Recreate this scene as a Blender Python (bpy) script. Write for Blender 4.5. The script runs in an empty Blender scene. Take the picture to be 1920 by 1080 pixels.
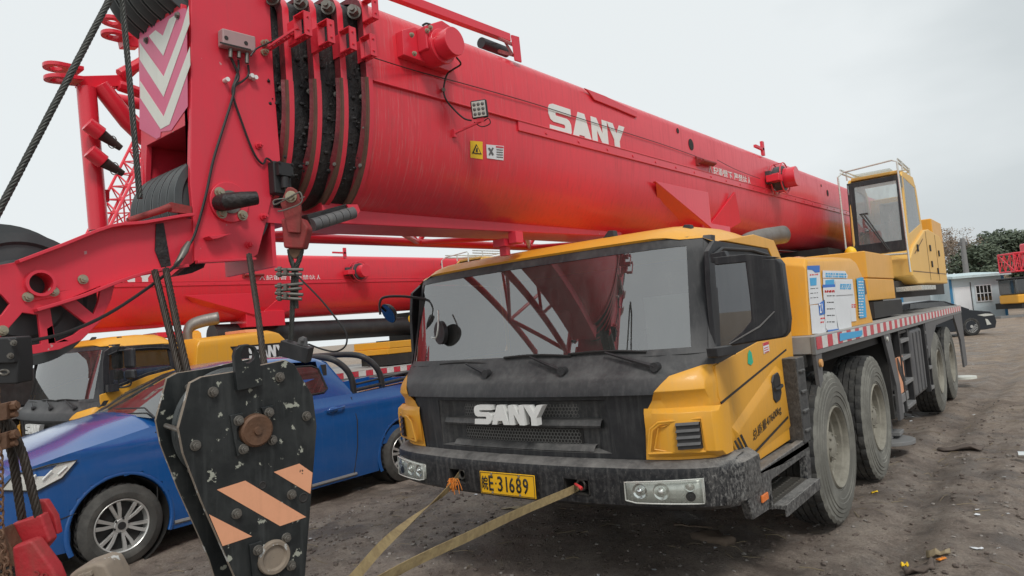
import bpy, bmesh, math, random
from mathutils import Vector, Matrix, noise
from mathutils.geometry import tessellate_polygon
random.seed(7)
V = Vector
scene = bpy.context.scene
COL = scene.collection
PI = math.pi

# ------------------------------------------------------------------ camera
CAM = V((2.77, -3.3133, 1.6243)); YAW, PITCH, ROLL, F = -0.6732, 0.0611, -0.083, 1276.9155
FW = V((math.sin(YAW)*math.cos(PITCH), math.cos(YAW)*math.cos(PITCH), math.sin(PITCH)))
_r0 = V((math.cos(YAW), -math.sin(YAW), 0)); _u0 = _r0.cross(FW)
RT = _r0*math.cos(ROLL) + _u0*math.sin(ROLL); UP = -_r0*math.sin(ROLL) + _u0*math.cos(ROLL)

def at(px, py, **k):
    """point of a real plane seen at a place of the reference photo"""
    d = FW + RT*((px-960)/F) - UP*((py-540)/F)
    for n, v in k.items():
        if n == 'd': return CAM + d*v
        if n == 'pl':
            p0, nn = v
            return CAM + d*((p0-CAM).dot(nn)/d.dot(nn))
        i = 'xyz'.index(n)
        return CAM + d*((v-CAM[i])/d[i])
def ats(pts, **k): return [at(a, b, **k) for a, b in pts]

cd = bpy.data.cameras.new('camera'); cam = bpy.data.objects.new('camera', cd); COL.objects.link(cam)
m = Matrix((RT, UP, -FW)).transposed().to_4x4(); m.translation = CAM
cam.matrix_world = m; cd.sensor_width = 36; cd.lens = F/1920*36; cd.clip_end = 3000; cd.clip_start = .05
scene.camera = cam

# ------------------------------------------------------------------ materials
def newmat(name):
    m = bpy.data.materials.new(name); m.use_nodes = True
    nt = m.node_tree; b = nt.nodes['Principled BSDF']
    return m, nt, b
def ramp(nt, fac, stops):
    r = nt.nodes.new('ShaderNodeValToRGB'); e = r.color_ramp.elements
    while len(e) < len(stops): e.new(.5)
    for i, (p, c) in enumerate(stops):
        e[i].position = p; e[i].color = (*c, 1) if len(c) == 3 else c
    nt.links.new(fac, r.inputs[0]); return r.outputs[0]
def noise_n(nt, scale, detail=5, rough=.6, stretch=None, coord='Object'):
    tc = nt.nodes.new('ShaderNodeTexCoord'); n = nt.nodes.new('ShaderNodeTexNoise')
    n.inputs['Scale'].default_value = scale; n.inputs['Detail'].default_value = detail
    n.inputs['Roughness'].default_value = rough
    if stretch:
        mp = nt.nodes.new('ShaderNodeMapping'); mp.inputs['Scale'].default_value = stretch
        nt.links.new(tc.outputs[coord], mp.inputs[0]); nt.links.new(mp.outputs[0], n.inputs['Vector'])
    else: nt.links.new(tc.outputs[coord], n.inputs['Vector'])
    return n.outputs['Fac']
def mixc(nt, fac, a, b):
    n = nt.nodes.new('ShaderNodeMix'); n.data_type = 'RGBA'
    for s, v in ((0, fac), (6, a), (7, b)):
        if hasattr(v, 'is_output') or isinstance(v, bpy.types.NodeSocket): nt.links.new(v, n.inputs[s])
        elif isinstance(v, tuple): n.inputs[s].default_value = (*v, 1)
        else: n.inputs[s].default_value = v
    return n.outputs[2]
def mulf(nt, a, b, op='MULTIPLY'):
    n = nt.nodes.new('ShaderNodeMath'); n.operation = op; n.use_clamp = True
    for i, v in enumerate((a, b)):
        if isinstance(v, bpy.types.NodeSocket): nt.links.new(v, n.inputs[i])
        else: n.inputs[i].default_value = v
    return n.outputs[0]
def paint(name, col, rough=.35, metal=0, dirt=(.18, .15, .12), amount=.3, streak=.3, coat=0, bump=0, vary=.12, dscale=4, chips=0, chipcol=(.5,.5,.48), top=0, scratch=0, splash=0):
    """paint / metal / rubber with patches of dirt, run-down streaks, chips and fine variation"""
    m, nt, b = newmat(name)
    c = mixc(nt, noise_n(nt, 1.7, 4), tuple(x*(1-vary) for x in col), tuple(min(1, x*(1+vary)) for x in col))
    r = None
    if amount:
        f = ramp(nt, noise_n(nt, dscale, 8, .7), [(.45, (0, 0, 0)), (.78, (1, 1, 1))])
        f = mulf(nt, f, amount); c = mixc(nt, f, c, dirt); r = f
    if streak:
        f = ramp(nt, noise_n(nt, 1, 6, .65, (34, 34, 1.6)), [(.5, (0, 0, 0)), (.72, (1, 1, 1))])
        f = mulf(nt, f, streak); c = mixc(nt, f, c, dirt)
        r = f if r is None else mulf(nt, r, f, 'ADD')
    if top:      # dust settled on upward faces
        gn = nt.nodes.new('ShaderNodeNewGeometry'); sp = nt.nodes.new('ShaderNodeSeparateXYZ'); nt.links.new(gn.outputs['Normal'], sp.inputs[0])
        f = ramp(nt, sp.outputs[2], [(.25, (0, 0, 0)), (.8, (1, 1, 1))]); f = mulf(nt, f, ramp(nt, noise_n(nt, 7, 7, .7), [(.3, (.25, .25, .25)), (.65, (1, 1, 1))])); f = mulf(nt, f, top)
        c = mixc(nt, f, c, tuple(min(1, x*1.35) for x in dirt)); r = f if r is None else mulf(nt, r, f, 'ADD')
    if splash:   # pale mud spray thrown up near the front wheels
        tcn = nt.nodes.new('ShaderNodeTexCoord'); sp = nt.nodes.new('ShaderNodeSeparateXYZ'); nt.links.new(tcn.outputs['Object'], sp.inputs[0]); ab = nt.nodes.new('ShaderNodeMath'); ab.operation = 'ABSOLUTE'; nt.links.new(sp.outputs[0], ab.inputs[0])
        mk = nt.nodes.new('ShaderNodeMapRange'); mk.inputs[1].default_value = 1.12; mk.inputs[2].default_value = 1.35; mk.inputs[3].default_value = .0; mk.inputs[4].default_value = .13; nt.links.new(ab.outputs[0], mk.inputs[0])
        s_ = nt.nodes.new('ShaderNodeMath'); s_.operation = 'ADD'; nt.links.new(noise_n(nt, 75, 8, .8, (1, 1, .5)), s_.inputs[0]); nt.links.new(mk.outputs[0], s_.inputs[1])
        f = ramp(nt, s_.outputs[0], [(.57, (0, 0, 0)), (.72, (1, 1, 1))]); c = mixc(nt, mulf(nt, f, splash), c, (.33, .32, .30)); r = f if r is None else mulf(nt, r, f, 'ADD')
    if scratch:  # fine rub marks running round the section near the collar
        tcn = nt.nodes.new('ShaderNodeTexCoord'); sp = nt.nodes.new('ShaderNodeSeparateXYZ'); nt.links.new(tcn.outputs['Object'], sp.inputs[0])
        mk = nt.nodes.new('ShaderNodeMapRange'); mk.inputs[1].default_value = .9; mk.inputs[2].default_value = -.9; nt.links.new(sp.outputs[1], mk.inputs[0])
        f = ramp(nt, noise_n(nt, 1, 4, .7, (3, 130, 5)), [(.55, (0, 0, 0)), (.68, (1, 1, 1))]); f = mulf(nt, mulf(nt, f, mk.outputs[0]), scratch); c = mixc(nt, f, c, (.62, .20, .20))
        f = ramp(nt, noise_n(nt, 1, 6, .7, (.8, .35, 2.5)), [(.45, (0, 0, 0)), (.7, (1, 1, 1))]); c = mixc(nt, mulf(nt, f, .22), c, (.50, .05, .06))
    if chips:
        f = ramp(nt, noise_n(nt, 22, 5, .6), [(.64-chips*.08, (0, 0, 0)), (.66-chips*.08, (1, 1, 1))])
        c = mixc(nt, f, c, chipcol)
    nt.links.new(c, b.inputs['Base Color'])
    if r is not None:
        rr = nt.nodes.new('ShaderNodeMapRange'); rr.inputs[3].default_value = rough; rr.inputs[4].default_value = .85
        nt.links.new(r, rr.inputs[0]); nt.links.new(rr.outputs[0], b.inputs['Roughness'])
    else: b.inputs['Roughness'].default_value = rough
    b.inputs['Metallic'].default_value = metal
    b.inputs['Coat Weight'].default_value = coat; b.inputs['Coat Roughness'].default_value = .12
    if bump:
        bn = nt.nodes.new('ShaderNodeBump'); bn.inputs['Strength'].default_value = bump; bn.inputs['Distance'].default_value = .01
        nt.links.new(noise_n(nt, 40, 6), bn.inputs['Height']); nt.links.new(bn.outputs[0], b.inputs['Normal'])
    return m
def plain(name, col, rough=.5, metal=0, spec=.5):
    m, nt, b = newmat(name); b.inputs['Base Color'].default_value = (*col, 1)
    b.inputs['Roughness'].default_value = rough; b.inputs['Metallic'].default_value = metal
    b.inputs['Specular IOR Level'].default_value = spec; return m
def glass(name, tint=(.55, .6, .6), refl=1.0, dust=.1, dustcol=(.4, .4, .38), ior=1.9):
    m, nt, b = newmat(name); nt.nodes.remove(b); out = nt.nodes['Material Output']
    tr = nt.nodes.new('ShaderNodeBsdfTransparent'); tr.inputs[0].default_value = (*tint, 1)
    gl = nt.nodes.new('ShaderNodeBsdfGlossy'); gl.inputs['Roughness'].default_value = .015
    fr = nt.nodes.new('ShaderNodeFresnel'); fr.inputs[0].default_value = ior
    mx = nt.nodes.new('ShaderNodeMixShader'); f = mulf(nt, fr.outputs[0], refl)
    nt.links.new(f, mx.inputs[0]); nt.links.new(tr.outputs[0], mx.inputs[1]); nt.links.new(gl.outputs[0], mx.inputs[2])
    df = nt.nodes.new('ShaderNodeBsdfDiffuse'); df.inputs[0].default_value = (*dustcol, 1)
    m2 = nt.nodes.new('ShaderNodeMixShader')
    f2 = mulf(nt, ramp(nt, noise_n(nt, 1, 7, .7, (9, 9, 3)), [(.35, (.3, .3, .3)), (.75, (1, 1, 1))]), dust)
    nt.links.new(f2, m2.inputs[0]); nt.links.new(mx.outputs[0], m2.inputs[1]); nt.links.new(df.outputs[0], m2.inputs[2])
    nt.links.new(m2.outputs[0], out.inputs[0]); return m

def tapemat():
    m, nt, b = newmat('red_white_tape'); tc = nt.nodes.new('ShaderNodeTexCoord'); s = nt.nodes.new('ShaderNodeSeparateXYZ'); nt.links.new(tc.outputs['Object'], s.inputs[0])
    q = nt.nodes.new('ShaderNodeMath'); q.operation = 'PINGPONG'; nt.links.new(s.outputs[1], q.inputs[0]); q.inputs[1].default_value = .15
    g = nt.nodes.new('ShaderNodeMath'); g.operation = 'GREATER_THAN'; nt.links.new(q.outputs[0], g.inputs[0]); g.inputs[1].default_value = .075
    c = mixc(nt, g.outputs[0], (.72, .72, .69), (.60, .03, .06)); c = mixc(nt, mulf(nt, ramp(nt, noise_n(nt, 30, 6), [(.45, (0, 0, 0)), (.7, (1, 1, 1))]), .4), c, (.35, .31, .28))
    nt.links.new(c, b.inputs['Base Color']); b.inputs['Roughness'].default_value = .4; return m
M = dict(
 tape=tapemat(),
 red=paint('red_paint', (.74, .028, .052), .30, amount=.08, streak=.12, coat=.45, dirt=(.26, .06, .06), vary=.06),
 boomred=paint('red_boom_paint', (.74, .030, .050), .32, amount=.16, streak=.28, coat=.2, dirt=(.30, .07, .07), vary=.08, scratch=.6),
 redhead=paint('red_paint_worn', (.72, .034, .062), .42, amount=.14, streak=.12, coat=.1, dirt=(.30, .09, .09), chips=-.75, chipcol=(.55, .3, .3), vary=.07),
 redrust=paint('red_rusty', (.30, .03, .03), .55, amount=.7, streak=.5, dirt=(.11, .05, .035), dscale=9, bump=.3),
 redgrease=paint('red_greasy', (.20, .02, .028), .5, amount=.95, streak=.6, dirt=(.022, .018, .016), dscale=5, bump=.4),
 grease=paint('black_grease', (.012, .011, .012), .45, amount=.6, streak=.3, dirt=(.06, .05, .045), dscale=14, bump=.8),
 rubtrim=paint('worn_brown_edge', (.16, .085, .06), .5, metal=.3, amount=.6, streak=.4, dirt=(.06, .04, .03), dscale=12),
 pink=paint('faded_pink_reflective', (.68, .13, .24), .4, amount=.12, streak=.1, dirt=(.4, .1, .15)),
 cream=paint('cream_reflective', (.72, .73, .66), .4, amount=.12, streak=.15, dirt=(.4, .4, .34)),
 yel=paint('yellow_paint', (.80, .385, .032), .42, amount=.22, streak=.22, coat=.12, dirt=(.52, .33, .13), vary=.05),
 yelpale=paint('yellow_paint_faded', (.82, .49, .115), .45, amount=.2, streak=.25, dirt=(.7, .5, .25), vary=.06),
 blk=paint('black_plastic', (.014, .015, .018), .5, amount=.10, streak=.22, dirt=(.17, .17, .165), vary=.12, dscale=14, top=.45),
 blkdust=paint('dusty_black_plastic', (.026, .027, .029), .5, amount=.25, streak=.3, dirt=(.22, .215, .205), vary=.12, dscale=22, top=.4, splash=.22),
 meshgrey=paint('dusty_mesh', (.13, .13, .125), .6, amount=.5, streak=.2, dirt=(.25, .24, .22), dscale=12),
 redold=paint('old_red_enamel', (.42, .022, .03), .5, amount=.6, streak=.3, dirt=(.20, .07, .05), dscale=12, chips=-.6, chipcol=(.30, .17, .12), bump=.3),
 blkdirty=paint('black_paint_mud_splashed', (.010, .011, .014), .42, amount=.22, streak=.22, dirt=(.27, .26, .245), dscale=34, vary=.12, top=.5, splash=.6),
 blkclean=paint('black_metal', (.022, .022, .024), .45, amount=.3, streak=.2, dirt=(.10, .10, .10)),
 hook=paint('black_hook_paint', (.014, .017, .018), .42, amount=.45, streak=.4, dirt=(.075, .08, .078), chips=.05, chipcol=(.36, .37, .31), dscale=6),
 chipedge=paint('chipped_edge', (.27, .22, .17), .7, amount=.5, streak=.2, dirt=(.1, .09, .08), dscale=20, chips=.6),
 orange=paint('orange_reflective', (.84, .40, .23), .5, amount=.2, streak=.15, dirt=(.5, .22, .12), dscale=12, chips=-.35, chipcol=(.10, .06, .04)),
 gry=paint('grey_steel_paint', (.20, .20, .20), .55, amount=.4, streak=.4, dirt=(.30, .29, .27)),
 gryd=paint('dark_grey_steel', (.10, .10, .105), .5, amount=.5, streak=.5, dirt=(.22, .215, .20)),
 deck=paint('deck_steel', (.36, .35, .33), .6, amount=.5, streak=.0, dirt=(.22, .2, .17)),
 under=paint('dark_chassis', (.022, .021, .020), .7, amount=.5, streak=.2, dirt=(.06, .055, .045)),
 tyre=paint('dusty_rubber', (.14, .137, .12), .85, amount=.9, streak=0, dirt=(.29, .285, .25), dscale=3, bump=.3),
 cartyre=paint('car_tyre', (.055, .054, .050), .8, amount=.7, streak=0, dirt=(.17, .165, .15), dscale=4, bump=.2),
 tread=paint('tread_rubber', (.030, .030, .030), .85, amount=.7, streak=0, dirt=(.14, .135, .12), dscale=6, bump=.3),
 rim=paint('dusty_rim', (.27, .255, .21), .7, amount=.85, streak=.2, dirt=(.11, .10, .08), dscale=7),
 bolt=paint('zinc_bolt', (.42, .38, .28), .45, metal=.6, amount=.5, streak=0, dirt=(.2, .17, .12), dscale=30),
 steel=paint('worn_steel', (.22, .21, .19), .42, metal=.7, amount=.6, streak=.2, dirt=(.10, .07, .05), dscale=15),
 rust=paint('rusty_steel', (.16, .085, .05), .6, metal=.3, amount=.6, streak=.2, dirt=(.07, .05, .04), dscale=18, bump=.4),
 rope=paint('greasy_wire_rope', (.055, .057, .052), .42, metal=.5, amount=.5, streak=0, dirt=(.12, .12, .105), dscale=20),
 roped=paint('dark_wire_rope', (.035, .027, .021), .5, metal=.3, amount=.5, streak=0, dirt=(.09, .065, .045), dscale=25),
 nylon=paint('dark_grey_nylon', (.058, .066, .068), .42, amount=.35, streak=.0, dirt=(.11, .12, .12), dscale=7),
 nylonlip=paint('pale_nylon_lip', (.20, .22, .22), .45, amount=.35, streak=.0, dirt=(.1, .11, .11), dscale=7),
 cable=plain('black_cable', (.015, .015, .015), .5),
 strap=paint('webbing', (.34, .26, .13), .9, amount=.9, streak=0, dirt=(.14, .095, .05), dscale=16, bump=.6),
 frayed=paint('frayed_webbing', (.80, .27, .04), .9, amount=.3, streak=0, dirt=(.4, .15, .05), dscale=30),
 sensor=paint('grey_pink_box', (.42, .27, .27), .5, amount=.3, streak=.2, dirt=(.3, .25, .24)),
 white=paint('white_letters', (.78, .79, .77), .45, amount=.15, streak=.1, dirt=(.5, .5, .46)),
 whiteworn=paint('white_worn_paint', (.74, .70, .68), .6, amount=.25, streak=.1, dirt=(.62, .08, .1), dscale=40),
 tapered=plain('tape_red', (.60, .03, .06), .4),
 tapewhite=paint('tape_white', (.72, .72, .70), .4, amount=.2, streak=.1),
 plateyel=plain('plate_yellow', (.88, .48, .01), .4),
 ink=plain('black_ink', (.02, .02, .02), .5),
 chrome=plain('chrome', (.78, .79, .78), .12, 1),
 lampshell=paint('lamp_reflector_grey', (.70, .71, .66), .25, metal=.35, amount=.3, streak=.1, dirt=(.3, .3, .26), dscale=20),
 lampcore=plain('lamp_core', (.75, .76, .72), .1, .7),
 amber=plain('amber_lens', (.85, .22, .05), .25),
 amberdull=plain('dull_amber', (.72, .36, .12), .4),
 glassW=glass('windscreen_glass', (.55, .58, .56), 1.0, .10, (.50,.52,.50), 3.5),
 glassD=glass('tinted_glass', (.16, .17, .17), 1.0, .12, ior=2.3),
 glassC=glass('cab_glass', (.85, .88, .86), 1.0, .38, (.62, .66, .66), ior=2.6),  # strong pale dust layer also paints in the grey reflection on the panes
 lens=glass('clear_lens', (.95, .97, .96), .45, .05),
 mirror=plain('mirror_glass', (.35, .36, .36), .06, 1),
 inter=plain('dark_interior', (.03, .028, .027), .8),
 dash=plain('dash_grey', (.48, .49, .47), .7),
 seat=plain('seat_cloth', (.06, .055, .05), .9),
 paperW=paint('paper_white', (.76, .78, .80), .6, amount=.1, streak=.1, dirt=(.5, .52, .55)),
 paperB=paint('paper_blue', (.03, .17, .58), .55, amount=.1, streak=.0, dirt=(.3, .4, .6)),
 paperC=paint('paper_cyan', (.06, .40, .72), .55, amount=.2, streak=.0, dirt=(.3, .5, .6)),
 paperR=plain('paper_red', (.68, .05, .05), .6),
 label=plain('yellow_label', (.90, .58, .02), .5),
 exhaust=paint('exhaust_steel', (.26, .24, .22), .45, metal=.7, amount=.6, streak=.3, dirt=(.12, .10, .08)),
 blue=paint('blue_car_paint', (.010, .088, .30), .16, amount=.14, streak=.10, coat=.8, dirt=(.10, .16, .34), vary=.05),
 carblk=plain('black_car_paint', (.012, .013, .016), .15),
 plastic=plain('black_plastic_trim', (.02, .02, .021), .6),
 alloy=paint('alloy', (.62, .62, .60), .3, metal=.6, amount=.3, streak=0, dirt=(.3, .29, .26), dscale=12),
 green=paint('lime_paint', (.30, .62, .05), .45, amount=.2, streak=.1),
)

# ------------------------------------------------------------------ mesh builder
class MB:
    def __init__(s): s.bm = bmesh.new(); s.mi = 0
    def _f(s, vs):
        try: f = s.bm.faces.new(vs); f.material_index = s.mi; return f
        except ValueError: return None
    def v(s, p): return s.bm.verts.new(p)
    def box(s, x0, x1, y0, y1, z0, z1): return s.obox(V(((x0+x1)/2, (y0+y1)/2, (z0+z1)/2)), V((abs(x1-x0)/2, 0, 0)), V((0, abs(y1-y0)/2, 0)), V((0, 0, abs(z1-z0)/2)))
    def obox(s, c, a, b, d):
        q = [s.v(c+a*i+b*j+d*k) for i in (-1, 1) for j in (-1, 1) for k in (-1, 1)]
        for f in ((0, 1, 3, 2), (4, 6, 7, 5), (0, 4, 5, 1), (2, 3, 7, 6), (0, 2, 6, 4), (1, 5, 7, 3)): s._f([q[i] for i in f])
        return s
    def prism(s, pts, vec, holes=()):
        vec = V(vec)
        loops = [list(map(V, pts))]+[list(map(V, h)) for h in holes]
        flat = [p for l in loops for p in l]
        A = [s.v(p) for p in flat]; B = [s.v(p+vec) for p in flat]
        if len(loops) == 1: s._f(A); s._f(B[::-1])
        else:
            for t in tessellate_polygon(loops): s._f([A[i] for i in t]); s._f([B[i] for i in reversed(t)])
        o = 0
        for l in loops:
            n = len(l)
            for i in range(n):
                j = (i+1) % n; s._f([A[o+j], A[o+i], B[o+i], B[o+j]])
            o += n
        return s
    def cyl(s, p0, p1, r0, r1=None, n=20, caps=True):
        p0, p1 = V(p0), V(p1); r1 = r0 if r1 is None else r1
        ax = (p1-p0).normalized(); a = ax.orthogonal().normalized(); b = ax.cross(a)
        R = [[s.v(p+(a*math.cos(2*PI*i/n)+b*math.sin(2*PI*i/n))*r) for i in range(n)] for p, r in ((p0, r0), (p1, r1))]
        for i in range(n): s._f([R[0][i], R[0][(i+1) % n], R[1][(i+1) % n], R[1][i]])
        if caps: s._f(R[0][::-1]); s._f(R[1])
        return s
    def tube(s, pts, r, n=8, caps=True):
        pts = [V(p) for p in pts]; rs = r if isinstance(r, (list, tuple)) else [r]*len(pts)
        prev = None; rings = []
        for i, p in enumerate(pts):
            t = (pts[min(i+1, len(pts)-1)]-pts[max(i-1, 0)]).normalized()
            if prev is None: a = t.orthogonal().normalized()
            else:
                a = prev - t*prev.dot(t)
                a = a.normalized() if a.length > 1e-6 else t.orthogonal().normalized()
            prev = a; b = t.cross(a)
            rings.append([s.v(p+(a*math.cos(2*PI*k/n)+b*math.sin(2*PI*k/n))*rs[i]) for k in range(n)])
        for A, B in zip(rings, rings[1:]):
            for k in range(n): s._f([A[k], A[(k+1) % n], B[(k+1) % n], B[k]])
        if caps: s._f(rings[0][::-1]); s._f(rings[-1])
        return s
    def lathe(s, prof, c, ax, n=48, fn=None):
        """prof: (radius, height along ax)"""
        c = V(c); ax = V(ax).normalized(); a = ax.orthogonal().normalized(); b = ax.cross(a); rings = []
        for j, (r, h) in enumerate(prof):
            ring = []
            for i in range(n):
                rr = r+(fn(i, j) if fn else 0); th = 2*PI*i/n
                ring.append(s.v(c+ax*h+(a*math.cos(th)+b*math.sin(th))*rr))
            rings.append(ring)
        for A, B in zip(rings, rings[1:]):
            for k in range(n): s._f([A[k], A[(k+1) % n], B[(k+1) % n], B[k]])
        return s
    def grid(s, rows, skip=None, mi=None):
        G = [[s.v(p) for p in r] for r in rows]
        for i in range(len(G)-1):
            for j in range(len(G[0])-1):
                if skip and skip(i, j): continue
                f = s._f([G[i][j], G[i][j+1], G[i+1][j+1], G[i+1][j]])
                if f and mi: f.material_index = mi(i, j)
        return s
    def sphere(s, c, r, sc=(1, 1, 1), u=16, w=10):
        mt = Matrix.Translation(V(c)) @ Matrix.Diagonal((r*sc[0], r*sc[1], r*sc[2], 1))
        g = bmesh.ops.create_uvsphere(s.bm, u_segments=u, v_segments=w, radius=1, matrix=mt)
        for v in g['verts']:
            for f in v.link_faces: f.material_index = s.mi
        return s
    def bolt(s, p, nrm, r=.012, h=.008):
        nrm = V(nrm).normalized(); p = V(p)
        s.cyl(p, p+nrm*h*.3, r*1.35, n=14); s.cyl(p+nrm*h*.3, p+nrm*h, r, n=6); s.cyl(p+nrm*h, p+nrm*h*1.25, r*.5, n=8); return s
    def done(s, name, mats, parent=None, bevel=0, smooth=38, solid=0, cat=None, label=None, group=None, kind=None, seg=2):
        while parent is not None and parent.parent is not None and parent.parent.parent is not None: parent = parent.parent
        bm = s.bm
        bmesh.ops.remove_doubles(bm, verts=bm.verts, dist=1e-5)
        bmesh.ops.recalc_face_normals(bm, faces=bm.faces)
        off = V((0, 0, 0))
        if parent is None:
            vs = [v.co for v in bm.verts]
            off = V((sum(v.x for v in vs)/len(vs), sum(v.y for v in vs)/len(vs), min(v.z for v in vs)))
            if kind == 'structure': off = V((0, 0, 0))
        else:
            off = V(OFFS.get(parent.name, (0, 0, 0)))
        bmesh.ops.translate(bm, verts=bm.verts, vec=-off)
        me = bpy.data.meshes.new(name); bm.to_mesh(me); bm.free()
        for mm in (mats if isinstance(mats, (list, tuple)) else [mats]): me.materials.append(M[mm] if isinstance(mm, str) else mm)
        if smooth: me.shade_smooth(); me.set_sharp_from_angle(angle=math.radians(smooth))
        o = bpy.data.objects.new(name, me); COL.objects.link(o)
        if parent is None: o.location = off
        else:
            o.parent = parent; OFFS[o.name] = off
        if solid:
            md = o.modifiers.new('thickness', 'SOLIDIFY'); md.thickness = solid; md.offset = 0
        if bevel:
            md = o.modifiers.new('bevel', 'BEVEL'); md.width = bevel; md.segments = seg; md.limit_method = 'ANGLE'; md.angle_limit = math.radians(35)
            md.harden_normals = True
        tag(o, label, cat, group, kind)
        return o
OFFS = {}
def tag(o, label=None, cat=None, group=None, kind=None):
    for k, v in (('label', label), ('category', cat), ('group', group), ('kind', kind)):
        if v: o[k] = v
def thing(name, loc, label, cat, group=None, local=False, scale=1):
    o = bpy.data.objects.new(name, None); COL.objects.link(o); o.location = loc; o.empty_display_size = .2
    o.scale = (scale,)*3
    OFFS[o.name] = (0, 0, 0) if local else tuple(loc)
    tag(o, label, cat, group); return o
def text(body, origin, right, up, height, mat, name, parent, extrude=.002, width=None, bold=0, align='LEFT', shear=0):
    cu = bpy.data.curves.new('t', 'FONT'); cu.body = body; cu.size = 1; cu.extrude = 0; cu.offset = bold
    cu.resolution_u = 3; cu.shear = shear
    to = bpy.data.objects.new('t', cu); COL.objects.link(to)
    dg = bpy.context.evaluated_depsgraph_get(); me = bpy.data.meshes.new_from_object(to.evaluated_get(dg))
    bpy.data.objects.remove(to)
    bm = bmesh.new(); bm.from_mesh(me)
    xs = [v.co.x for v in bm.verts]; ys = [v.co.y for v in bm.verts]
    x0, x1, y0, y1 = min(xs), max(xs), min(ys), max(ys)
    right = V(right).normalized(); up = V(up).normalized(); n = right.cross(up).normalized()
    sy = height/(y1-y0); sx = sy if width is None else width/(x1-x0)
    for v in bm.verts: v.co = V(origin)+right*(v.co.x-x0)*sx+up*(v.co.y-y0)*sy+n*extrude
    out = MB(); out.bm.free(); out.bm = bm
    for f in bm.faces: f.material_index = 0
    g = bmesh.ops.extrude_face_region(bm, geom=bm.faces[:])
    bmesh.ops.translate(bm, verts=[e for e in g['geom'] if isinstance(e, bmesh.types.BMVert)], vec=-n*extrude*.9)
    return out.done(name, mat, parent, smooth=0)
# block capitals of the maker's word mark, unit height, total width about 4.6
LOGO = {
 'S': [(1.30, 1), (.28, 1), (.10, .94), (.02, .80), (.02, .62), (.10, .46), (.26, .40), (.86, .40), (.90, .36), (.90, .30), (.86, .27), (.04, .27), (0, 0), (1.0, 0), (1.16, .06), (1.26, .20), (1.26, .46), (1.18, .58), (1.04, .63), (.44, .63), (.40, .66), (.40, .71), (.44, .74), (1.30, .74)],
 'A': [(0, 0), (.46, 1), (.86, 1), (1.24, 0), (.84, 0), (.76, .20), (.44, .20), (.36, 0)],
 'N': [(0, 0), (0, 1), (.36, 1), (.72, .46), (.72, 1), (1.06, 1), (1.06, 0), (.72, 0), (.34, .56), (.34, 0)],
 'Y': [(.44, 0), (.44, .38), (0, 1), (.42, 1), (.64, .64), (.88, 1), (1.28, 1), (.82, .38), (.82, 0)]}
def logo(origin, right, up, width, height, depth, mat, name, parent, shear=0):
    mb = MB(); right = V(right).normalized(); up = V(up).normalized(); n = right.cross(up).normalized(); x = 0; tot = 1.30+1.24+1.06+1.28+.04
    for ch, w in (('S', 1.28), ('A', 1.26), ('N', 1.06), ('Y', 1.28)):
        mb.prism([V(origin)+right*((x+a+shear*b)*width/tot)+up*(b*height) for a, b in LOGO[ch]], n*depth); x += w
    return mb.done(name, mat, parent, smooth=0, bevel=min(.003, depth*.3) if depth > .008 else 0)
def rope(pts, r, name, mat, parent=None, strands=6, pitch=9, **k):
    """laid wire rope: strands twisted round a polyline"""
    P = [V(p) for p in pts]; L = [0]
    for a, b in zip(P, P[1:]): L.append(L[-1]+(b-a).length)
    n = max(8, int(L[-1]/(r*1.1))); n = min(n, 420)
    def pos(t):
        for i in range(len(P)-1):
            if t <= L[i+1] or i == len(P)-2: return P[i].lerp(P[i+1], (t-L[i])/(L[i+1]-L[i]))
    C = [pos(L[-1]*i/n) for i in range(n+1)]
    mb = MB(); a = None; fr = []
    for i, p in enumerate(C):
        t = (C[min(i+1, n)]-C[max(i-1, 0)]).normalized()
        a = t.orthogonal().normalized() if a is None else (a-t*a.dot(t)).normalized()
        fr.append((a.copy(), t.cross(a)))
    for s_ in range(strands):
        q = []
        for i, p in enumerate(C):
            th = 2*PI*s_/strands + (L[-1]*i/n)/(r*pitch)*2*PI
            q.append(p+(fr[i][0]*math.cos(th)+fr[i][1]*math.sin(th))*r*.62)
        mb.tube(q, r*.38, n=6)
    return mb.done(name, mat, parent, smooth=60, **k)
def smoothpts(pts, n=6):
    """Catmull-Rom through points"""
    P = [V(p) for p in pts]; out = []
    for i in range(len(P)-1):
        p0, p1, p2, p3 = P[max(i-1, 0)], P[i], P[i+1], P[min(i+2, len(P)-1)]
        for k in range(n):
            t = k/n
            out.append(.5*((2*p1)+(p2-p0)*t+(2*p0-5*p1+4*p2-p3)*t*t+(3*p1-p0-3*p2+p3)*t**3))
    return out+[P[-1]]
# ------------------------------------------------------------------ truck crane
def interp(tab, x):
    if x <= tab[0][0]: return tab[0][1]
    for (a, b), (c, d) in zip(tab, tab[1:]):
        if x <= c: return b+(d-b)*(x-a)/(c-a)
    return tab[-1][1]
def planc(x):
    x = abs(x)
    return .09*x*x if x < .95 else .081+.17*(x-.95)+1.3*(x-.95)**2
PROF = [(.84, .06), (1.20, .04), (1.205, -.005), (1.285, .02), (1.345, .085), (1.41, .13), (1.43, .15), (2.06, .31), (2.085, .33)]
def fy(x, z, o=0): return interp(PROF, z)+planc(x)+o
HX = [(.84, .885), (1.0, .90), (1.12, .925), (1.22, .99), (1.30, 1.06), (1.345, 1.20)]
CW = 1.25

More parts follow.
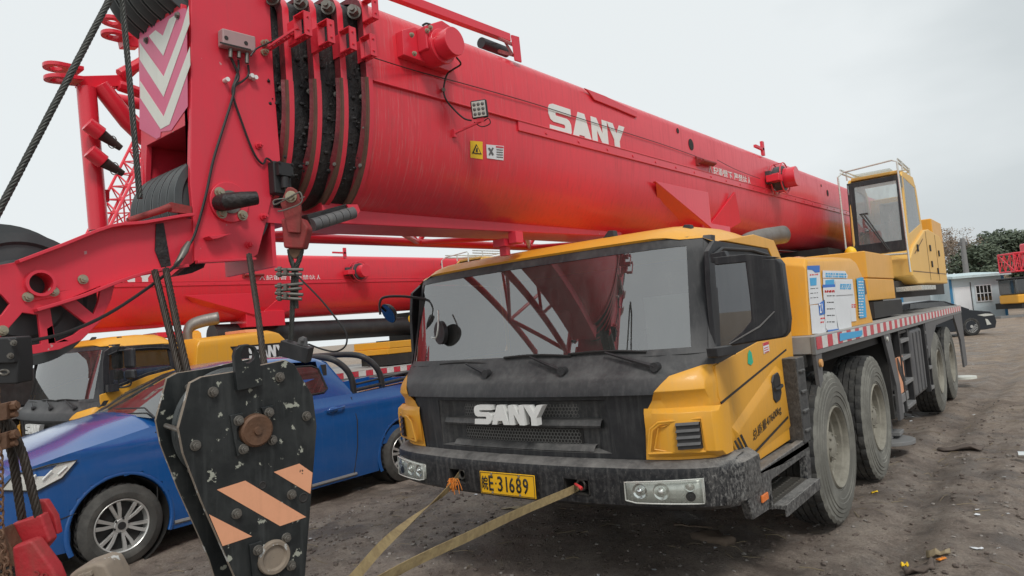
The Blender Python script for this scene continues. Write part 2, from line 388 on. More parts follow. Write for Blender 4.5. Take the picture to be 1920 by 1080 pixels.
def wheel(parent, x, y, side, R=.55, W=.31, front=True, name='wheel', rimr=.29, kind='truck', local=None):
    """tyre with tread, dished rim and bolts; side = +1 faces +x"""
    ax = V((side, 0, 0)); c = V((x, y, R if local is None else local))
    mb = MB(); N = 120 if kind == 'truck' else 96
    h = W/2
    if kind == 'truck':
        prof = [(rimr, h-.035), (rimr+.018, h-.01), (rimr+.03, h-.012), (rimr+.032, h-.004), (R-.19, h+.0), (R-.185, h+.006), (R-.16, h+.004), (R-.155, h+.009), (R-.12, h+.008), (R-.115, h+.002), (R-.09, h+.003), (R-.085, h-.003), (R-.06, h-.006), (R-.055, h-.012), (R-.028, h-.014), (R-.006, h-.03)]
    else:
        prof = [(rimr, h-.03), (rimr+.012, h-.006), (rimr+.03, h+.004), (R-.075, h+.004), (R-.07, h), (R-.03, h-.012), (R-.008, h-.03)]
    def shoulder(i, j): return -.012 if (j >= len(prof)-2 and i % 4 == 0) else 0
    mb.lathe(prof, c, ax, N, fn=shoulder if kind == 'truck' else None)
    mb.lathe([(rimr, -h+.03), (R-.1, -h), (R-.006, -h+.03)], c, ax, N)
    mb.mi = 1
    g = .014 if kind == 'truck' else .008
    cols = []; w = 2*(h-.03); nr = 5; x0 = -w/2
    tp = []
    for k in range(nr):
        a = x0+k*w/nr; b = a+w/nr
        if k: tp += [(R-.0, a+.006)]
        else: tp += [(R-.006, a)]
        tp += [(R, (a+b)/2), (R if k < nr-1 else R-.006, b-(.006 if k < nr-1 else 0))]
        if k < nr-1: tp += [(R-g, b-.004), (R-g, b+.004)]
    def tread(i, j):
        rib = (j//5); s_ = (i+rib*2) % (4 if kind == 'truck' else 3)
        return -.011 if s_ == 0 and not (kind == 'truck' and front and rib == 2) else 0
    mb.lathe(tp, c, ax, N, fn=tread)
    w_ = thing_part(name, parent)
    ty = mb.done('tyre', ['tyre' if kind == 'truck' else 'cartyre', 'tread'], w_, smooth=30)
    return w_, c, ax
def thing_part(name, parent):
    o = bpy.data.objects.new(name, None); COL.objects.link(o); o.parent = parent; OFFS[o.name] = OFFS.get(parent.name, (0, 0, 0)); o.empty_display_size = .1
    return o
def truck_rim(w_, c, ax, W=.31, deep=.15):
    h = W/2; mb = MB()
    mb.lathe([(.298, h-.05), (.302, h-.012), (.292, h-.002), (.284, h-.012), (.278, h-.04), (.262, h-.05), (.255, h-.09), (.240, h-.10), (.236, h-deep), (.215, h-deep-.015), (.14, h-deep+.005), (.125, h-deep+.02), (.12, h-deep+.05), (.10, h-deep+.10), (.06, h-deep+.115), (.001, h-deep+.118)], c, ax, 48)
    a = ax.orthogonal().normalized(); b = ax.cross(a)
    for i in range(10):
        th = 2*PI*i/10+.2; p = c+(a*math.cos(th)+b*math.sin(th))*.168+ax*(h-deep-.005)
        mb.cyl(p, p+ax*.035, .019, n=6); mb.cyl(p+ax*.035, p+ax*.06, .011, n=8)
    for i in range(8):
        th = 2*PI*i/8; p = c+(a*math.cos(th)+b*math.sin(th))*.09+ax*(h-deep+.105)
        mb.cyl(p, p+ax*.012, .009, n=6)
    mb.done('rim', 'rim', w_, smooth=35)

def hexmesh(x0, x1, z0, z1, yf, r=.0135):
    mb = MB(); dx = r*math.sqrt(3); nx = int((x1-x0)/dx); nz = int((z1-z0)/(r*1.5))
    for j in range(nz+1):
        for i in range(nx+1):
            cx = x0+(i+.5*(j % 2))*dx; cz = z0+j*r*1.5
            if cx > x1: continue
            o, n_ = [], []
            for k in range(6):
                th = PI/6+k*PI/3
                o.append(V((cx+r*1.02*math.cos(th), 0, cz+r*1.02*math.sin(th)))); n_.append(V((cx+r*.74*math.cos(th), 0, cz+r*.74*math.sin(th))))
            for q in o+n_: q.y = yf(q.x)
            vo = [mb.v(q) for q in o]; vi = [mb.v(q) for q in n_]
            for k in range(6): mb._f([vo[k], vo[(k+1) % 6], vi[(k+1) % 6], vi[k]])
    return mb

def build_cab(T, main=True):
    # lower black fascia with a recess for the grille
    xs = [-1+i/12 for i in range(25)]
    zs = [.84, .868, 1.178, 1.20, 1.205, 1.285, 1.305, 1.325, 1.345, 1.38, 1.41]
    RX = .69
    def xx(u, z):
        hw = interp(HX, z) if z < 1.345 else CW-.035
        if z < 1.345 and False: pass
        return u*hw
    us = sorted(set([round(u, 4) for u in xs]))
    rows = []
    for z in zs:
        hw = interp(HX, z) if z < 1.34 else 1.215
        r = []
        for i, u in enumerate(us):
            if abs(u) < .01: x = 0
            elif abs(u) <= .76: x = u/.76*RX if abs(u) < .76 else RX*(1 if u > 0 else -1)
            else: x = (RX+(abs(u)-.76)/.24*(hw-RX))*(1 if u > 0 else -1)
            r.append(V((x, fy(x, z), z)))
        rows.append(r)
    mb = MB(); mb.grid(rows, skip=lambda i, j: i == 1 and abs(us[j]+us[j+1])/2 < .755)
    mb.done('lower_fascia', 'blk', T, solid=0)
    # recess tray
    mb = MB(); o = [(-RX, 1.178), (RX, 1.178), (RX, .868), (-RX, .868)]; inn = [(-.60, 1.165), (.60, 1.165), (.57, .885), (-.57, .885)]
    n = 12
    def edge(a, b, d): return [V((a[0]+(b[0]-a[0])*t/n, fy(a[0]+(b[0]-a[0])*t/n, a[1]+(b[1]-a[1])*t/n, d), a[1]+(b[1]-a[1])*t/n)) for t in range(n+1)]
    for k in range(4):
        mb.grid([edge(o[k], o[(k+1) % 4], 0), edge(inn[k], inn[(k+1) % 4], .06)])
    mb.grid([edge(inn[0], inn[1], .06), edge(inn[3], inn[2], .06)])
    # shelf bars between the two openings
    for za, zb, d0 in ((1.055, 1.015, -.004), ):
        rr = []
        for z, d in ((za+.012, .06), (za, .012), (zb+.012, d0), (zb, .0), (zb-.012, .06)):
            rr.append([V((x, fy(x, 1.0, d), z)) for x in [-.63+1.26*i/16 for i in range(17)]])
        mb.grid(rr)
    rr = []
    for z, d in ((.912, .06), (.905, .03), (.875, .004)): rr.append([V((x, fy(x, .9, d), z)) for x in [-.565+1.13*i/16 for i in range(17)]])
    mb.grid(rr)
    mb.done('grille_recess', 'blkdust', T)
    for z0, z1 in ((1.078, 1.15), (.925, .995)):
        mb = hexmesh(-.46, .46, z0, z1, lambda x: fy(x, 1.0, .052))
        g = mb.done('grille_mesh', 'meshgrey', T, smooth=0)
        mb = MB(); mb.grid([[V((x, fy(x, 1.0, .057), z)) for x in [-.475+.95*i/8 for i in range(9)]] for z in (z0-.015, z1+.012)])
        mb.done('mesh_backing', 'inter', g)
    logo(V((-.265, -.012, 1.035)), (1, 0, 0), (0, 0, 1), .565, .122, -.05, 'white', 'letters', T)
    # yellow corner panels with lamp pods and louvres
    for s in (-1, 1):
        rows = []; zz = [.84, .90, 1.0, 1.06, 1.12, 1.17, 1.22, 1.26, 1.30, 1.345]
        for z in zz:
            a = interp(HX, z); r = []
            for i in range(10):
                t = i/9
                if t < .62: x = a+(CW-.03-a)*t/.62; y = fy(x, z, -.006)
                else:
                    q = (t-.62)/.38; x = CW-.03+.03*math.sin(q*PI/2); y0 = fy(CW-.03, z, -.006); y = y0+(.46-y0)*(1-math.cos(q*PI/2)) if z < 1.3 else y0+(.46-y0)*q
                r.append(V((s*x, y, z)))
            rows.append(r)
        mb = MB(); mb.grid(rows)
        # pod
        zt = [(.855, 0), (.885, -.05), (1.06, -.055), (1.10, -.045), (1.125, 0)]
        prow = []
        for z, d in zt:
            r = []
            for i in range(11):
                t = i/10; x = .905+(CW+.03-.905)*min(1, t/.75)
                y = fy(min(x, CW-.03), z, -.006)+d*min(1, .15+t*2.2)
                if t > .75: y += (t-.75)/.25*(.40-y) * 1.0
                r.append(V((s*x, y, z)))
            prow.append(r)
        mb.grid(prow)
        cp = mb.done('corner_panel', 'yel', T, bevel=.004)
        # sunken bezel and dark louvre
        mb = MB()
        bz = [(.925, .885), (.955, 1.02), (1.0, 1.055), (1.20, 1.065), (1.205, .885)]
        P = [V((s*x, fy(min(x, CW-.03), z, -.006-.056), z)) for x, z in bz]
        Pi = [V((s*(x+(1.07-x)*.13), fy(min(x, CW-.03), z, -.006-.056)+.0, z+(.965-z)*.13)) for x, z in bz]
        Pb = [p+V((0, .02, 0)) for p in Pi]
        for k in range(5):
            j = (k+1) % 5
            mb._f([mb.v(p) for p in (P[k], P[j], Pi[j], Pi[k])])
        mb.tube(P+P[:1], .007, n=8); mb.tube([p+V((0, .004, 0)) for p in [P[0].lerp(P[3], .12), P[1].lerp(P[3], .16), P[2].lerp(P[4], .14), P[2].lerp(P[3], .45), P[0].lerp(P[4], .45), P[0].lerp(P[3], .12)]], .004, n=6)
        mb.done('bezel', 'yel', cp)
        mb = MB(); x0, x1, z0, z1 = (1.09, 1.195, .905, 1.045)
        yb = lambda x: fy(x, 1, -.006-.068)
        mb.prism([V((s*x0, yb(x0), z0)), V((s*x1, yb(x1), z0)), V((s*x1, yb(x1), z1)), V((s*x0, yb(x0), z1))], (0, .03, 0))
        for k in range(4):
            z = z0+.022+k*.036
            mb.prism([V((s*x0, yb(x0)-.012, z)), V((s*x1, yb(x1)-.012, z)), V((s*x1, yb(x1), z+.014)), V((s*x0, yb(x0), z+.014))], (0, .012, -.003))
        mb.done('louvre', 'blkclean', cp)
    # windscreen frame and glass
    zz = [1.41, 1.43, 1.60, 1.80, 2.0, 2.06]
    xs = [-1.215+2.43*i/30 for i in range(31)]
    mb = MB()
    def hwz(z): return 1.215-(z-1.41)*.05
    rows = [[V((x/1.215*hwz(z), fy(x/1.215*hwz(z), z), z)) for x in xs] for z in [1.41, 1.445, 1.6, 1.8, 1.99, 2.03, 2.085]]
    mb.grid(rows, skip=lambda i, j: 1 <= i <= 4 and 1 <= j <= 28)
    # A pillar wrapping to the door
    for s in (-1, 1):
        rr = []
        for z in [1.345, 1.41, 1.6, 1.8, 2.0, 2.085]:
            x0 = hwz(z) if z >= 1.41 else 1.215; y0 = fy(x0, z)
            x1 = CW+.0-(max(z, 1.4)-1.41)*.05
            rr.append([V((s*x0, y0, z)), V((s*(x0+.018), y0+.012, z)), V((s*x1, y0+.03, z)), V((s*x1, y0+.09, z))])
        mb.grid(rr)
    fr = mb.done('windscreen_frame', 'blk', T)
    rows = [[V((x/1.06*(hwz(z)-.07), fy(x/1.06*(hwz(z)-.07), z, .004), z)) for x in [-1.06+2.12*i/26 for i in range(27)]] for z in [1.435+.6*i/8 for i in range(9)]]
    mb = MB(); mb.grid([[p+V((0, 0, 0)) for p in r] for r in rows]); mb.done('windscreen', 'glassW', T, smooth=60)
    # yellow roof
    mb = MB(); rows = []
    prof = [(0, 2.085, 0), (.0, 2.098, -.012), (.05, 2.135, 0), (.14, 2.165, 0), (.32, 2.19, 0), (.7, 2.20, 0), (1.0, 2.19, 0), (1.12, 2.16, 0), (1.2, 2.08, 0), (1.22, 1.98, 0), (1.26, 1.5, 0), (1.30, .85, 0)]
    for (t, z, o) in prof:
        r = []
        for i in range(33):
            u = -1+2*i/32; a = abs(u)
            x = u*1.22 if a < .9 else (1 if u > 0 else -1)*(1.098+(a-.9)/.1*.082)
            drop = 0 if a < .72 else ((a-.72)/.28)**2.4*.11*(1 if z > 2.1 else max(0, (z-1.9)/.2) if z > 1.9 else 0)
            zz_ = z-drop if z > 2.09 else z
            yb = interp(PROF, 2.085)+planc(min(abs(x), 1.2))*max(0, 1-t/1.1)+t+o + (0 if a < .9 or t < .1 else 0)
            r.append(V((x if z > 1.99 else x*1.03, yb, max(zz_, 2.07) if z > 2.09 else zz_)))
        rows.append(r)
    mb.grid(rows)
    for s in (-1, 1):   # roof side cheek down to the black window band
        i = -1 if s > 0 else 0
        top = [rows[k][i] for k in range(1, 9)]
        low = [V((s*(CW-.02), p.y, 2.045 if k < 6 else 2.0)) for k, p in enumerate(top)]
        mb.grid([top, low])
    mb.done('roof', 'yel', T, smooth=50)
    # sides
    for s in (-1, 1):
        X = s*CW; D = V((-s*.03, 0, 0))
        def P(pts, dx=0): return [V((X+s*dx, y, z)) for y, z in pts]
        d_ = MB(); d_.prism(P([(.34, 1.335), (.345, 1.16), (.47, .95), (.50, .72), (.53, .70), (1.585, .725), (1.66, 1.35), (1.63, 1.47), (1.48, 1.43+(0 if main else .16)), (1.05, 1.42+(0 if main else .10))]), D)
        door = d_.done('door', 'yel', T, bevel=.006)
        # fold shade painted as a black strip, and lower step of the door skin
        d_ = MB(); d_.prism(P([(.36, 1.13), (1.60, 1.335), (1.60, 1.322), (.37, 1.117)], .002), V((-s*.004, 0, 0))); d_.done('crease_shade', 'ink', door)
        d_ = MB()
        a = P([(.48, .97), (1.33, 1.24), (1.47, 1.20), (1.52, .80), (.62, .745)], .0); b = P([(.52, .93), (1.33, 1.19), (1.42, 1.17), (1.46, .83), (.66, .78)], .018)
        va = [d_.v(p) for p in a]; vb = [d_.v(p) for p in b]; d_._f(vb)
        for k in range(5): d_._f([va[k], va[(k+1) % 5], vb[(k+1) % 5], vb[k]])
        d_.done('pressed_panel', 'yel', door, bevel=.006)
        # handle
        d_ = MB(); d_.prism(P([(1.17, 1.04), (1.17, 1.15), (1.21, 1.19), (1.30, 1.20), (1.33, 1.17), (1.33, 1.06), (1.29, 1.02), (1.21, 1.01)], .026), V((-s*.012, 0, 0)))
        d_.done('door_handle', 'blk', door, bevel=.004)
        d_ = MB(); d_.prism(P([(1.19, 1.11), (1.19, 1.15), (1.22, 1.17), (1.29, 1.18), (1.31, 1.12)], .0285), V((-s*.003, 0, 0))); d_.tube(P([(1.18, 1.10), (1.25, 1.095), (1.325, 1.11)], .032), .012)
        d_.done('handle_pull', 'ink', door)
        # upper black window band with opening
        d_ = MB(); d_.prism(P([(.38, 1.335), (1.05, 1.415+(0 if main else .10)), (1.50, 1.43+(0 if main else .16)), (1.54, 1.50+(0 if main else .14)), (1.50, 1.98), (1.44, 2.03), (.52, 2.045), (.42, 1.98), (.39, 1.8)], -.004), D,
                            holes=[P([(.455, 1.40), (1.05, 1.47+(0 if main else .10)), (1.44, 1.48+(0 if main else .16)), (1.40, 1.94), (.56, 1.965), (.49, 1.92)], -.004)])
        d_.done('window_band', 'blk', T, bevel=.004)
        d_ = MB(); d_.prism(P([(.43, 1.38), (1.08, 1.42), (1.47, 1.44), (1.43, 1.97), (.50, 1.99)], -.018), V((-s*.004, 0, 0))); d_.done('side_window', 'glassD', T)
        # yellow pillar behind the band
        d_ = MB(); d_.prism(P([(1.54, 1.44), (1.63, 1.44), (1.70, 1.35), (1.72, .72), (1.585, .72), (1.655, 1.35)], -.003), D)
        d_.prism(P([(1.46, 2.035), (1.52, 1.98), (1.555, 1.45), (1.75, 1.45), (1.72, 1.98), (1.60, 2.10), (1.2, 2.12), (.62, 2.05)], -.003), D)
        d_.prism(P([(1.72, .80), (1.64, .80), (1.66, 1.46), (1.78, 1.46)], -.004), D)
        d_.done('rear_quarter', 'yel', T, bevel=.006)
        # rain gutter
        d_ = MB(); d_.tube(P([(.46, 1.955), (.60, 2.00), (1.1, 2.01), (1.40, 1.99), (1.47, 1.94)], .006), .010); d_.done('gutter', 'blkclean', T)
    # door lettering, right-hand side of the picture
    if main:
        up_ = V((0, .03, 1)); rt = V((0, 1, .165))
        text('总质量47600kg', (CW+.0205, .74, .835), rt, (0, 0, 1), .072, 'ink', 'gross_mass_text', T, width=.56, bold=-.008)
        mb = MB()
        def Q(pts): return [V((CW+.0205, y, z)) for y, z in pts]
        mb.prism(Q([(.66, .775), (1.42, .895), (1.42, .88), (.67, .76)]), (.002, 0, 0))
        for k in range(3): mb.prism(Q([(.44+k*.05, .90+.008*k), (.465+k*.05, .902+.008*k), (.60+k*.045, .752+.01*k), (.575+k*.045, .75+.01*k)]), (.002, 0, 0))
        mb.done('door_stripe_decal', 'ink', T, smooth=0)
        mb = MB(); mb.prism([V((CW+.002, y, z)) for y, z in [(1.13, 1.335), (1.24, 1.345), (1.24, 1.41), (1.13, 1.405)]], (.002, 0, 0))
        lb = mb.done('warning_label', 'paperW', T, smooth=0)
        mb = MB(); mb.prism([V((CW+.004, y, z)) for y, z in [(1.13, 1.385), (1.24, 1.39), (1.24, 1.41), (1.13, 1.405)]], (.001, 0, 0))
        for k in range(3): mb.prism([V((CW+.004, y, z-.014*k)) for y, z in [(1.14, 1.372), (1.225, 1.377), (1.225, 1.372), (1.14, 1.367)]], (.001, 0, 0))
        mb.done('label_print', 'tapered', lb, smooth=0)
        mb = MB(); mb.prism([V((CW+.002, y, z)) for y, z in [(.83, 1.30), (.85, 1.36), (.88, 1.38), (.91, 1.36), (.92, 1.30), (.88, 1.285)]], (.002, 0, 0)); mb.done('green_sticker', plain('green_sticker', (.03, .45, .28)), T, smooth=0)
    # interior
    mb = MB(); mb.box(-1.15, 1.15, 1.5, 1.55, .95, 2.05); mb.box(-1.15, 1.15, .55, 1.5, .93, .97); mb.done('rear_wall', 'inter', T)
    mb = MB(); mb.grid([[V((x, fy(x, 1.42, .05+o), z)) for x in [-1.12+2.24*i/14 for i in range(15)]] for o, z in ((0, 1.40), (.22, 1.41), (.26, 1.36), (.28, 1.0))]); mb.done('dashboard', 'dash', T)
    for x in (-.65, .65):
        mb = MB(); mb.box(x-.25, x+.25, .95, 1.4, 1.10, 1.22); mb.box(x-.24, x+.24, 1.32, 1.46, 1.2, 1.75); mb.box(x-.13, x+.13, 1.35, 1.45, 1.78, 1.95); mb.done('seat', 'seat', T, bevel=.04, seg=3)
    mb = MB(); c0 = V((.65, .78, 1.43)); a1 = V((1, 0, 0)); a2 = V((0, .75, .66)).normalized()
    mb.tube([c0+(a1*math.cos(2*PI*i/28)+a2*math.sin(2*PI*i/28))*.21 for i in range(29)], .014); mb.box(.45, .85, .775, .785, 1.42, 1.44); mb.tube([c0, c0+V((0, -.2, -.25))], .03); mb.done('steering_wheel', 'seat', T)
    if main:
        mb = MB(); mb.grid([[V((.70+.34*i/6, .62, 1.42+.34*j/5)) for i in range(7)] for j in range(6)]); mb.done('sun_shade', 'paperW', T)
        mb = MB(); mb.box(.50, .66, .52, .56, 1.42, 1.47); mb.done('dash_display', 'inter', T)
    # wipers
    for (x, tip, l0, l1) in ((-.20, (-.42, 1.415), -.74, -.22), (.40, (.13, 1.44), -.10, .42), (.98, (.66, 1.44), .40, .90)):
        mb = MB(); p0 = V((x, fy(x, 1.352, -.03), 1.352)); p1 = V((tip[0], fy(tip[0], tip[1], -.035), tip[1]+.005))
        mb.cyl(p0+V((0, .03, 0)), p0-V((0, .015, 0)), .026); mb.tube([p0, p0.lerp(p1, .3), p1], [.018, .014, .007], n=6)
        mb.done('wiper_arm', 'blkclean', T)
        mb = MB(); q = [V((l0+(l1-l0)*i/8, fy(l0+(l1-l0)*i/8, 1.445, -.014), tip[1]+.0+.012*math.sin(PI*i/8)+.012*(i-4)/8*(-1))) for i in range(9)]
        mb.tube(q, .008, n=6); mb.tube([V((p.x, p.y+.008, p.z-.006)) for p in q], .004, n=4)
        mb.done('wiper_blade', 'ink', T)
    # roof marker lamps
    for x, y, z in ((.55, .50, 2.165), (1.02, .62, 2.135)):
        mb = MB(); mb.prism([V((x-.04, y, z)), V((x+.05, y, z)), V((x+.03, y+.03, z+.045)), V((x-.01, y+.03, z+.05))], (0, .05, 0)); mb.done('roof_lamp', 'plastic', T, bevel=.006)

BP = [(-1.32, .60), (-1.32, .38), (-1.28, .26), (-1.16, .165), (-.92, .085), (-.60, .033), (-.40, .014), (0, 0), (.40, .014), (.60, .033), (.92, .085), (1.16, .165), (1.28, .26), (1.32, .38), (1.32, .60)]
def bump_pts():
    out = []
    P = smoothpts([V((x, y, 0)) for x, y in BP[1:-1]], 5)
    return [V((-1.32, .60, 0))]+P+[V((1.32, .60, 0))]
def bumpy(x):
    P = bump_pts()[1:-1]
    for a, b in zip(P, P[1:]):
        if a.x <= x <= b.x: return a.y+(b.y-a.y)*(x-a.x)/max(1e-6, b.x-a.x)
    return .4
def build_bumper(T, main=True):
    P = bump_pts(); cuts = [-.53, -.385, .405, .575]
    for c_ in cuts: P.append(V((c_, bumpy(c_), 0)))
    P = P[:1]+sorted(P[1:-5] + P[-4:], key=lambda p: p.x)+[P[-5]] if False else P
    core = sorted([p for p in P if not (abs(abs(p.x)-1.32) < 1e-6)], key=lambda p: p.x)
    L = [V((-1.32, .60, 0)), V((-1.32, .38, 0))]+core+[V((1.32, .38, 0)), V((1.32, .60, 0))]
    prof = [(.845, .16), (.835, .03), (.822, .0), (.805, -.03), (.775, -.035), (.735, -.03), (.645, -.03), (.60, -.022), (.575, .02), (.57, .14)]
    rows = []
    for z, o in prof:
        r = []
        for i, p in enumerate(L):
            n = V((0, 1, 0)) if 2 < i < len(L)-3 else V((-1 if p.x > 0 else 1, .25, 0))
            q = p+n*o; q.z = z; r.append(q)
        rows.append(r)
    def skip(i, j):
        xm = (L[j].x+L[j+1].x)/2
        return i == 5 and (cuts[0] < xm < cuts[1] or cuts[2] < xm < cuts[3])
    mb = MB(); mb.grid(rows, skip=skip)
    b = mb.done('bumper', 'blkdirty', T, smooth=40)
    for a, c_ in ((cuts[0], cuts[1]), (cuts[2], cuts[3])):
        mb = MB(); y = bumpy((a+c_)/2)-.03
        mb.box(a-.002, c_+.002, y+.12, y+.125, .64, .74)
        for q in ((a, a+.004, y+.002, y+.12, .645, .735), (c_-.004, c_, y+.002, y+.12, .645, .735), (a, c_, y+.002, y+.12, .645, .649), (a, c_, y+.002, y+.12, .731, .735)): mb.box(*q)
        mb.done('tow_pocket', 'under', b)
        mb = MB(); xm = (a+c_)/2; mb.tube([V((xm+.028*math.cos(t), y+.05, .69+.03*math.sin(t))) for t in [2*PI*i/14 for i in range(15)]], .009); mb.done('tow_hook', 'steel', b)
    # head lamps
    for s in (-1, 1):
        X = [.80, .86, .95, 1.04, 1.10, 1.16, 1.20]; out = lambda x, o: V((s*x, bumpy(s*x)-.03+o, 0))
        rows = []
        for k, t in enumerate((0, .5, 1)):
            r = []
            for x in X:
                zb = .625+(.0 if x > .83 else .012); zt_ = .755-(1.2-x)*.05; p = out(x, .006); p.z = zb+(zt_-zb)*t; r.append(p)
            rows.append(r)
        mb = MB(); mb.grid([[p-V((0, .010, 0)) for p in r] for r in rows]); hl = mb.done('headlight', 'lampshell', T, solid=.01)
        for x, r_, m_ in ((.875, .042, 'chrome'), (.99, .046, 'chrome')):
            c = out(x, -.008); c.z = .687; ax = V((s*.17, -1, 0)).normalized(); mb = MB()
            mb.lathe([(r_, -.002), (r_*.98, .006), (r_*.8, .004), (r_*.5, -.004), (r_*.48, .008), (r_*.3, .018), (.001, .022)], c, ax, 28)
            mb.done('reflector', 'chrome' if x < .9 else 'lampcore', hl)
        for z in (.712, .660):
            c = out(1.135, -.010); c.z = z; ax = V((s*.4, -1, 0)).normalized(); mb = MB(); mb.lathe([(.026, -.004), (.025, .006), (.019, .004), (.018, .010), (.001, .012)], c, ax, 24)
            mb.done('small_lamp', 'lampcore' if z > .7 else 'plastic', hl)
        mb = MB(); mb.grid([[p-V((0, .034, 0)) for p in r] for r in rows])
        e = rows[0]+rows[1][-1:]+rows[2][::-1]+rows[1][:1]
        mb.grid([[p-V((0, .034, 0)) for p in e+e[:1]], [p-V((0, .010, 0)) for p in e+e[:1]]])
        mb.done('lens', 'lens', hl, smooth=50)
        mb = MB(); mb.tube([p-V((0, .033, 0)) for p in e+e[:1]], .004, n=6); mb.done('lamp_surround', 'lampshell', hl)
    return b
def number_plate(T, main=True):
    mb = MB(); mb.box(-.22, .22, -.052, -.047, .605, .745); pl = mb.done('number_plate', 'plateyel', T, bevel=.004)
    mb = MB()
    for q in ((-.214, .214, .737, .740), (-.214, .214, .610, .613), (-.214, -.211, .61, .74), (.211, .214, .61, .74)): mb.box(q[0], q[1], -.0535, -.0522, q[2], q[3])
    mb.done('plate_border', 'ink', pl, smooth=0)
    if main:
        text('皖', (-.203, -.0525, .63), (1, 0, 0), (0, 0, 1), .088, 'ink', 'plate_text', pl, width=.048, bold=.012)
        x = -.146
        for ch, w in (('E', .042), ('·', .010), ('3', .046), ('1', .014), ('6', .046), ('8', .046), ('9', .046)):
            if ch == '·':
                mb = MB(); mb.box(x+.002, x+.012, -.0535, -.0522, .67, .68); mb.done('plate_dot', 'ink', pl, smooth=0); x += .022; continue
            if ch == '1': mb = MB(); mb.box(x+.012, x+.024, -.0535, -.0522, .628, .722); mb.done('plate_digit', 'ink', pl, smooth=0); x += .040; continue
            text(ch, (x, -.0525, .628), (1, 0, 0), (0, 0, 1), .094, 'ink', 'plate_digit', pl, width=w-.006, bold=.014); x += w+.008
        mb = MB()
        for x, z in ((-.12, .732), (.10, .732), (-.12, .618), (.10, .618)): mb.bolt((x, -.053, z), (0, -1, 0), .006, .006)
        mb.done('plate_bolt', 'bolt', pl)

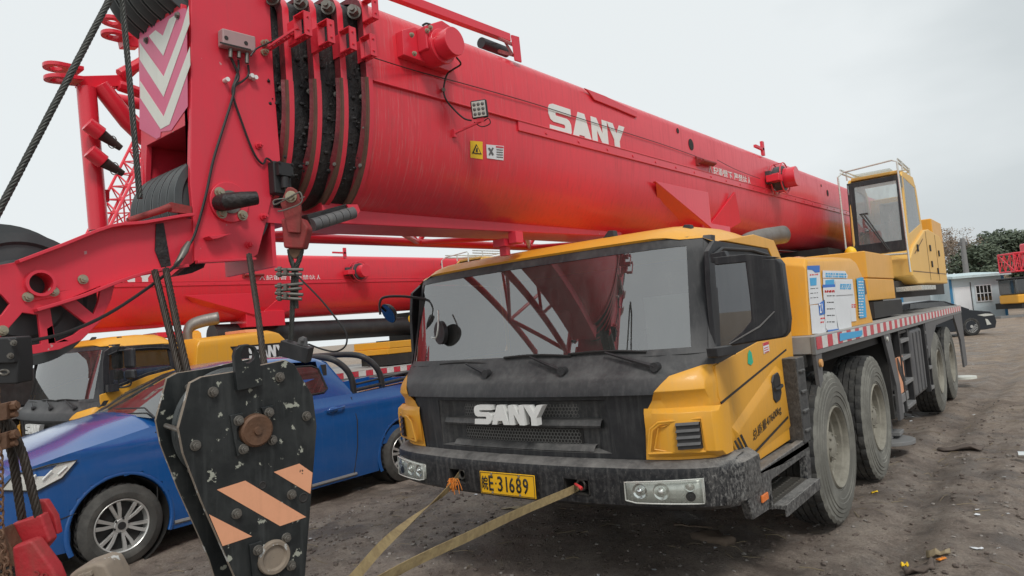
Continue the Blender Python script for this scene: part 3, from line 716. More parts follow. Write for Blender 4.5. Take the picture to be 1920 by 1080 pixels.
def build_chassis(T, main=True):
    mb = MB(); mb.box(-.5, .5, .5, 11.0, .62, 1.15); mb.box(-1.1, 1.1, .5, 1.7, .70, .9); mb.box(-1.3, -.4, 4.7, 7.0, .5, 1.2)
    for y in (2.13, 3.58, 7.72, 9.07): mb.cyl((-1.0, y, .55), (1.0, y, .55), .10)
    mb.box(-1.3, 1.3, 1.8, 11.2, 1.18, 1.27)
    mb.done('frame', 'under', T)
    mb = MB(); mb.box(-1.36, 1.36, 1.86, 11.28, 1.27, 1.40); mb.done('deck', 'deck', T, bevel=.006)
    for s in (-1, 1):
        mb = MB(); mb.box(s*1.345, s*1.378, 1.855, 11.29, 1.265, 1.395); rl = mb.done('side_rail', 'gry', T, bevel=.004)
        mb = MB(); mb.box(s*1.379, s*1.382, 1.88, 11.2, 1.302, 1.39); mb.done('reflective_tape', 'tape', rl, smooth=0)
    # wheels
    for k, y in enumerate((2.15, 3.60, 7.76, 9.12)):
        for s in (-1, 1):
            w_, c, ax = wheel(T, s*1.235, y, s, R=.56, front=k < 2); truck_rim(w_, c, ax)
    s = 1
    for s in (1, -1):
        # folded skirts between the wheels
        for q in ([(4.30, 1.27), (4.62, 1.27), (4.86, .72), (4.86, .36), (4.66, .36), (4.66, .72)], [(10.1, 1.27), (10.3, 1.12), (10.72, .80), (10.8, .33), (11.28, .33), (11.28, 1.27)], [(7.02, 1.265), (10.05, 1.265), (10.05, 1.21), (8.0, 1.19), (7.3, .95), (7.02, .8)], [(1.86, 1.27), (2.02, 1.27), (1.96, .95), (1.90, .90)]):
            mb = MB(); mb.prism([V((s*1.372, y, z)) for y, z in q], (-s*.03, 0, 0)); mb.done('fender', 'gryd', T, bevel=.004)
        mb = MB(); mb.box(s*.9, s*1.35, 4.5, 4.53, .4, 1.25); mb.done('mud_flap', 'under', T)
        # fuel tank and ladders
        mb = MB(); mb.box(s*.75, s*1.345, 5.98, 6.82, .42, 1.24); tk = mb.done('fuel_tank', 'gryd', T, bevel=.05, seg=3)
        mb = MB()
        for y in (6.15, 6.4, 6.65): mb.box(s*1.342, s*1.36, y-.03, y+.03, .47, 1.19)
        mb.done('tank_rib', 'gryd', tk, bevel=.008)
        for y0, y1 in ((5.15, 5.75), (6.95, 7.25)):
            mb = MB(); mb.box(s*1.30, s*1.36, y0, y0+.05, .38, 1.26); mb.box(s*1.30, s*1.36, y1-.05, y1, .38, 1.26); mb.box(s*1.31, s*1.35, y0+.04, y1-.04, 1.22, 1.25)
            lad = mb.done('ladder', 'blkclean', T, bevel=.004)
            for z in (.40, .66, .93, 1.12):
                mb = MB(); mb.box(s*1.28, s*1.37, y0+.05, y1-.05, z, z+.04); mb.done('rung', 'gry', lad, bevel=.004)
        mb = MB(); mb.box(s*1.33, s*1.35, 4.96, 5.30, .60, .98); bd = mb.done('hazard_board', 'orange', T)
        mb = MB(); mb.prism([V((s*1.353, y, z)) for y, z in [(4.96, .86), (4.96, .98), (5.0, .98), (5.30, .72), (5.30, .60), (5.27, .60)]], (s*.002, 0, 0)); mb.done('hazard_stripe', 'blkclean', bd, smooth=0)
        mb = MB(); mb.box(s*1.1, s*1.36, 4.9, 5.35, .50, .59); mb.box(s*1.1, s*1.34, 4.95, 5.12, .38, .5); mb.done('side_step', 'gry', T, bevel=.006)
        mb = MB(); mb.cyl((s*1.372, 1.93, 1.20), (s*1.392, 1.93, 1.20), .03); mb.done('marker_lamp', 'amberdull', T, bevel=.004)
        mb = MB(); mb.cyl((s*1.372, 4.40, 1.22), (s*1.392, 4.40, 1.22), .025); mb.done('marker_lamp', 'lampshell', T, bevel=.004)
        mb = MB(); mb.cyl((s*1.2, 4.75, .12), (s*1.2, 4.75, .16), .27, n=36); mb.cyl((s*1.2, 4.75, .16), (s*1.2, 4.75, .4), .07); mb.box(s*1.12, s*1.34, 4.72, 4.95, .19, .23); mb.done('outrigger_foot', 'gry', T, bevel=.006)
        mb = MB(); mb.cyl((s*1.32, 10.95, .12), (s*1.32, 10.95, .16), .2, n=30); mb.done('outrigger_foot', 'cream', T)
        # black corner guard beside the front wheel, with slots
        mb = MB(); mb.box(s*1.22, s*1.345, 1.48, 1.66, .70, 1.275)
        for z in (.77, .90, 1.03, 1.17): mb.box(s*1.30, s*1.362, 1.50, 1.61, z, z+.022)
        mb.done('mud_guard', 'blkdust', T, bevel=.008)
        # door step
        mb = MB()
        mb.prism([V((s*1.335, y, z)) for y, z in [(.40, .575), (.46, .70), (.56, .70), (1.62, .725), (1.63, .64), (1.60, .55), (1.56, .40), (1.48, .40), (1.50, .62), (.80, .61), (.70, .46), (.45, .47)]], (-s*.05, 0, 0))
        mb.box(s*1.20, s*1.335, .46, 1.60, .655, .70)
        st = mb.done('step_frame', 'blkdirty', T, bevel=.006)
        mb = MB(); mb.box(s*1.06, s*1.40, .80, 1.52, .44, .465); mb.box(s*1.392, s*1.405, .80, 1.52, .40, .47); mb.box(s*1.06, s*1.33, .78, .80, .44, .62)
        mb.done('step_tread', 'blkdirty', st, bevel=.004)
        mb = MB(); mb.box(s*1.08, s*1.33, .82, 1.50, .464, .468)
        for i in range(14):
            for j in range(4): mb.cyl((s*(1.10+.065*j), .84+i*.048, .466), (s*(1.10+.065*j), .84+i*.048, .472), .012, n=8)
        mb.done('studded_tread', 'steel', st)
        mb = MB(); mb.prism([V((s*1.337, y, z)) for y, z in [(.58, .53), (.68, .53), (.68, .57), (.58, .57)]], (s*.012, 0, 0)); mb.done('side_reflector', 'amber', st, bevel=.003)
    # engine hood
    mb = MB(); q = [(2.02, 1.402), (2.12, 1.95), (2.18, 2.01), (3.66, 2.055), (3.82, 2.03), (3.98, 1.93), (4.13, 1.68), (4.25, 1.402)]
    rows = []
    for x, dz in ((-1.30, 0), (-1.285, .5), (-1.16, 1), (1.16, 1), (1.285, .5), (1.30, 0)):
        r = []
        for y, z in q:
            zz = z if z < 1.9 else z+(-.0 if dz == 1 else -.055*(1-dz) if dz < 1 else 0)
            r.append(V((x, y, zz)))
        rows.append(r)
    mb.grid(rows)
    for r in (rows[0], rows[-1]): mb._f([mb.v(p) for p in r])
    mb.done('engine_cover', 'yel', T, bevel=.01, seg=3)
    mb = MB(); mb.tube(smoothpts([V((.75, 2.32, 1.98)), V((.75, 2.32, 2.10)), V((.77, 2.38, 2.18)), V((.84, 2.54, 2.225)), V((.96, 2.80, 2.255))], 4), .075, n=20, caps=False); mb.done('exhaust_pipe', 'exhaust', T, solid=.006)
    mb = MB(); mb.box(.3, .9, 3.4, 3.7, 2.05, 2.09); mb.done('hood_vent', 'orange', T, bevel=.005)
    if main: posters(T)
    else:
        mb = MB(); mb.prism([V((1.303, y, z)) for y, z in ((2.75, 1.88), (3.95, 1.885), (4.02, 1.70), (2.93, 1.69))], (.002, 0, 0)); dc = mb.done('hood_decal', 'ink', T, smooth=0)
        logo(V((1.309, 3.12, 1.71)), (0, 1, .0), (0, 0, 1), .80, .15, -.002, 'white', 'letters', dc)
        mb = MB(); mb.prism([V((1.303, y, z)) for y, z in ((2.3, 1.52), (2.6, 1.52), (2.6, 1.60), (2.3, 1.60))], (.002, 0, 0)); mb.done('warning_label', 'paperW', T, smooth=0)

def posters(T):
    """torn papers stuck on the engine cover"""
    X = 1.3025
    def P(pts, k): return [V((X+.002*k, p.y, p.z)) for p in (at(a, b, x=1.3) for a, b in pts)]
    z = lambda a, b: (1440+a/4.908, 440+b/4.908)
    def card(mat, pts, k, name='poster'):
        mb = MB(); mb.prism(P([z(*p) for p in pts], k), (.0012, 0, 0)); return mb.done(name, mat, T, smooth=0)
    def lines(par, mat, a0, a1, b0, b1, n, k, skew=0, h=6, gap=.35):
        random.seed(int(a0+b0)); mb = MB()
        for i in range(n):
            b = b0+(b1-b0)*i/max(1, n-1); a = a0
            while a < a1-4:
                w = random.uniform(8, 26); e = min(a+w, a1)
                mb.prism(P([z(a, b+(a-a0)*skew), z(e, b+(e-a0)*skew), z(e, b+h+(e-a0)*skew), z(a, b+h+(a-a0)*skew)], k), (.001, 0, 0))
                a = e+random.uniform(3, 10)
        mb.done('print', mat, par, smooth=0)
    c = card('paperW', [(355, 300), (470, 290), (478, 450), (500, 630), (380, 645), (362, 400)], 0); lines(c, 'paperR', 380, 460, 365, 365, 1, 1, -.08, 12); lines(c, 'ink', 385, 455, 495, 580, 3, 1, -.08, 5)
    card('paperB', [(355, 288), (470, 283), (470, 345), (430, 350), (400, 325), (357, 322)], 1); card('paperC', [(378, 400), (440, 395), (440, 465), (385, 472)], 1)
    c = card('paperW', [(380, 650), (500, 640), (525, 870), (530, 910), (400, 912)], 1); lines(c, 'paperR', 475, 515, 765, 800, 2, 2, -.1, 14)
    card('paperB', [(455, 640), (510, 600), (515, 730), (465, 742)], 3); text('21', P([z(465, 725)], 4)[0], (0, 1, .01), (0, 0, 1), .075, 'paperW', 'print', T, width=.09, bold=.02)
    c = card('paperW', [(495, 330), (700, 335), (725, 375), (720, 402), (495, 398)], 2); lines(c, 'paperC', 520, 710, 352, 375, 2, 3, .03, 16)
    c = card('paperC', [(520, 420), (600, 412), (600, 460), (520, 462)], 2)
    c = card('paperB', [(490, 462), (610, 458), (612, 482), (495, 490)], 3)
    c = card('paperW', [(495, 490), (610, 482), (625, 860), (640, 885), (540, 885), (520, 860)], 3); lines(c, 'paperR', 510, 600, 512, 520, 2, 4, -.02, 14); lines(c, 'ink', 530, 600, 560, 800, 5, 4, -.02, 8)
    card('paperW', [(500, 405), (770, 410), (792, 590), (742, 870), (525, 890)], 1)
    c = card('paperW', [(605, 425), (755, 425), (775, 550), (610, 560)], 4); lines(c, 'paperC', 650, 750, 455, 490, 3, 5, .0, 14)
    c = card('paperW', [(600, 585), (735, 585), (758, 860), (640, 884), (610, 720)], 4)
    card('paperB', [(535, 880), (635, 866), (640, 880), (560, 912), (540, 912)], 5)
    c = card('paperC', [(555, 915), (770, 885), (772, 920), (760, 940), (620, 970), (555, 985)], 0, 'poster')
    for v in c.data.vertices: v.co.x += .083
    c = card('paperW', [(740, 590), (790, 600), (805, 795), (760, 800)], 2); lines(c, 'paperR', 760, 800, 640, 660, 2, 3, 0, 12)
    c = card('paperC', [(805, 405), (850, 392), (868, 395), (898, 760), (835, 770)], 3); lines(c, 'paperW', 822, 870, 430, 740, 13, 4, 0, 10)
    mb = MB(); mb.prism(P([z(865, 410), z(885, 420), z(905, 545), z(885, 550)], 1), (.002, 0, 0)); mb.done('cover_slot', 'gryd', T, smooth=0)

BX, BHW = -.2, .4
def bz(y): return 3.365+.0187*(y+1.1)
def uprof(hw, h, n=14, ch=.09, flat=.44):
    """section outline (x,z) from the top centre round by the +x side, down and round"""
    pts = [(0, 0), (hw-ch, 0), (hw-ch*.6, -.012), (hw-ch*.2, -.045), (hw, -ch), (hw, -flat)]
    for i in range(1, n+1):
        t = i/n*PI/2; pts.append((hw*math.cos(t)**.75, -flat-(h-flat)*math.sin(t)**.9))
    return pts
def uring(hw, h, y, dz=0, **k):
    q = uprof(hw, h, **k); full = q+[(-x, z) for x, z in q[-2:0:-1]]
    return [V((BX+x, y, bz(y)+dz+z)) for x, z in full]
def build_boom(T, main=True):
    root = T
    Y0, Y1 = -1.1, 11.6; H = 1.08
    mb = MB(); ys = [Y0+(Y1-Y0)*i/10 for i in range(11)]
    R = [uring(BHW, H, y) for y in ys]; mb.grid([r+r[:1] for r in R]); mb._f([mb.v(p) for p in R[-1]])
    boom = mb.done('boom', 'boomred', T, smooth=35)
    # raised lap strip along the side, with rivets
    for s in (1, -1):
        mb = MB(); x = BX+s*BHW
        mb.prism([V((x, y, bz(y)-.44-o)) for y, o in ((.1, 0), (Y1, 0), (Y1, .065), (.1, .065))], (s*.012, 0, 0))
        mb.prism([V((x, y, bz(y)-.435-o)) for y, o in ((Y0+.02, 0), (Y1, 0), (Y1, .008), (Y0+.02, .008))], (s*.018, 0, 0))
        for i in range(26): mb.cyl((x+s*.012, .4+i*.4, bz(.4+i*.4)-.475), (x+s*.018, .4+i*.4, bz(.4+i*.4)-.475), .012, n=8)
        mb.done('seam_strip', 'red', boom, bevel=.003)
    # raised cover pressing near the top edge
    mb = MB(); x = BX+BHW; q = ats([(1092, 155), (1100, 172), (1112, 188), (1150, 203), (1192, 221), (1192, 210), (1130, 168)], x=x)
    mb.prism([V((x+.001, p.y, min(p.z, bz(p.y)-.05))) for p in q], (.014, 0, 0)); mb.done('cover_plate', 'red', boom, bevel=.005)
    # underside beam
    mb = MB(); mb.prism([V((BX+.16, y, z)) for y, z in ((-1.25, bz(-1.25)-1.02), (1.75, bz(1.75)-1.0), (1.75, bz(1.75)-1.09), (-1.25, bz(-1.25)-1.13))], (-.32, 0, 0)); mb.box(BX+.13, BX+.20, .25, .33, 2.2, 2.28); mb.done('underside_beam', 'redhead', boom, bevel=.006)
    mb = MB(); mb.box(BX+.02, BX+.12, .22, .34, 2.19, 2.24); mb.box(BX+.04, BX+.10, .26, .30, 2.13, 2.2); mb.done('hanger', 'redhead', boom)
    # telescoping inner sections
    for i in range(1, 5):
        hw = BHW-.042*i; h = H-.04*i; ya = Y0-.125*(i-1)+.05; yb = Y0-.125*i
        mb = MB(); mb.grid([r+r[:1] for r in (uring(hw, h, ya, -.02*i), uring(hw, h, yb, -.02*i))])
        sec = mb.done('inner_section', 'grease', root, smooth=35)
        # end collar: flange + inner ring wall
        hw0 = BHW-.042*(i-1); h0 = H-.04*(i-1); y = yb+.105
        mb = MB(); a = uring(hw0+.012, h0+.015, y+.035, -.02*(i-1)+.01); b = uring(hw0+.012, h0+.015, y, -.02*(i-1)+.01); c = uring(hw0-.030, h0-.03, y, -.02*(i-1)-.01); d = uring(hw0-.030, h0-.03, y+.06, -.02*(i-1)-.01)
        mb.grid([r+r[:1] for r in (a, b)]); mb.mi = 1; mb.grid([r+r[:1] for r in (b, c)]); mb.mi = 2; mb.grid([r+r[:1] for r in (c, d)])
        mb.done('collar', ['red', 'redgrease', 'grease'], boom, smooth=30)
        # lower wear strip: brown polished arc with red face
        qq = uprof(hw0+.014, h0+.017)[5:]
        mb = MB()
        for (r0_, r1_, dy0, dy1, mi) in ((1.0, 1.0, .036, .010, 3), (1.0, 1.0, .010, -.004, 0), (1.0, .93, -.004, -.006, 0), (.93, .84, -.006, -.02, 1), (.84, .80, -.02, .03, 2)):
            mb.mi = mi; rws = []
            for rr, dy in ((r0_, dy0), (r1_, dy1)):
                rws.append([V((BX+x*(rr*.35+.65), y+dy, bz(y)-.02*(i-1)+.01+(-flat_-(-z-flat_)*rr if z < -flat_ else z))) for x, z in qq for flat_ in (.44,)])
            mb.grid(rws)
        mb.done('wear_pad', ['rubtrim', 'redgrease', 'grease', 'redhead'], sec, smooth=40)
        if main:
            xx = BX+hw0+.012
            for zo in (.52, .68, .86): mb = MB(); mb.bolt((xx-(.045 if zo < .7 else .09), y+.0, bz(y)-zo), (.5, -1, 0), .010, .012); mb.done('collar_bolt', 'steel', sec)
            mb = MB(); mb.bolt((BX+hw0-.02, y-.02, bz(y)-.10), (.6, -.8, 0), .026, .05); mb.done('collar_bolt', 'steel', sec)
            # greasy clumps in the gap
            mb = MB(); random.seed(i)
            for k in range(60):
                zz = random.uniform(.35, .95); xg = (hw0-.05)*(1 if zz < .6 else math.cos((zz-.6)/.5*1.2)); p = V((BX+xg+random.uniform(-.02, .02), y-.03+random.uniform(-.045, .03), bz(y)-zz)); mb.sphere(p, random.uniform(.003, .010), (1, 1.3, 1), 6, 5)
            mb.done('grease_clump', 'grease', sec, kind='stuff')
            # open cable guide box
            xg = BX+BHW+.075; yg = y-.005; zg = bz(y)-.292
            def fbox(cx, cy, cz, nm):
                mb = MB(); w, d, hh, t = .040, .020, .055, .005
                for q in ((cx-w, cx+w, cy-d, cy+d, cz+hh-t, cz+hh), (cx-w, cx+w, cy-d, cy+d, cz-hh, cz-hh+t), (cx-w, cx-w+t, cy-d, cy+d, cz-hh+t, cz+hh-t), (cx+w-t, cx+w, cy-d, cy+d, cz-hh+t, cz+hh-t)): mb.box(*q)
                mb.box(cx-.12, cx-w+.0, cy+d-.02, cy+d, cz-hh, cz+hh)
                for dx, dz in ((w, .03), (w, -.03)): mb.bolt((cx+dx, cy, cz+dz), (1, 0, 0), .005, .006)
                for dx in (-.02, .025): mb.bolt((cx+dx, cy, cz-hh), (0, 0, -1), .006, .008)
                return mb.done(nm, 'red', boom, bevel=.002)
            fbox(xg-.03, yg, zg, 'cable_guide')
            if i == 1: fbox(xg-.02, yg+.02, bz(y)-.10, 'cable_guide')
    mb = MB(); r = uring(BHW-.19, H-.18, Y0-.42, -.08); mb.grid([r+r[:1], uring(BHW-.19, H-.18, Y0-.62, -.08)+uring(BHW-.19, H-.18, Y0-.62, -.08)[:1]]); mb._f([mb.v(p) for p in r]); mb.done('inner_section', 'redgrease', boom)
    build_head(root, main)
    X = BX+BHW
    # gusset plates
    g = ats([(1222, 340), (1324, 359), (1331, 427), (1300, 412)], x=X+.03)
    g = [V((X+.03, 1.92, 2.77)), V((X+.03, 3.04, 2.795)), V((X+.03, 3.04, 2.44))]
    mb = MB(); mb.prism(g, (-.03, 0, 0)); mb.prism([V((X+.028, 1.93, 2.765)), V((X+.028, 3.035, 2.445)), V((X-.22, 3.035, 2.36)), V((X-.06, 2.1, 2.62))], (0, .004, .012))
    mb.prism([V((X+.05, 3.72, 2.87)), V((X+.05, 3.80, 2.55)), V((X-.1, 3.55, 2.42)), V((X-.1, 3.2, 2.45))], (-.03, .01, 0))
    mb.box(X-.5, X+.0, 2.9, 3.6, 2.25, 2.5); mb.done('cylinder_bracket', 'red', boom, bevel=.004)
    # cable drum reel at the side
    c = V((X+.10, 5.14, 3.17)); mb = MB()
    mb.cyl(c-V((.05, 0, 0)), c+V((.05, 0, 0)), .15, n=32); mb.box(X, X+.06, 4.9, 5.35, 3.1, 3.25); rl = mb.done('cable_reel', 'nylon', boom, bevel=.004)
    mb = MB(); mb.cyl(c+V((.05, .02, .0)), c+V((.19, .02, 0)), .12, n=32); mb.box(X+.02, X+.17, 4.85, 5.0, 3.11, 3.19); mb.done('reel_motor', 'red', rl, bevel=.006)
    mb = MB()
    for r_ in (.185,):
        for dx in (-.06, .055): mb.tube([c+V((dx, r_*math.cos(t), r_*math.sin(t))) for t in [2*PI*k/28 for k in range(29)]], .008, n=6)
    for k in range(5):
        t = 2*PI*k/5+.4; mb.tube([c+V((-.06, .185*math.cos(t), .185*math.sin(t))), c+V((.055, .185*math.cos(t), .185*math.sin(t)))], .005, n=6)
    mb.done('reel_cage', 'redhead', rl)
    mb = MB(); mb.box(X-.02, X+.01, 4.9, 4.96, bz(5)-.03, bz(5)+.14); mb.box(X-.02, X+.01, 4.66, 4.95, bz(5)+.03, bz(5)+.06); mb.done('top_bracket', 'redhead', boom)
    mb = MB(); p = at(1322, 305, x=X+.03); mb.box(X, X+.02, p.y-.16, p.y-.1, p.z-.04, p.z+.04); mb.cyl(p+V((0, -.14, 0)), p+V((0, .2, .01)), .022); mb.cyl(p+V((.03, -.12, 0)), p+V((.03, .18, .01)), .015); mb.done('guide_roller', 'redrust', boom)
    mb = MB()
    for px, py, r_ in ((1296, 271, .055), (1271, 245, .025), (1552, 362, .05), (1540, 348, .02)):
        p = at(px, py, x=X+.0035); mb.cyl((X+.001, p.y, p.z), (X+.004, p.y, p.z), r_, n=18)
    mb.done('access_hole', 'inter', boom)
    if main: boom_fittings(boom, X)
    logo_at = (V((X+.004, .455, 2.948)), V((0, 1, .035)))
    logo(V((X+.0045, .455, 2.934)), (0, 1, .0187), (0, 0, 1), 1.07, .212, -.0035, 'white', 'letters', boom)
    lt = text('△起重臂下 严禁站人', (X+.001, 3.16, 2.985), (0, 1, .0187), (0, 0, 1), .105, 'white', 'warning_text', boom, width=1.22, extrude=.0035, bold=.0)

def ux(y, z):
    '''x of the boom skin at height z'''
    q = uprof(BHW, 1.08, 40); zr = z-bz(y)
    for (a, b), (c, d) in zip(q, q[1:]):
        if d <= zr <= b and b != d: return BX+a+(c-a)*(zr-b)/(d-b)
    return BX+BHW
def boom_fittings(boom, X):
    P = lambda L, o=0: [V((X+o, p.y, p.z)) for p in ats(L, x=X)]
    mb = MB(); mb.prism(P([(742, 62), (765, 56), (792, 66), (850, 128), (836, 140), (745, 108)]), (.05, 0, 0)); rb = mb.done('reel_bracket', 'red', boom, bevel=.004)
    mb = MB(); mb.prism(P([(768, 62), (800, 52), (822, 66), (826, 112), (800, 116), (772, 104)], .05), (.07, 0, 0)); gb = mb.done('gear_housing', 'redhead', rb, bevel=.006)
    c0 = at(806, 98, x=X+.04); mb = MB(); mb.cyl(c0, c0+V((.085, 0, 0)), .088, n=36); mb.cyl(c0+V((.085, 0, 0)), c0+V((.105, 0, 0)), .094, n=36); mb.cyl(c0+V((.105, 0, 0)), c0+V((.19, 0, 0)), .076, n=36); mb.done('reel_motor', 'red', rb, bevel=.004)
    for a, b in ((771, 66), (776, 101), (800, 58), (806, 52)): mb = MB(); mb.bolt(at(a, b, x=X+.12), (1, 0, 0), .010, .014); mb.done('reel_bolt', 'bolt', rb)
    mb = MB(); mb.tube(smoothpts([at(792, 48, x=X+.1), at(800, 44, x=X+.12), at(812, 48, x=X+.1)], 4), .006, n=6); mb.done('hose', 'cable', rb)
    def wire(L, r, nm='cable'):
        mb = MB(); mb.tube(smoothpts([at(a, b, x=X+o) for a, b, o in L], 5), r, n=6); return mb.done(nm, 'cable', boom)
    wire([(856, 108, .16), (864, 120, .14), (850, 130, .10), (838, 140, .05), (832, 166, .02), (836, 186, .02), (852, 206, .03), (870, 222, .08), (884, 226, .12)], .005)
    wire([(700, 108, .06), (780, 133, .012), (870, 157, .012), (1000, 194, .012), (1100, 226, .012), (1240, 270, .012), (1318, 298, .012)], .0028)
    wire([(1345, 300, .03), (1380, 318, .02), (1425, 335, .03)], .0028)
    mb = MB(); mb.cyl(at(832, 168, x=X), at(832, 168, x=X+.03), .011, n=10); mb.done('cable_clip', 'steel', boom)
    # work lamp
    c = at(899, 205, x=X+.15); nn = V((.45, -.86, -.20)).normalized(); ra = nn.cross(V((0, 0, 1))).normalized(); ra = -ra if ra.dot(RT) < 0 else ra; ua = ra.cross(nn).normalized(); ua = -ua if ua.z < 0 else ua
    mb = MB(); mb.obox(c, ra*.046, ua*.050, nn*.016); lm = mb.done('work_lamp', 'plastic', boom, bevel=.008)
    mb = MB(); mb.obox(c+nn*.0165, ra*.039, ua*.043, nn*.002); ln = mb.done('lamp_glass', 'lampcore', lm, bevel=.004)
    mb = MB()
    for i in range(3):
        for j in range(3): q = c+nn*.0185+ra*(i-1)*.024+ua*(j-1)*.026; mb.cyl(q, q+nn*.003, .010, .006, n=12)
    mb.done('led_lens', 'meshgrey', ln)
    mb = MB(); 
    for i in range(6): mb.obox(c-nn*.026+ra*(i-2.5)*.014, ra*.003, ua*.042, nn*.010)
    mb.done('cooling_fin', 'plastic', lm)
    mb = MB(); a = at(852, 250, x=X+.0); b = c-ua*.066; d = b-a; mb.tube([a+V((0, 0, .0)), b], .007, n=6); mb.obox(b+ua*.010, ra*.02, ua*.014, nn*.012); mb.obox(a, V((.008, 0, 0)), V((0, .012, 0)), V((0, 0, .022))); mb.done('lamp_bracket', 'redhead', lm)
    mb = MB(); mb.tube(smoothpts([b+ra*.02, b+ra*.045+ua*.01, b+ra*.05-ua*.02, b+ra*.0-ua*.03, b-ra*.04], 4), .003, n=6); mb.done('cable', 'cable', lm)
    # stickers
    def stick(L, m, nm, o=.002, par=boom):
        pts = []
        for a, b in L:
            p = at(a, b, x=X); xx = ux(p.y, p.z); p = at(a, b, x=xx); pts.append(V((ux(p.y, p.z)+o, p.y, p.z)))
        mb = MB(); mb.prism(pts, (.0008, 0, 0)); return mb.done(nm, m, par, smooth=0)
    y1 = stick([(881, 264), (904, 266), (904, 299), (881, 296)], 'label', 'warning_sticker')
    stick([(892, 270), (902, 290), (884, 288)], 'ink', 'warning_triangle', .0035, y1); stick([(892.5, 274), (899, 288), (887, 286.5)], 'label', 'warning_triangle', .005, y1); stick([(891.5, 278), (893.5, 278), (894, 286), (890, 285.5)], 'ink', 'warning_symbol', .0065, y1)
    w1 = stick([(911, 271), (944, 274), (943, 301), (912, 297)], 'paperW', 'instruction_sticker')
    for k in range(4): stick([(930, 280+k*4.6), (942, 281+k*4.6), (942, 282.6+k*4.6), (930, 281.6+k*4.6)], 'gryd', 'sticker_print', .0035, w1)
    stick([(929, 274), (943, 275.4), (943, 278), (929, 276.8)], 'tapered', 'sticker_print', .0035, w1)
    stick([(914, 278), (917, 277), (925, 290), (922, 292)], 'gryd', 'sticker_print', .0035, w1); stick([(922, 277), (925, 278), (917, 292), (915, 290)], 'gryd', 'sticker_print', .0036, w1)
    # rail over the top with its bracket
    mb = MB(); a, b = at(700, -18, x=-.25), at(948, 74, x=-.25); d = (b-a).normalized(); mb.prism([a+V((0, 0, .03)), b+V((0, 0, .03)), b-V((0, 0, .03)), a-V((0, 0, .03))], (.05, 0, 0)); mb.done('top_rail', 'red', boom, bevel=.004)
    mb = MB(); mb.cyl(at(902, 80, x=-.2), at(950, 98, x=-.2), .038, n=18); mb.done('hose_drum', 'blkclean', boom)
    mb = MB(); mb.prism(ats([(957, 66), (971, 70), (976, 118), (964, 114)], x=X-.0), (.012, 0, 0)); br = mb.done('rail_bracket', 'redhead', boom, bevel=.003)
    mb = MB(); mb.tube([at(936, 72, x=-.2), at(962, 84, x=X)], .012, n=8); mb.tube([at(936, 96, x=-.12), at(966, 104, x=X)], .012, n=8); mb.tube([at(945, 75, x=-.1), at(962, 104, x=X)], .009, n=8); mb.done('bracket_strut', 'redrust', br)

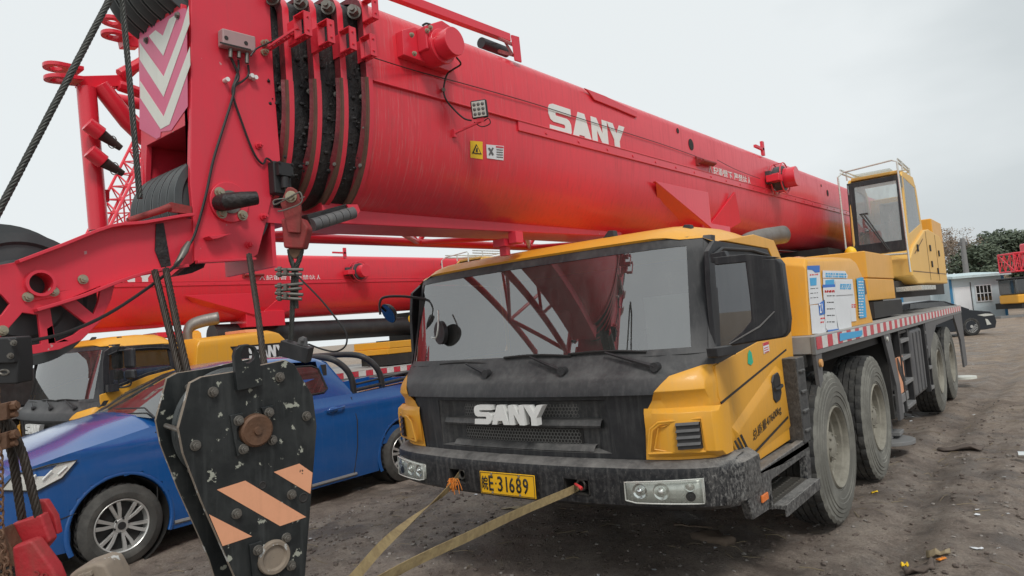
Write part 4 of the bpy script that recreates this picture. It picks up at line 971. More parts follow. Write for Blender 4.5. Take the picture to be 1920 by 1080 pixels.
def sheave(c, ax, R, w, par, name='sheave', mat='nylon', flanges=1, hub=.05):
    prof = [(hub, -w/2), (R*.55, -w/2), (R*.60, -w*.32), (R*.82, -w*.32), (R*.86, -w/2), (R, -w*.48), (R, -w*.38), (R*.88, 0), (R, w*.38), (R, w*.48), (R*.86, w/2), (R*.82, w*.32), (R*.60, w*.32), (R*.55, w/2), (hub, w/2), (hub, -w/2)]
    mb = MB(); mb.lathe(prof, c, ax, 56); return mb.done(name, mat, par, smooth=30)
def build_head(boom, main=True):
    HXp, HXm = BX+.24, BX-.24; T = boom
    fyy = at(358, 240, x=HXp).y
    def S(pts, x=HXp): return [V((x, p.y, p.z)) for p in ats(pts, x=x)]
    side = S([(350, -110), (358, 0), (358, 240), (357, 345), (362, 400), (365, 490), (474, 484), (484, 476), (500, 415), (526, 300), (514, 150), (500, -110)])
    if main:
        mb = MB(); mb.prism(side, (-.025, 0, 0)); hd = mb.done('head_plate', 'redhead', T, bevel=.004)
        mb = MB(); mb.prism([V((HXm, p.y, max(p.z, 2.13+(.06 if p.y > -1.8 else 0)))) for p in side if p.z > 2.1 or p.y < -1.8], (.025, 0, 0)); mb.done('head_plate', 'redhead', T, bevel=.004)
    else: hd = T
    if not main:
        mb = MB(); mb.prism(side, (HXm-HXp, 0, 0)); mb.done('head_plate', 'redhead', T, bevel=.004); return
    # bottom edge flange of the side plate
    mb = MB(); q = S([(365, 490), (474, 484)]); mb.prism([q[0], q[1], q[1]+V((.03, 0, 0)), q[0]+V((.03, 0, 0))], (0, 0, -.012)); mb.done('edge_flange', 'redhead', hd, bevel=.003)
    # front plate: upper panel and the frame round the sheave opening
    def Fp(pts, o=0): return [V((p.x, fyy+o, p.z)) for p in ats(pts, y=fyy)]
    xl = HXm+.002; zt = 3.06
    mb = MB(); pts = Fp([(258, 62), (350, -2), (357, -2), (357, 340), (350, 340), (352, 233), (275, 273), (272, 352), (262, 358)])
    pts = [V((max(xl, min(p.x, HXp-.026)), p.y, p.z)) for p in pts]
    mb.prism(pts, (0, .025, 0)); fp = mb.done('front_plate', 'redhead', T, bevel=.003)
    z = lambda L: [(a/3.6, b/3.6) for a, b in L]
    mb = MB(); mb.prism(Fp(z([(945, 225), (1205, 70), (1245, 55), (1262, 60), (1270, 720), (1160, 880), (1088, 890), (1085, 925), (1060, 938), (945, 870)]), -.001), (0, -.0015, 0)); dec = mb.done('reflective_panel', 'pink', fp, smooth=0)
    for L in ([(1010, 245), (1055, 205), (1105, 242), (1148, 130), (1210, 88), (1108, 378)], [(948, 288), (1110, 518), (1232, 200), (1278, 40), (1284, 165), (1110, 655), (948, 402)], [(950, 545), (1110, 788), (1287, 318), (1290, 442), (1150, 840), (1090, 872), (952, 662)]):
        mb = MB(); mb.prism(Fp(z(L), -.0028), (0, -.0012, 0)); mb.done('chevron', 'cream', dec, smooth=0)
    mb = MB()
    for a, b in ((1207, 108), (995, 275)): mb.bolt(Fp(z([(a, b)]), -.002)[0], (0, -1, 0), .012, .012)
    mb.done('panel_bolt', 'steel', fp)
    mb = MB(); mb.box(HXm+.03, HXp-.03, fyy+.36, fyy+.38, 2.0, 3.3); mb.box(HXm+.03, HXp-.03, fyy+.02, fyy+.36, 2.60, 2.62); mb.done('inner_wall', 'redhead', T)
    # sheave banks
    ca = at(428, 380, x=HXp); n = 6
    for k in range(n):
        x = HXm+.06+k*(.36/(n-1)); sheave(V((x, ca.y, ca.z)), (1, 0, 0), .215, .066, T)
    mb = MB(); mb.cyl((HXm-.02, ca.y, ca.z), (HXp+.02, ca.y, ca.z), .05); mb.done('sheave_pin', 'steel', T)
    for k in range(5): sheave(V((HXm+.07+k*.085, fyy+.11, 3.33)), (1, 0, 0), .255, .075, T)
    # pin plate and bar
    mb = MB(); q = V((HXp, ca.y, ca.z)); mb.cyl(q, q+V((.014, 0, 0)), .088, n=40); pp = mb.done('pin_plate', 'redhead', hd, bevel=.004)
    mb = MB()
    for a, b in ((411, 361), (415, 400), (454, 404)): mb.bolt(at(a, b, x=HXp+.014), (1, 0, 0), .017, .02)
    mb.done('pin_bolt', 'bolt', pp)
    mb = MB(); mb.tube([at(412, 381, x=HXp+.014), at(428, 378, x=HXp+.09), at(455, 374, x=HXp+.13), at(483, 371, x=HXp+.15)], [.036, .037, .033, .028], n=16); mb.done('pin_bar', 'grease', pp, bevel=.004)
    # small fittings on the side
    mb = MB(); mb.prism(ats([(380, 446), (424, 441), (400, 450), (388, 452)], x=HXp), (.05, 0, 0)); mb.done('side_lug', 'redhead', hd, bevel=.002)
    for a, b in ((466, 459), (493, 407), (484, 274)): mb = MB(); mb.bolt(at(a, b, x=HXp), (1, 0, 0), .012, .03); mb.done('side_stud', 'redhead', hd)
    # sensor box with sockets and leads
    b0 = ats([(404, 60), (466, 78), (470, 102), (405, 92)], x=HXp+.004)
    mb = MB(); mb.prism(ats([(407, 58), (470, 74), (471, 104), (408, 90)], x=HXp+.004), (.045, 0, 0)); sb = mb.done('sensor_box', 'sensor', hd, bevel=.008)
    mb = MB()
    for a, b in ((424, 71), (461, 81)): mb.cyl(at(a, b, x=HXp+.0485), at(a, b, x=HXp+.0485)+V((.003, 0, 0)), .009, n=12)
    q = ats([(412, 78), (470, 92), (470, 95), (412, 81)], x=HXp+.049); mb.prism(q, (.001, 0, 0)); mb.done('lid_screw', 'inter', sb)
    for a, b, l in ((432, 98, 14), (448, 103, 8), (463, 106, 18)): mb = MB(); mb.cyl(at(a, b-6, x=HXp+.03), at(a, b+l*.7, x=HXp+.03), .009, n=10); mb.done('cable_plug', 'steel', sb)
    def wire(pts, x, r, name='cable', mat='cable', par=hd):
        P = [at(a, b, x=HXp+x) if len(q) == 2 else at(a, b, x=HXp+q[2]) for q in pts for a, b in (q[:2],)]
        mb = MB(); mb.tube(smoothpts(P, 5), r, n=6); return mb.done(name, mat, par)
    wire([(433, 108), (443, 130), (447, 145), (440, 160), (437, 180), (420, 235), (400, 300), (385, 370), (365, 440), (350, 465)], .015, .006)
    wire([(447, 112), (447, 130), (441, 150), (436, 175), (452, 225), (475, 285), (492, 307), (500, 297), (512, 305)], .012, .005)
    wire([(465, 122), (466, 140), (455, 152), (442, 160), (437, 172)], .014, .005)
    wire([(470, 105), (480, 92), (500, 82), (530, 68), (556, 57), (580, 60), (600, 68), (640, 88), (682, 104), (700, 110)], .05, .004)
    for a, b in ((467, 145), (474, 148), (421, 152)): mb = MB(); mb.cyl(at(a, b, x=HXp), at(a, b, x=HXp)+V((.03, 0, 0)), .010, n=10); mb.done('cable_clip', 'white', hd)
    mb = MB()
    for a, b in ((494, 82), (494, 99)): mb.bolt(at(a, b, x=HXp), (1, 0, 0), .012, .03)
    mb.done('guide_bolt', 'bolt', hd)
    # perforated cable arm
    mb = MB(); a, b = at(503, 92, x=HXp+.03), at(560, 55, x=HXp+.17); d = (b-a); u = V((0, 0, 1)); s1 = d.cross(u).normalized()
    for k in (-1, 1): mb.tube([a+s1*.014*k, b+s1*.014*k], .005, n=6)
    for k in range(8): mb.tube([a+d*(k/7)+s1*.014, a+d*(k/7)-s1*.014], .004, n=4)
    mb.prism([a, b, b+u*.018, a+u*.018], s1*.003); mb.done('cable_arm', 'redhead', hd)
    # lead with joint down to the arm
    mb = MB(); P = [at(350, 465, x=HXp+.02), at(340, 485, x=HXp+.05), at(318, 508, x=HXp+.06), at(270, 545, x=HXp+.07), at(200, 590, x=HXp+.08), at(120, 625, x=HXp+.08), at(35, 643, x=HXp+.08)]
    mb.tube(smoothpts(P, 5), .006, n=6); mb.done('cable', 'cable', hd)
    mb = MB(); mb.tube([at(354, 455, x=HXp+.02), at(346, 470, x=HXp+.03), at(342, 478, x=HXp+.04), at(330, 498, x=HXp+.05)], [.010, .016, .013, .010], n=10); mb.done('cable_joint', 'steel', hd)
    # limit switch
    mb = MB(); c = at(526, 335, x=HXp+.03); mb.box(c.x-.03, c.x+.02, c.y-.045, c.y+.045, c.z-.075, c.z+.075); ls = mb.done('limit_switch', 'plastic', hd, bevel=.008)
    mb = MB(); mb.box(c.x+.021, c.x+.045, c.y-.035, c.y+.04, c.z+.005, c.z+.065); mb.cyl(c+V((.03, 0, 0)), c+V((.03, 0, -.05)), .018)
    for dy, dz in ((-.03, .06), (.035, .06), (-.03, .01), (.035, .01), (0, .09)): mb.bolt(c+V((.045, dy, dz)), (1, 0, 0), .006, .006)
    mb.done('switch_cover', 'plastic', ls, bevel=.004)
    mb = MB(); mb.tube(smoothpts([c+V((.03, 0, -.05)), c+V((.03, .01, -.09)), c+V((.03, -.02, -.12)), c+V((.03, .02, -.15)), c+V((.03, .04, -.11)), c+V((.03, .1, -.08))], 4), .003, n=6); mb.done('wire', 'steel', ls)
    # ribbed roller guard under the collars
    a = at(570, 395, x=HXp+.1); b = at(668, 392, x=HXp+.1); mb = MB(); d = (b-a)/7
    mb.prism([at(575, 402, x=HXp+.1), at(650, 382, x=HXp+.1), at(668, 393, x=HXp+.1), at(664, 405, x=HXp+.1), at(640, 412, x=HXp+.1), at(585, 424, x=HXp+.1)], (-.12, 0, 0)); gd = mb.done('roller_guard', 'grease', T, bevel=.004)
    mb = MB()
    for k in range(6): mb.cyl(at(585+k*13, 422-k*4, x=HXp+.104), at(597+k*13, 418.5-k*4, x=HXp+.104), .030, n=14)
    mb.done('roller', 'gryd', gd)
    mb = MB(); mb.prism(ats([(648, 384), (668, 384), (673, 396), (665, 408), (655, 398)], x=HXp+.105), (.01, 0, 0)); mb.bolt(at(663, 397, x=HXp+.115), (1, 0, 0), .01, .01); mb.done('guard_end', 'redhead', gd)
    mb = MB(); mb.box(HXm+.02, HXp-.02, ca.y+.05, ca.y+.32, 2.20, 2.27); mb.done('head_base', 'redhead', T)
    build_arm(T, HXp, HXm, ca)
def build_arm(T, HXp, HXm, ca):
    """tip arm carrying the single sheave in front of the head"""
    x = HXp-.03
    out = ats([(365, 413), (330, 408), (262, 420), (200, 427), (110, 462), (30, 492), (-15, 500), (-80, 520), (-90, 600), (-60, 645), (0, 662), (60, 664), (110, 655), (150, 638), (185, 603), (205, 562), (212, 533), (280, 512), (350, 499), (365, 490)], x=x)
    holes = [ats(h, x=x) for h in ([(134, 558), (185, 537), (181, 566), (172, 590)], [(91, 579), (113, 573), (160, 609), (135, 628), (101, 642)], [(39, 587), (68, 591), (74, 645), (30, 652), (0, 645), (-8, 640)], [(-20, 540), (0, 554), (15, 571), (0, 591), (-30, 610)], ) ]
    c = at(70, 533, x=x); r = .036
    holes.append([c+V((0, r*math.cos(2*PI*i/20), r*math.sin(2*PI*i/20))) for i in range(20)])
    mb = MB(); mb.prism(out, (.018, 0, 0), holes=holes); arm = mb.done('tip_arm', 'redhead', T, bevel=.002)
    mb = MB(); mb.prism([p+V((-.17, 0, 0)) for p in out], (.018, 0, 0), holes=[[p+V((-.17, 0, 0)) for p in h] for h in holes]); mb.done('arm_plate', 'redhead', arm)
    mb = MB(); mb.lathe([(.036, -.06), (.046, -.06), (.046, .028), (.036, .028), (.036, -.06)], c+V((.014, 0, 0)), (1, 0, 0), 28); mb.done('arm_bushing', 'redhead', arm)
    mb = MB(); c2 = V((x-.085, at(52, 558, x=x).y, at(52, 558, x=x).z)); mb.free = None
    sheave(c2, (1, 0, 0), .235, .075, arm, hub=.03)
    c3 = at(10, 530, x=x-.28); 
    sheave(V((x-.30, c2.y+.0, c2.z+.03)), (1, 0, 0), .27, .075, arm, hub=.03)
    for edge in ([(355, 405), (330, 408), (262, 420), (200, 427), (110, 462), (28, 493)], [(345, 500), (280, 510), (215, 530), (150, 556), (62, 583)]):
        mb = MB(); q = smoothpts(ats(edge, x=x+.0185), 3)
        rows = [q, [p+V((.045, 0, 0)) for p in q]]
        mb.grid(rows); mb.done('arm_flange', 'redhead', arm, solid=.012, bevel=.002)
    mb = MB(); mb.prism(ats([(42, 556), (105, 546), (110, 556), (45, 568)], x=x+.019), (.006, 0, 0))
    mb.done('arm_strap_plate', 'redhead', arm, bevel=.002)
    for a, b in ((52, 557), (100, 547), (4, 620), (155, 524)): mb = MB(); mb.bolt(at(a, b, x=x+.02), (1, 0, 0), .013, .018); mb.done('arm_bolt', 'bolt', arm)
    # rollers and guide rods by the sheave opening
    mb = MB(); mb.tube(ats([(240, 414), (300, 395), (318, 388)], x=x+.03), [.012, .014, .015], n=12); mb.prism(ats([(300, 392), (318, 380), (357, 388), (357, 402), (318, 398)], x=x+.02), (.012, 0, 0)); mb.done('guide_rod', 'redrust', arm)
    mb = MB(); q = ats([(350, 492), (386, 492), (382, 502), (360, 512), (330, 517), (350, 500)], x=x-.03); mb.prism(q, (-.06, 0, 0)); mb.done('rope_guide', 'grease', arm)
    # dark boss where the arm meets the head
    mb = MB(); mb.prism(ats([(292, 420), (306, 418), (320, 498), (303, 503), (290, 470)], x=x+.0195), (.004, 0, 0)); mb.done('rope_slot', 'grease', arm)

def build_jib(T):
    """lattice jib stowed along the far side of the boom"""
    X0, X1 = -1.25, -.70; mb = MB(); Y = [-1.7+i*.75 for i in range(16)]
    zb = lambda y: bz(y)-1.0; zt = lambda y: bz(y)-.25
    for x in (X0, X1):
        mb.tube([V((x, Y[0], zb(Y[0]))), V((x, Y[-1], zb(Y[-1])))], .035, n=10)
        mb.tube([V((x, Y[0], zt(Y[0]))), V((x, Y[-1], zt(Y[-1])))], .035, n=10)
    for i, (a, b) in enumerate(zip(Y, Y[1:])):
        k = i % 2
        mb.tube([V((X0 if k else X1, a, zb(a))), V((X1 if k else X0, b, zb(b)))], .022, n=8)
        for x in (X0, X1): mb.tube([V((x, a, zb(a) if k else zt(a))), V((x, b, zt(b) if k else zb(b)))], .02, n=8)
    j = mb.done('lattice_jib', 'red', T, smooth=50)
    x = -.82
    A = lambda a, b, xx=x: at(a, b, x=xx)
    mb = MB(); mb.tube([A(162, 165), A(185, 432)], .043, n=16); mb.done('end_post', 'red', j)
    mb = MB()
    mb.prism(ats([(150, 142), (225, 140), (262, 118), (300, 100), (300, 112), (262, 132), (232, 160), (185, 166), (150, 158)], x=x), (-.07, 0, 0))
    mb.tube([A(187, 160), A(240, 228), A(275, 262)], .045, n=12); mb.tube([A(222, 160), A(285, 182)], .03, n=8); mb.tube([A(225, 140), A(300, 98)], .03, n=8)
    mb.done('end_frame', 'red', j, bevel=.004)
    mb = MB(); mb.prism(ats([(228, 66), (244, 46), (262, 52), (262, 88), (232, 86)], x=x), (-.06, 0, 0)); mb.done('lug_block', 'red', j, bevel=.004)
    mb = MB(); mb.prism(ats([(186, 355), (206, 355), (206, 378), (186, 378)], x=x), (-.05, 0, 0)); mb.done('post_plate', 'red', j, bevel=.004)
    for cx, cy, ex, ey in ((105, 129, 150, 138), (107, 151, 150, 156), (211, 43, 240, 52), (212, 69, 240, 76)):
        c = A(cx, cy); e = A(ex, ey); d = (e-c).normalized(); s1 = V((0, 0, 1)).cross(d).normalized()*.055; t = V((0, 0, .02))
        o = [c+(-d*math.cos(a)*.055+s1*math.sin(a)) for a in [-PI/2+PI*i/10 for i in range(11)]]
        poly = o+[e+s1, e-s1]
        hole = [c+(d*math.cos(a)*.026+s1.normalized()*math.sin(a)*.026) for a in [2*PI*i/14 for i in range(14)]]
        mb = MB(); mb.prism(poly, t, holes=[hole]); mb.done('jib_lug', 'red', j, bevel=.003)
    for a0, b0, a1, b1, a2, b2 in ((163, 232, 190, 252, 227, 278), (167, 283, 194, 304, 231, 326)):
        p0, p1, p2 = A(a0, b0, x+.1), A(a1, b1, x+.1), A(a2, b2, x+.1)
        mb = MB(); mb.cyl(p0, p1, .036); pn = mb.done('pin_sleeve', 'red', j, bevel=.003)
        mb = MB(); mb.cyl(p1, p2, .028, .015); mb.done('pin', 'rope', pn)
        mb = MB(); c = p1.lerp(p2, .55); mb.tube([c+RT*.022*math.cos(t)+UP*.03*math.sin(t) for t in [2*PI*i/14 for i in range(15)]], .0025, n=5); mb.done('cotter_ring', 'steel', pn)

def build_upper(T, main=True):
    # slewing ring and superstructure
    mb = MB(); mb.cyl((0, 7.3, 1.40), (0, 7.3, 1.62), .85, n=40); mb.box(-1.1, 1.1, 6.6, 11.8, 1.62, 1.85); mb.box(-.9, .35, 6.8, 12.0, 1.85, 2.4); mb.box(-.6, .3, 6.7, 7.1, 1.6, 2.3)
    mb.box(.5, 1.2, 4.9, 6.6, 1.42, 1.60); mb.done('turntable', 'under', T)
    mb = MB()
    mb.prism([V((x, y, 1.615)) for x, y in ((1.15, 4.98), (.45, 4.75), (.45, 6.55), (1.15, 6.52))], (0, 0, .25)); mb.prism([V((x, y, 1.872)) for x, y in ((1.15, 5.02), (.45, 4.79), (.45, 6.6), (1.15, 6.58))], (0, 0, .30)); mb.done('winch_cover', 'yel', T, bevel=.012)
    mb = MB(); mb.sphere((.82, 5.9, 2.22), .07, (1, 1, 1.2)); mb.done('tank_cap', 'label', T)
    # fine cab shell
    X0, X1, Yf, Yb = .53, 1.24, 7.42, 8.75; ZB, ZT = 2.02, 3.40
    mb = MB()
    for s, X in ((-1, X0), (1, X1)):
        hole = [V((X, y, z)) for y, z in ((7.52, 2.50), (8.68, 2.72), (8.55, 3.25), (7.60, 3.30))]
        mb.prism([V((X, y, z)) for y, z in ((Yf+.02, 1.9), (Yf, 2.45), (Yf+.1, 3.33), (Yf+.2, 3.40), (Yb-.25, 3.42), (Yb-.05, 3.25), (Yb+.1, 2.65), (Yb+.1, 1.9))], (-s*.04, 0, 0), holes=[hole])
    mb.box(X0+.04, X1-.04, Yf+.18, Yb-.2, 3.37, 3.42); mb.box(X0+.04, X1-.04, Yb-.0, Yb+.05, 1.9, 3.2)
    mb.box(X0+.04, X1-.04, Yf+.06, Yb, 1.9, 1.98)
    oc = mb.done('crane_cab', 'yelpale', T, bevel=.015, seg=3)
    mb = MB(); mb.box(X1-.02, X1-.004, 7.5, 8.70, 2.48, 3.31); mb.done('side_glass', 'glassC', oc)
    mb = MB(); mb.box(X0+.004, X0+.02, 7.5, 8.70, 2.48, 3.31); mb.done('side_glass', 'glassC', oc)
    mb = MB(); mb.prism([V((x, y, z)) for x, z, y in ((X0-.004, 2.28, Yf-.012), (X1-.02, 2.28, Yf-.012), (X1-.02, 3.34, Yf+.097), (X0-.004, 3.34, Yf+.097))], (0, .03, 0), holes=[[V((x, y, z)) for x, z, y in ((X0+.09, 2.42, Yf+.005), (X1-.08, 2.42, Yf+.005), (X1-.08, 3.27, Yf+.092), (X0+.09, 3.27, Yf+.092))]])
    mb.prism([V((x, Yf-.012, z)) for x, z in ((X0+.05, 1.95), (X1-.22, 1.95), (X1-.16, 2.20), (X1-.03, 2.28), (X0+.02, 2.28))], (0, .03, 0)); mb.done('cab_frame', 'blk', oc, bevel=.004)
    mb = MB(); mb.prism([V((x, y, z)) for x, z, y in ((X0+.06, 2.40, Yf+.012), (X1-.06, 2.40, Yf+.012), (X1-.06, 3.29, Yf+.105), (X0+.06, 3.29, Yf+.105))], (0, .005, 0)); mb.done('front_glass', 'glassC', oc)
    mb = MB(); mb.box(X0+.15, X1-.15, 8.2, 8.7, 2.0, 2.75); mb.box(X0+.2, X1-.2, 8.55, 8.72, 2.7, 3.1); mb.done('operator_seat', 'dash', oc, bevel=.03)
    mb = MB(); mb.box(X0+.05, X1-.05, 7.5, 7.8, 1.98, 2.4); mb.done('console', 'dash', oc, bevel=.02)
    mb = MB()
    for k in (0, .02): mb.tube([V((.68+k*2, Yf+.02, 2.85)), V((.98+k, Yf-.04, 2.30))], .008, n=6)
    mb.tube([V((.66, Yf+.03, 2.86)), V((.77, Yf+.03, 2.86))], .008, n=6); mb.done('wiper_arm', 'ink', oc)
    # guard rails of bright tube
    mb = MB(); t = .013
    mb.tube([V((.50, 7.15, 1.95)), V((.50, 7.15, 3.40)), V((.56, 7.2, 3.46)), V((1.18, 7.2, 3.50)), V((1.25, 7.15, 3.46)), V((1.27, 7.05, 1.95))], t, n=8)
    mb.tube([V((.50, 7.15, 2.25)), V((1.27, 7.1, 2.20))], t, n=8)
    for dz in (0, .05): mb.tube([V((.52, 7.25, 3.46+dz)), V((.52, 8.3, 3.50+dz)), V((.62, 8.6, 3.50+dz)), V((1.2, 8.5, 3.50+dz)), V((1.24, 7.3, 3.47+dz))], t, n=8)
    for x, y in ((.52, 7.6), (.52, 8.2), (1.24, 7.6), (1.23, 8.3)): mb.tube([V((x, y, 3.40)), V((x, y, 3.53))], t, n=6)
    mb.done('guard_rail', 'lampshell', oc)
    mb = MB(); mb.box(.62, 1.1, 7.5, 8.4, 3.425, 3.45); mb.done('roof_window', 'lens', oc)
    # body behind the cab
    mb = MB(); mb.prism([V((1.28, y, z)) for y, z in ((7.15, 1.90), (7.15, 2.15), (7.55, 2.32), (8.75, 2.62), (9.2, 2.66), (10.4, 2.62), (10.75, 2.5), (10.75, 1.80), (7.6, 1.80))], (-.5, 0, 0)); bd = mb.done('engine_housing', 'yelpale', T, bevel=.02, seg=3)
    mb = MB(); mb.prism([V((1.283, y, z)) for y, z in ((7.5, 2.22), (8.4, 2.47), (8.4, 2.455), (7.5, 2.205))], (.002, 0, 0))
    for y in (8.75, 9.75): mb.box(1.281, 1.284, y, y+.015, 1.85, 2.6)
    mb.box(1.281, 1.284, 7.2, 10.7, 1.96, 1.97); mb.done('panel_gap', 'rubtrim', bd, smooth=0)
    mb = MB()
    for y, z in ((7.75, 2.30), (9.0, 2.35), (9.0, 2.1), (9.95, 2.3), (9.6, 2.0)): mb.box(1.283, 1.30, y, y+.06, z-.05, z+.05)
    mb.done('latch', 'blkclean', bd, bevel=.004)
    mb = MB(); mb.box(1.1, 1.40, 6.9, 8.2, 1.70, 1.76); mb.done('cab_step', 'lampshell', T, bevel=.004)
    mb = MB(); mb.box(-1.2, 1.12, 11.0, 12.3, 2.25, 3.0); cw = mb.done('counterweight', 'yel', T, bevel=.02, seg=3)
    mb = MB(); mb.box(1.122, 1.124, 11.05, 12.25, 2.62, 2.63); mb.box(1.122, 1.128, 11.3, 11.45, 2.35, 2.6); mb.box(1.122, 1.128, 11.7, 11.8, 2.35, 2.6); mb.done('panel_gap', 'rubtrim', cw, smooth=0)
    mb = MB(); mb.cyl((.6, 11.2, 3.0), (.6, 11.2, 3.06), .06); mb.sphere((.6, 11.2, 3.08), .06, (1, 1, 1.3)); mb.done('beacon', 'amber', T)
    # boom rest on the deck
    mb = MB(); mb.prism([V((-.35, 1.9, 2.0)), V((.35, 1.9, 2.0)), V((.30, 1.9, 2.20)), V((.22, 1.9, 2.24)), V((.05, 1.9, 2.14)), V((-.3, 1.9, 2.2))], (0, .2, 0)); mb.box(-.3, .3, 1.9, 2.1, 1.4, 2.0); mb.done('boom_rest', 'yel', T, bevel=.006)
    mb = MB(); mb.box(-.5, .0, 1.6, 2.2, 2.17, 2.25); mb.done('boom_pad', 'redhead', T, bevel=.006)
    # lifting ram
    mb = MB(); mb.cyl((BX+.05, 2.5, 2.15), (BX+.05, 7.6, 2.10), .185, n=28); mb.done('lifting_ram', 'blkclean', T)

def build_mirror(T, main=True):
    if main:
        YM = .30
        q = ats([(1396, 490), (1404, 483), (1457, 484), (1465, 494), (1478, 598), (1476, 622), (1468, 633), (1370, 649), (1365, 643), (1390, 622), (1408, 600), (1405, 560)], y=YM)
        mb = MB(); mb.prism(q, (0, .075, 0)); mr = mb.done('mirror_housing', 'blk', T, bevel=.014, seg=3)
        g = ats([(1410, 500), (1454, 496), (1466, 600), (1460, 622), (1412, 628), (1415, 600)], y=YM+.077)
        mb = MB(); mb.prism(g, (0, .002, 0)); mb.done('mirror_glass', 'mirror', mr)
        mb = MB(); mb.tube([at(1452, 584, y=YM-.001), at(1425, 612, y=YM-.001), at(1368, 645, y=YM-.001)], [.003, .005, .003], n=5); mb.done('mirror_crease', 'gry', mr)
        mb = MB(); mb.prism(ats([(1332, 476), (1358, 470), (1364, 482), (1345, 494), (1332, 492)], y=.32), (0, .05, 0)); mb.prism(ats([(1336, 483), (1400, 476), (1460, 482), (1400, 491), (1340, 497)], y=YM), (0, .04, 0)); mb.done('mirror_arm', 'blk', mr, bevel=.004)
        mb = MB(); mb.prism(ats([(1343, 652), (1380, 646), (1383, 660), (1380, 665), (1346, 670)], x=1.31), (-.06, 0, 0)); mb.done('mirror_mount', 'blk', mr, bevel=.006)
        # far-side round mirror on its bow
        mb = MB(); P = ats([(800, 562), (760, 556), (722, 557), (712, 568), (713, 590)], d=5.3); mb.tube(smoothpts(P, 4), .010, n=8); q = ats([(795, 555), (808, 556), (805, 640), (790, 640)], d=5.3)
        mb.prism(ats([(786, 556), (803, 560), (790, 680), (782, 690), (784, 620)], d=5.32), FW*.03)
        bw = mb.done('mirror_arm', 'blkclean', T)
        c = at(728, 588, d=5.28); n = (-FW*.62-RT*.62-UP*.45).normalized(); mb = MB(); mb.cyl(c, c-n*.04, .085, .06, n=28); mm = mb.done('mirror_housing', 'blkclean', bw, bevel=.004)
        mb = MB(); mb.cyl(c+n*.003, c+n*.001, .078, n=28); mb.done('mirror_glass', 'mirror', mm)
        mb = MB(); c = at(823, 624, y=.19); mb.cyl(c, c+V((.01, .03, 0)), .085, n=28); q = mb.done('blind_spot_mirror', 'blkclean', T, bevel=.004)
        mb = MB(); mb.tube(smoothpts([c+V((-.06, -.02, -.03)), c+V((.0, -.03, -.03)), c+V((.02, -.02, .06)), c+V((-.03, .04, .16))], 4), .006, n=6); mb.done('mirror_arm', 'lampshell', q)
    else:
        x = 1.42
        for z0, z1 in ((1.68, 2.0), (1.50, 1.655)):
            mb = MB(); mb.box(x-.12, x+.12, .66, .74, z0, z1); mr = mb.done('mirror_housing', 'blk', T, bevel=.035, seg=3)
        mb = MB(); mb.tube(smoothpts([V((1.25, .42, 1.42)), V((1.32, .60, 1.40)), V((1.40, .70, 1.42)), V((1.42, .70, 1.52))], 4), .012, n=8); mb.tube([V((1.25, .60, 1.98)), V((1.35, .62, 2.06)), V((1.42, .70, 2.0))], .01, n=8); mb.box(1.25, 1.34, .40, .56, 1.36, 1.45); mb.done('mirror_arm', 'blkclean', T, bevel=.003)

def crane(loc, label, main=True, scale=1):
    T = thing('crane_truck', loc, label, 'crane truck', 'truck cranes parked side by side', local=True, scale=scale)
    build_cab(T, main); build_bumper(T, main); number_plate(T, main); build_chassis(T, main); build_boom(T, main); build_upper(T, main); build_mirror(T, main)
    return T
crane1 = crane((0, 0, 0), 'nearest yellow crane truck, papers stuck on its engine cover, red boom overhead')
build_jib(crane1)
# ------------------------------------------------------------------ second crane, rear carrier
crane2 = crane((-7.25, -.45, -.17), 'dusty yellow crane truck with red boom, seen behind the blue pickup', False, .967)

# the second crane has a shorter cab with a higher belt line and a shorter engine cover
def reshape(root):
    for o in root.children_recursive:
        if o.type != 'MESH': continue
        n = o.name.split('.')[0]; pn = o.parent.name.split('.')[0]
        if n in ('door', 'window_band', 'side_window', 'rear_quarter', 'gutter', 'crease_shade', 'pressed_panel', 'door_handle', 'handle_pull', 'roof', 'rear_wall', 'mirror_arm', 'mirror_housing'):
            for v in o.data.vertices:
                y, z = v.co.y, v.co.z
                if y > .4: v.co.y = .4+(y-.4)*.77
                if n not in ('roof', 'rear_wall', 'gutter'): v.co.z = interp([(.6, .62), (1.0, 1.10), (1.35, 1.50), (1.45, 1.60), (1.6, 1.72), (1.95, 1.98), (2.05, 2.06)], z)
        elif n in ('engine_cover', 'hood_decal', 'letters', 'warning_label', 'exhaust_pipe', 'hood_vent') and pn != 'boom':
            if n == 'letters' and pn == 'crane_truck': continue
            for v in o.data.vertices: v.co.y = 1.46+(v.co.y-2.02)*.735; v.co.z = 1.40+(v.co.z-1.40)*1.14
        elif n == 'winch_cover':
            for v in o.data.vertices: v.co.z = 1.6+(v.co.z-1.6)*.4
reshape(crane2)

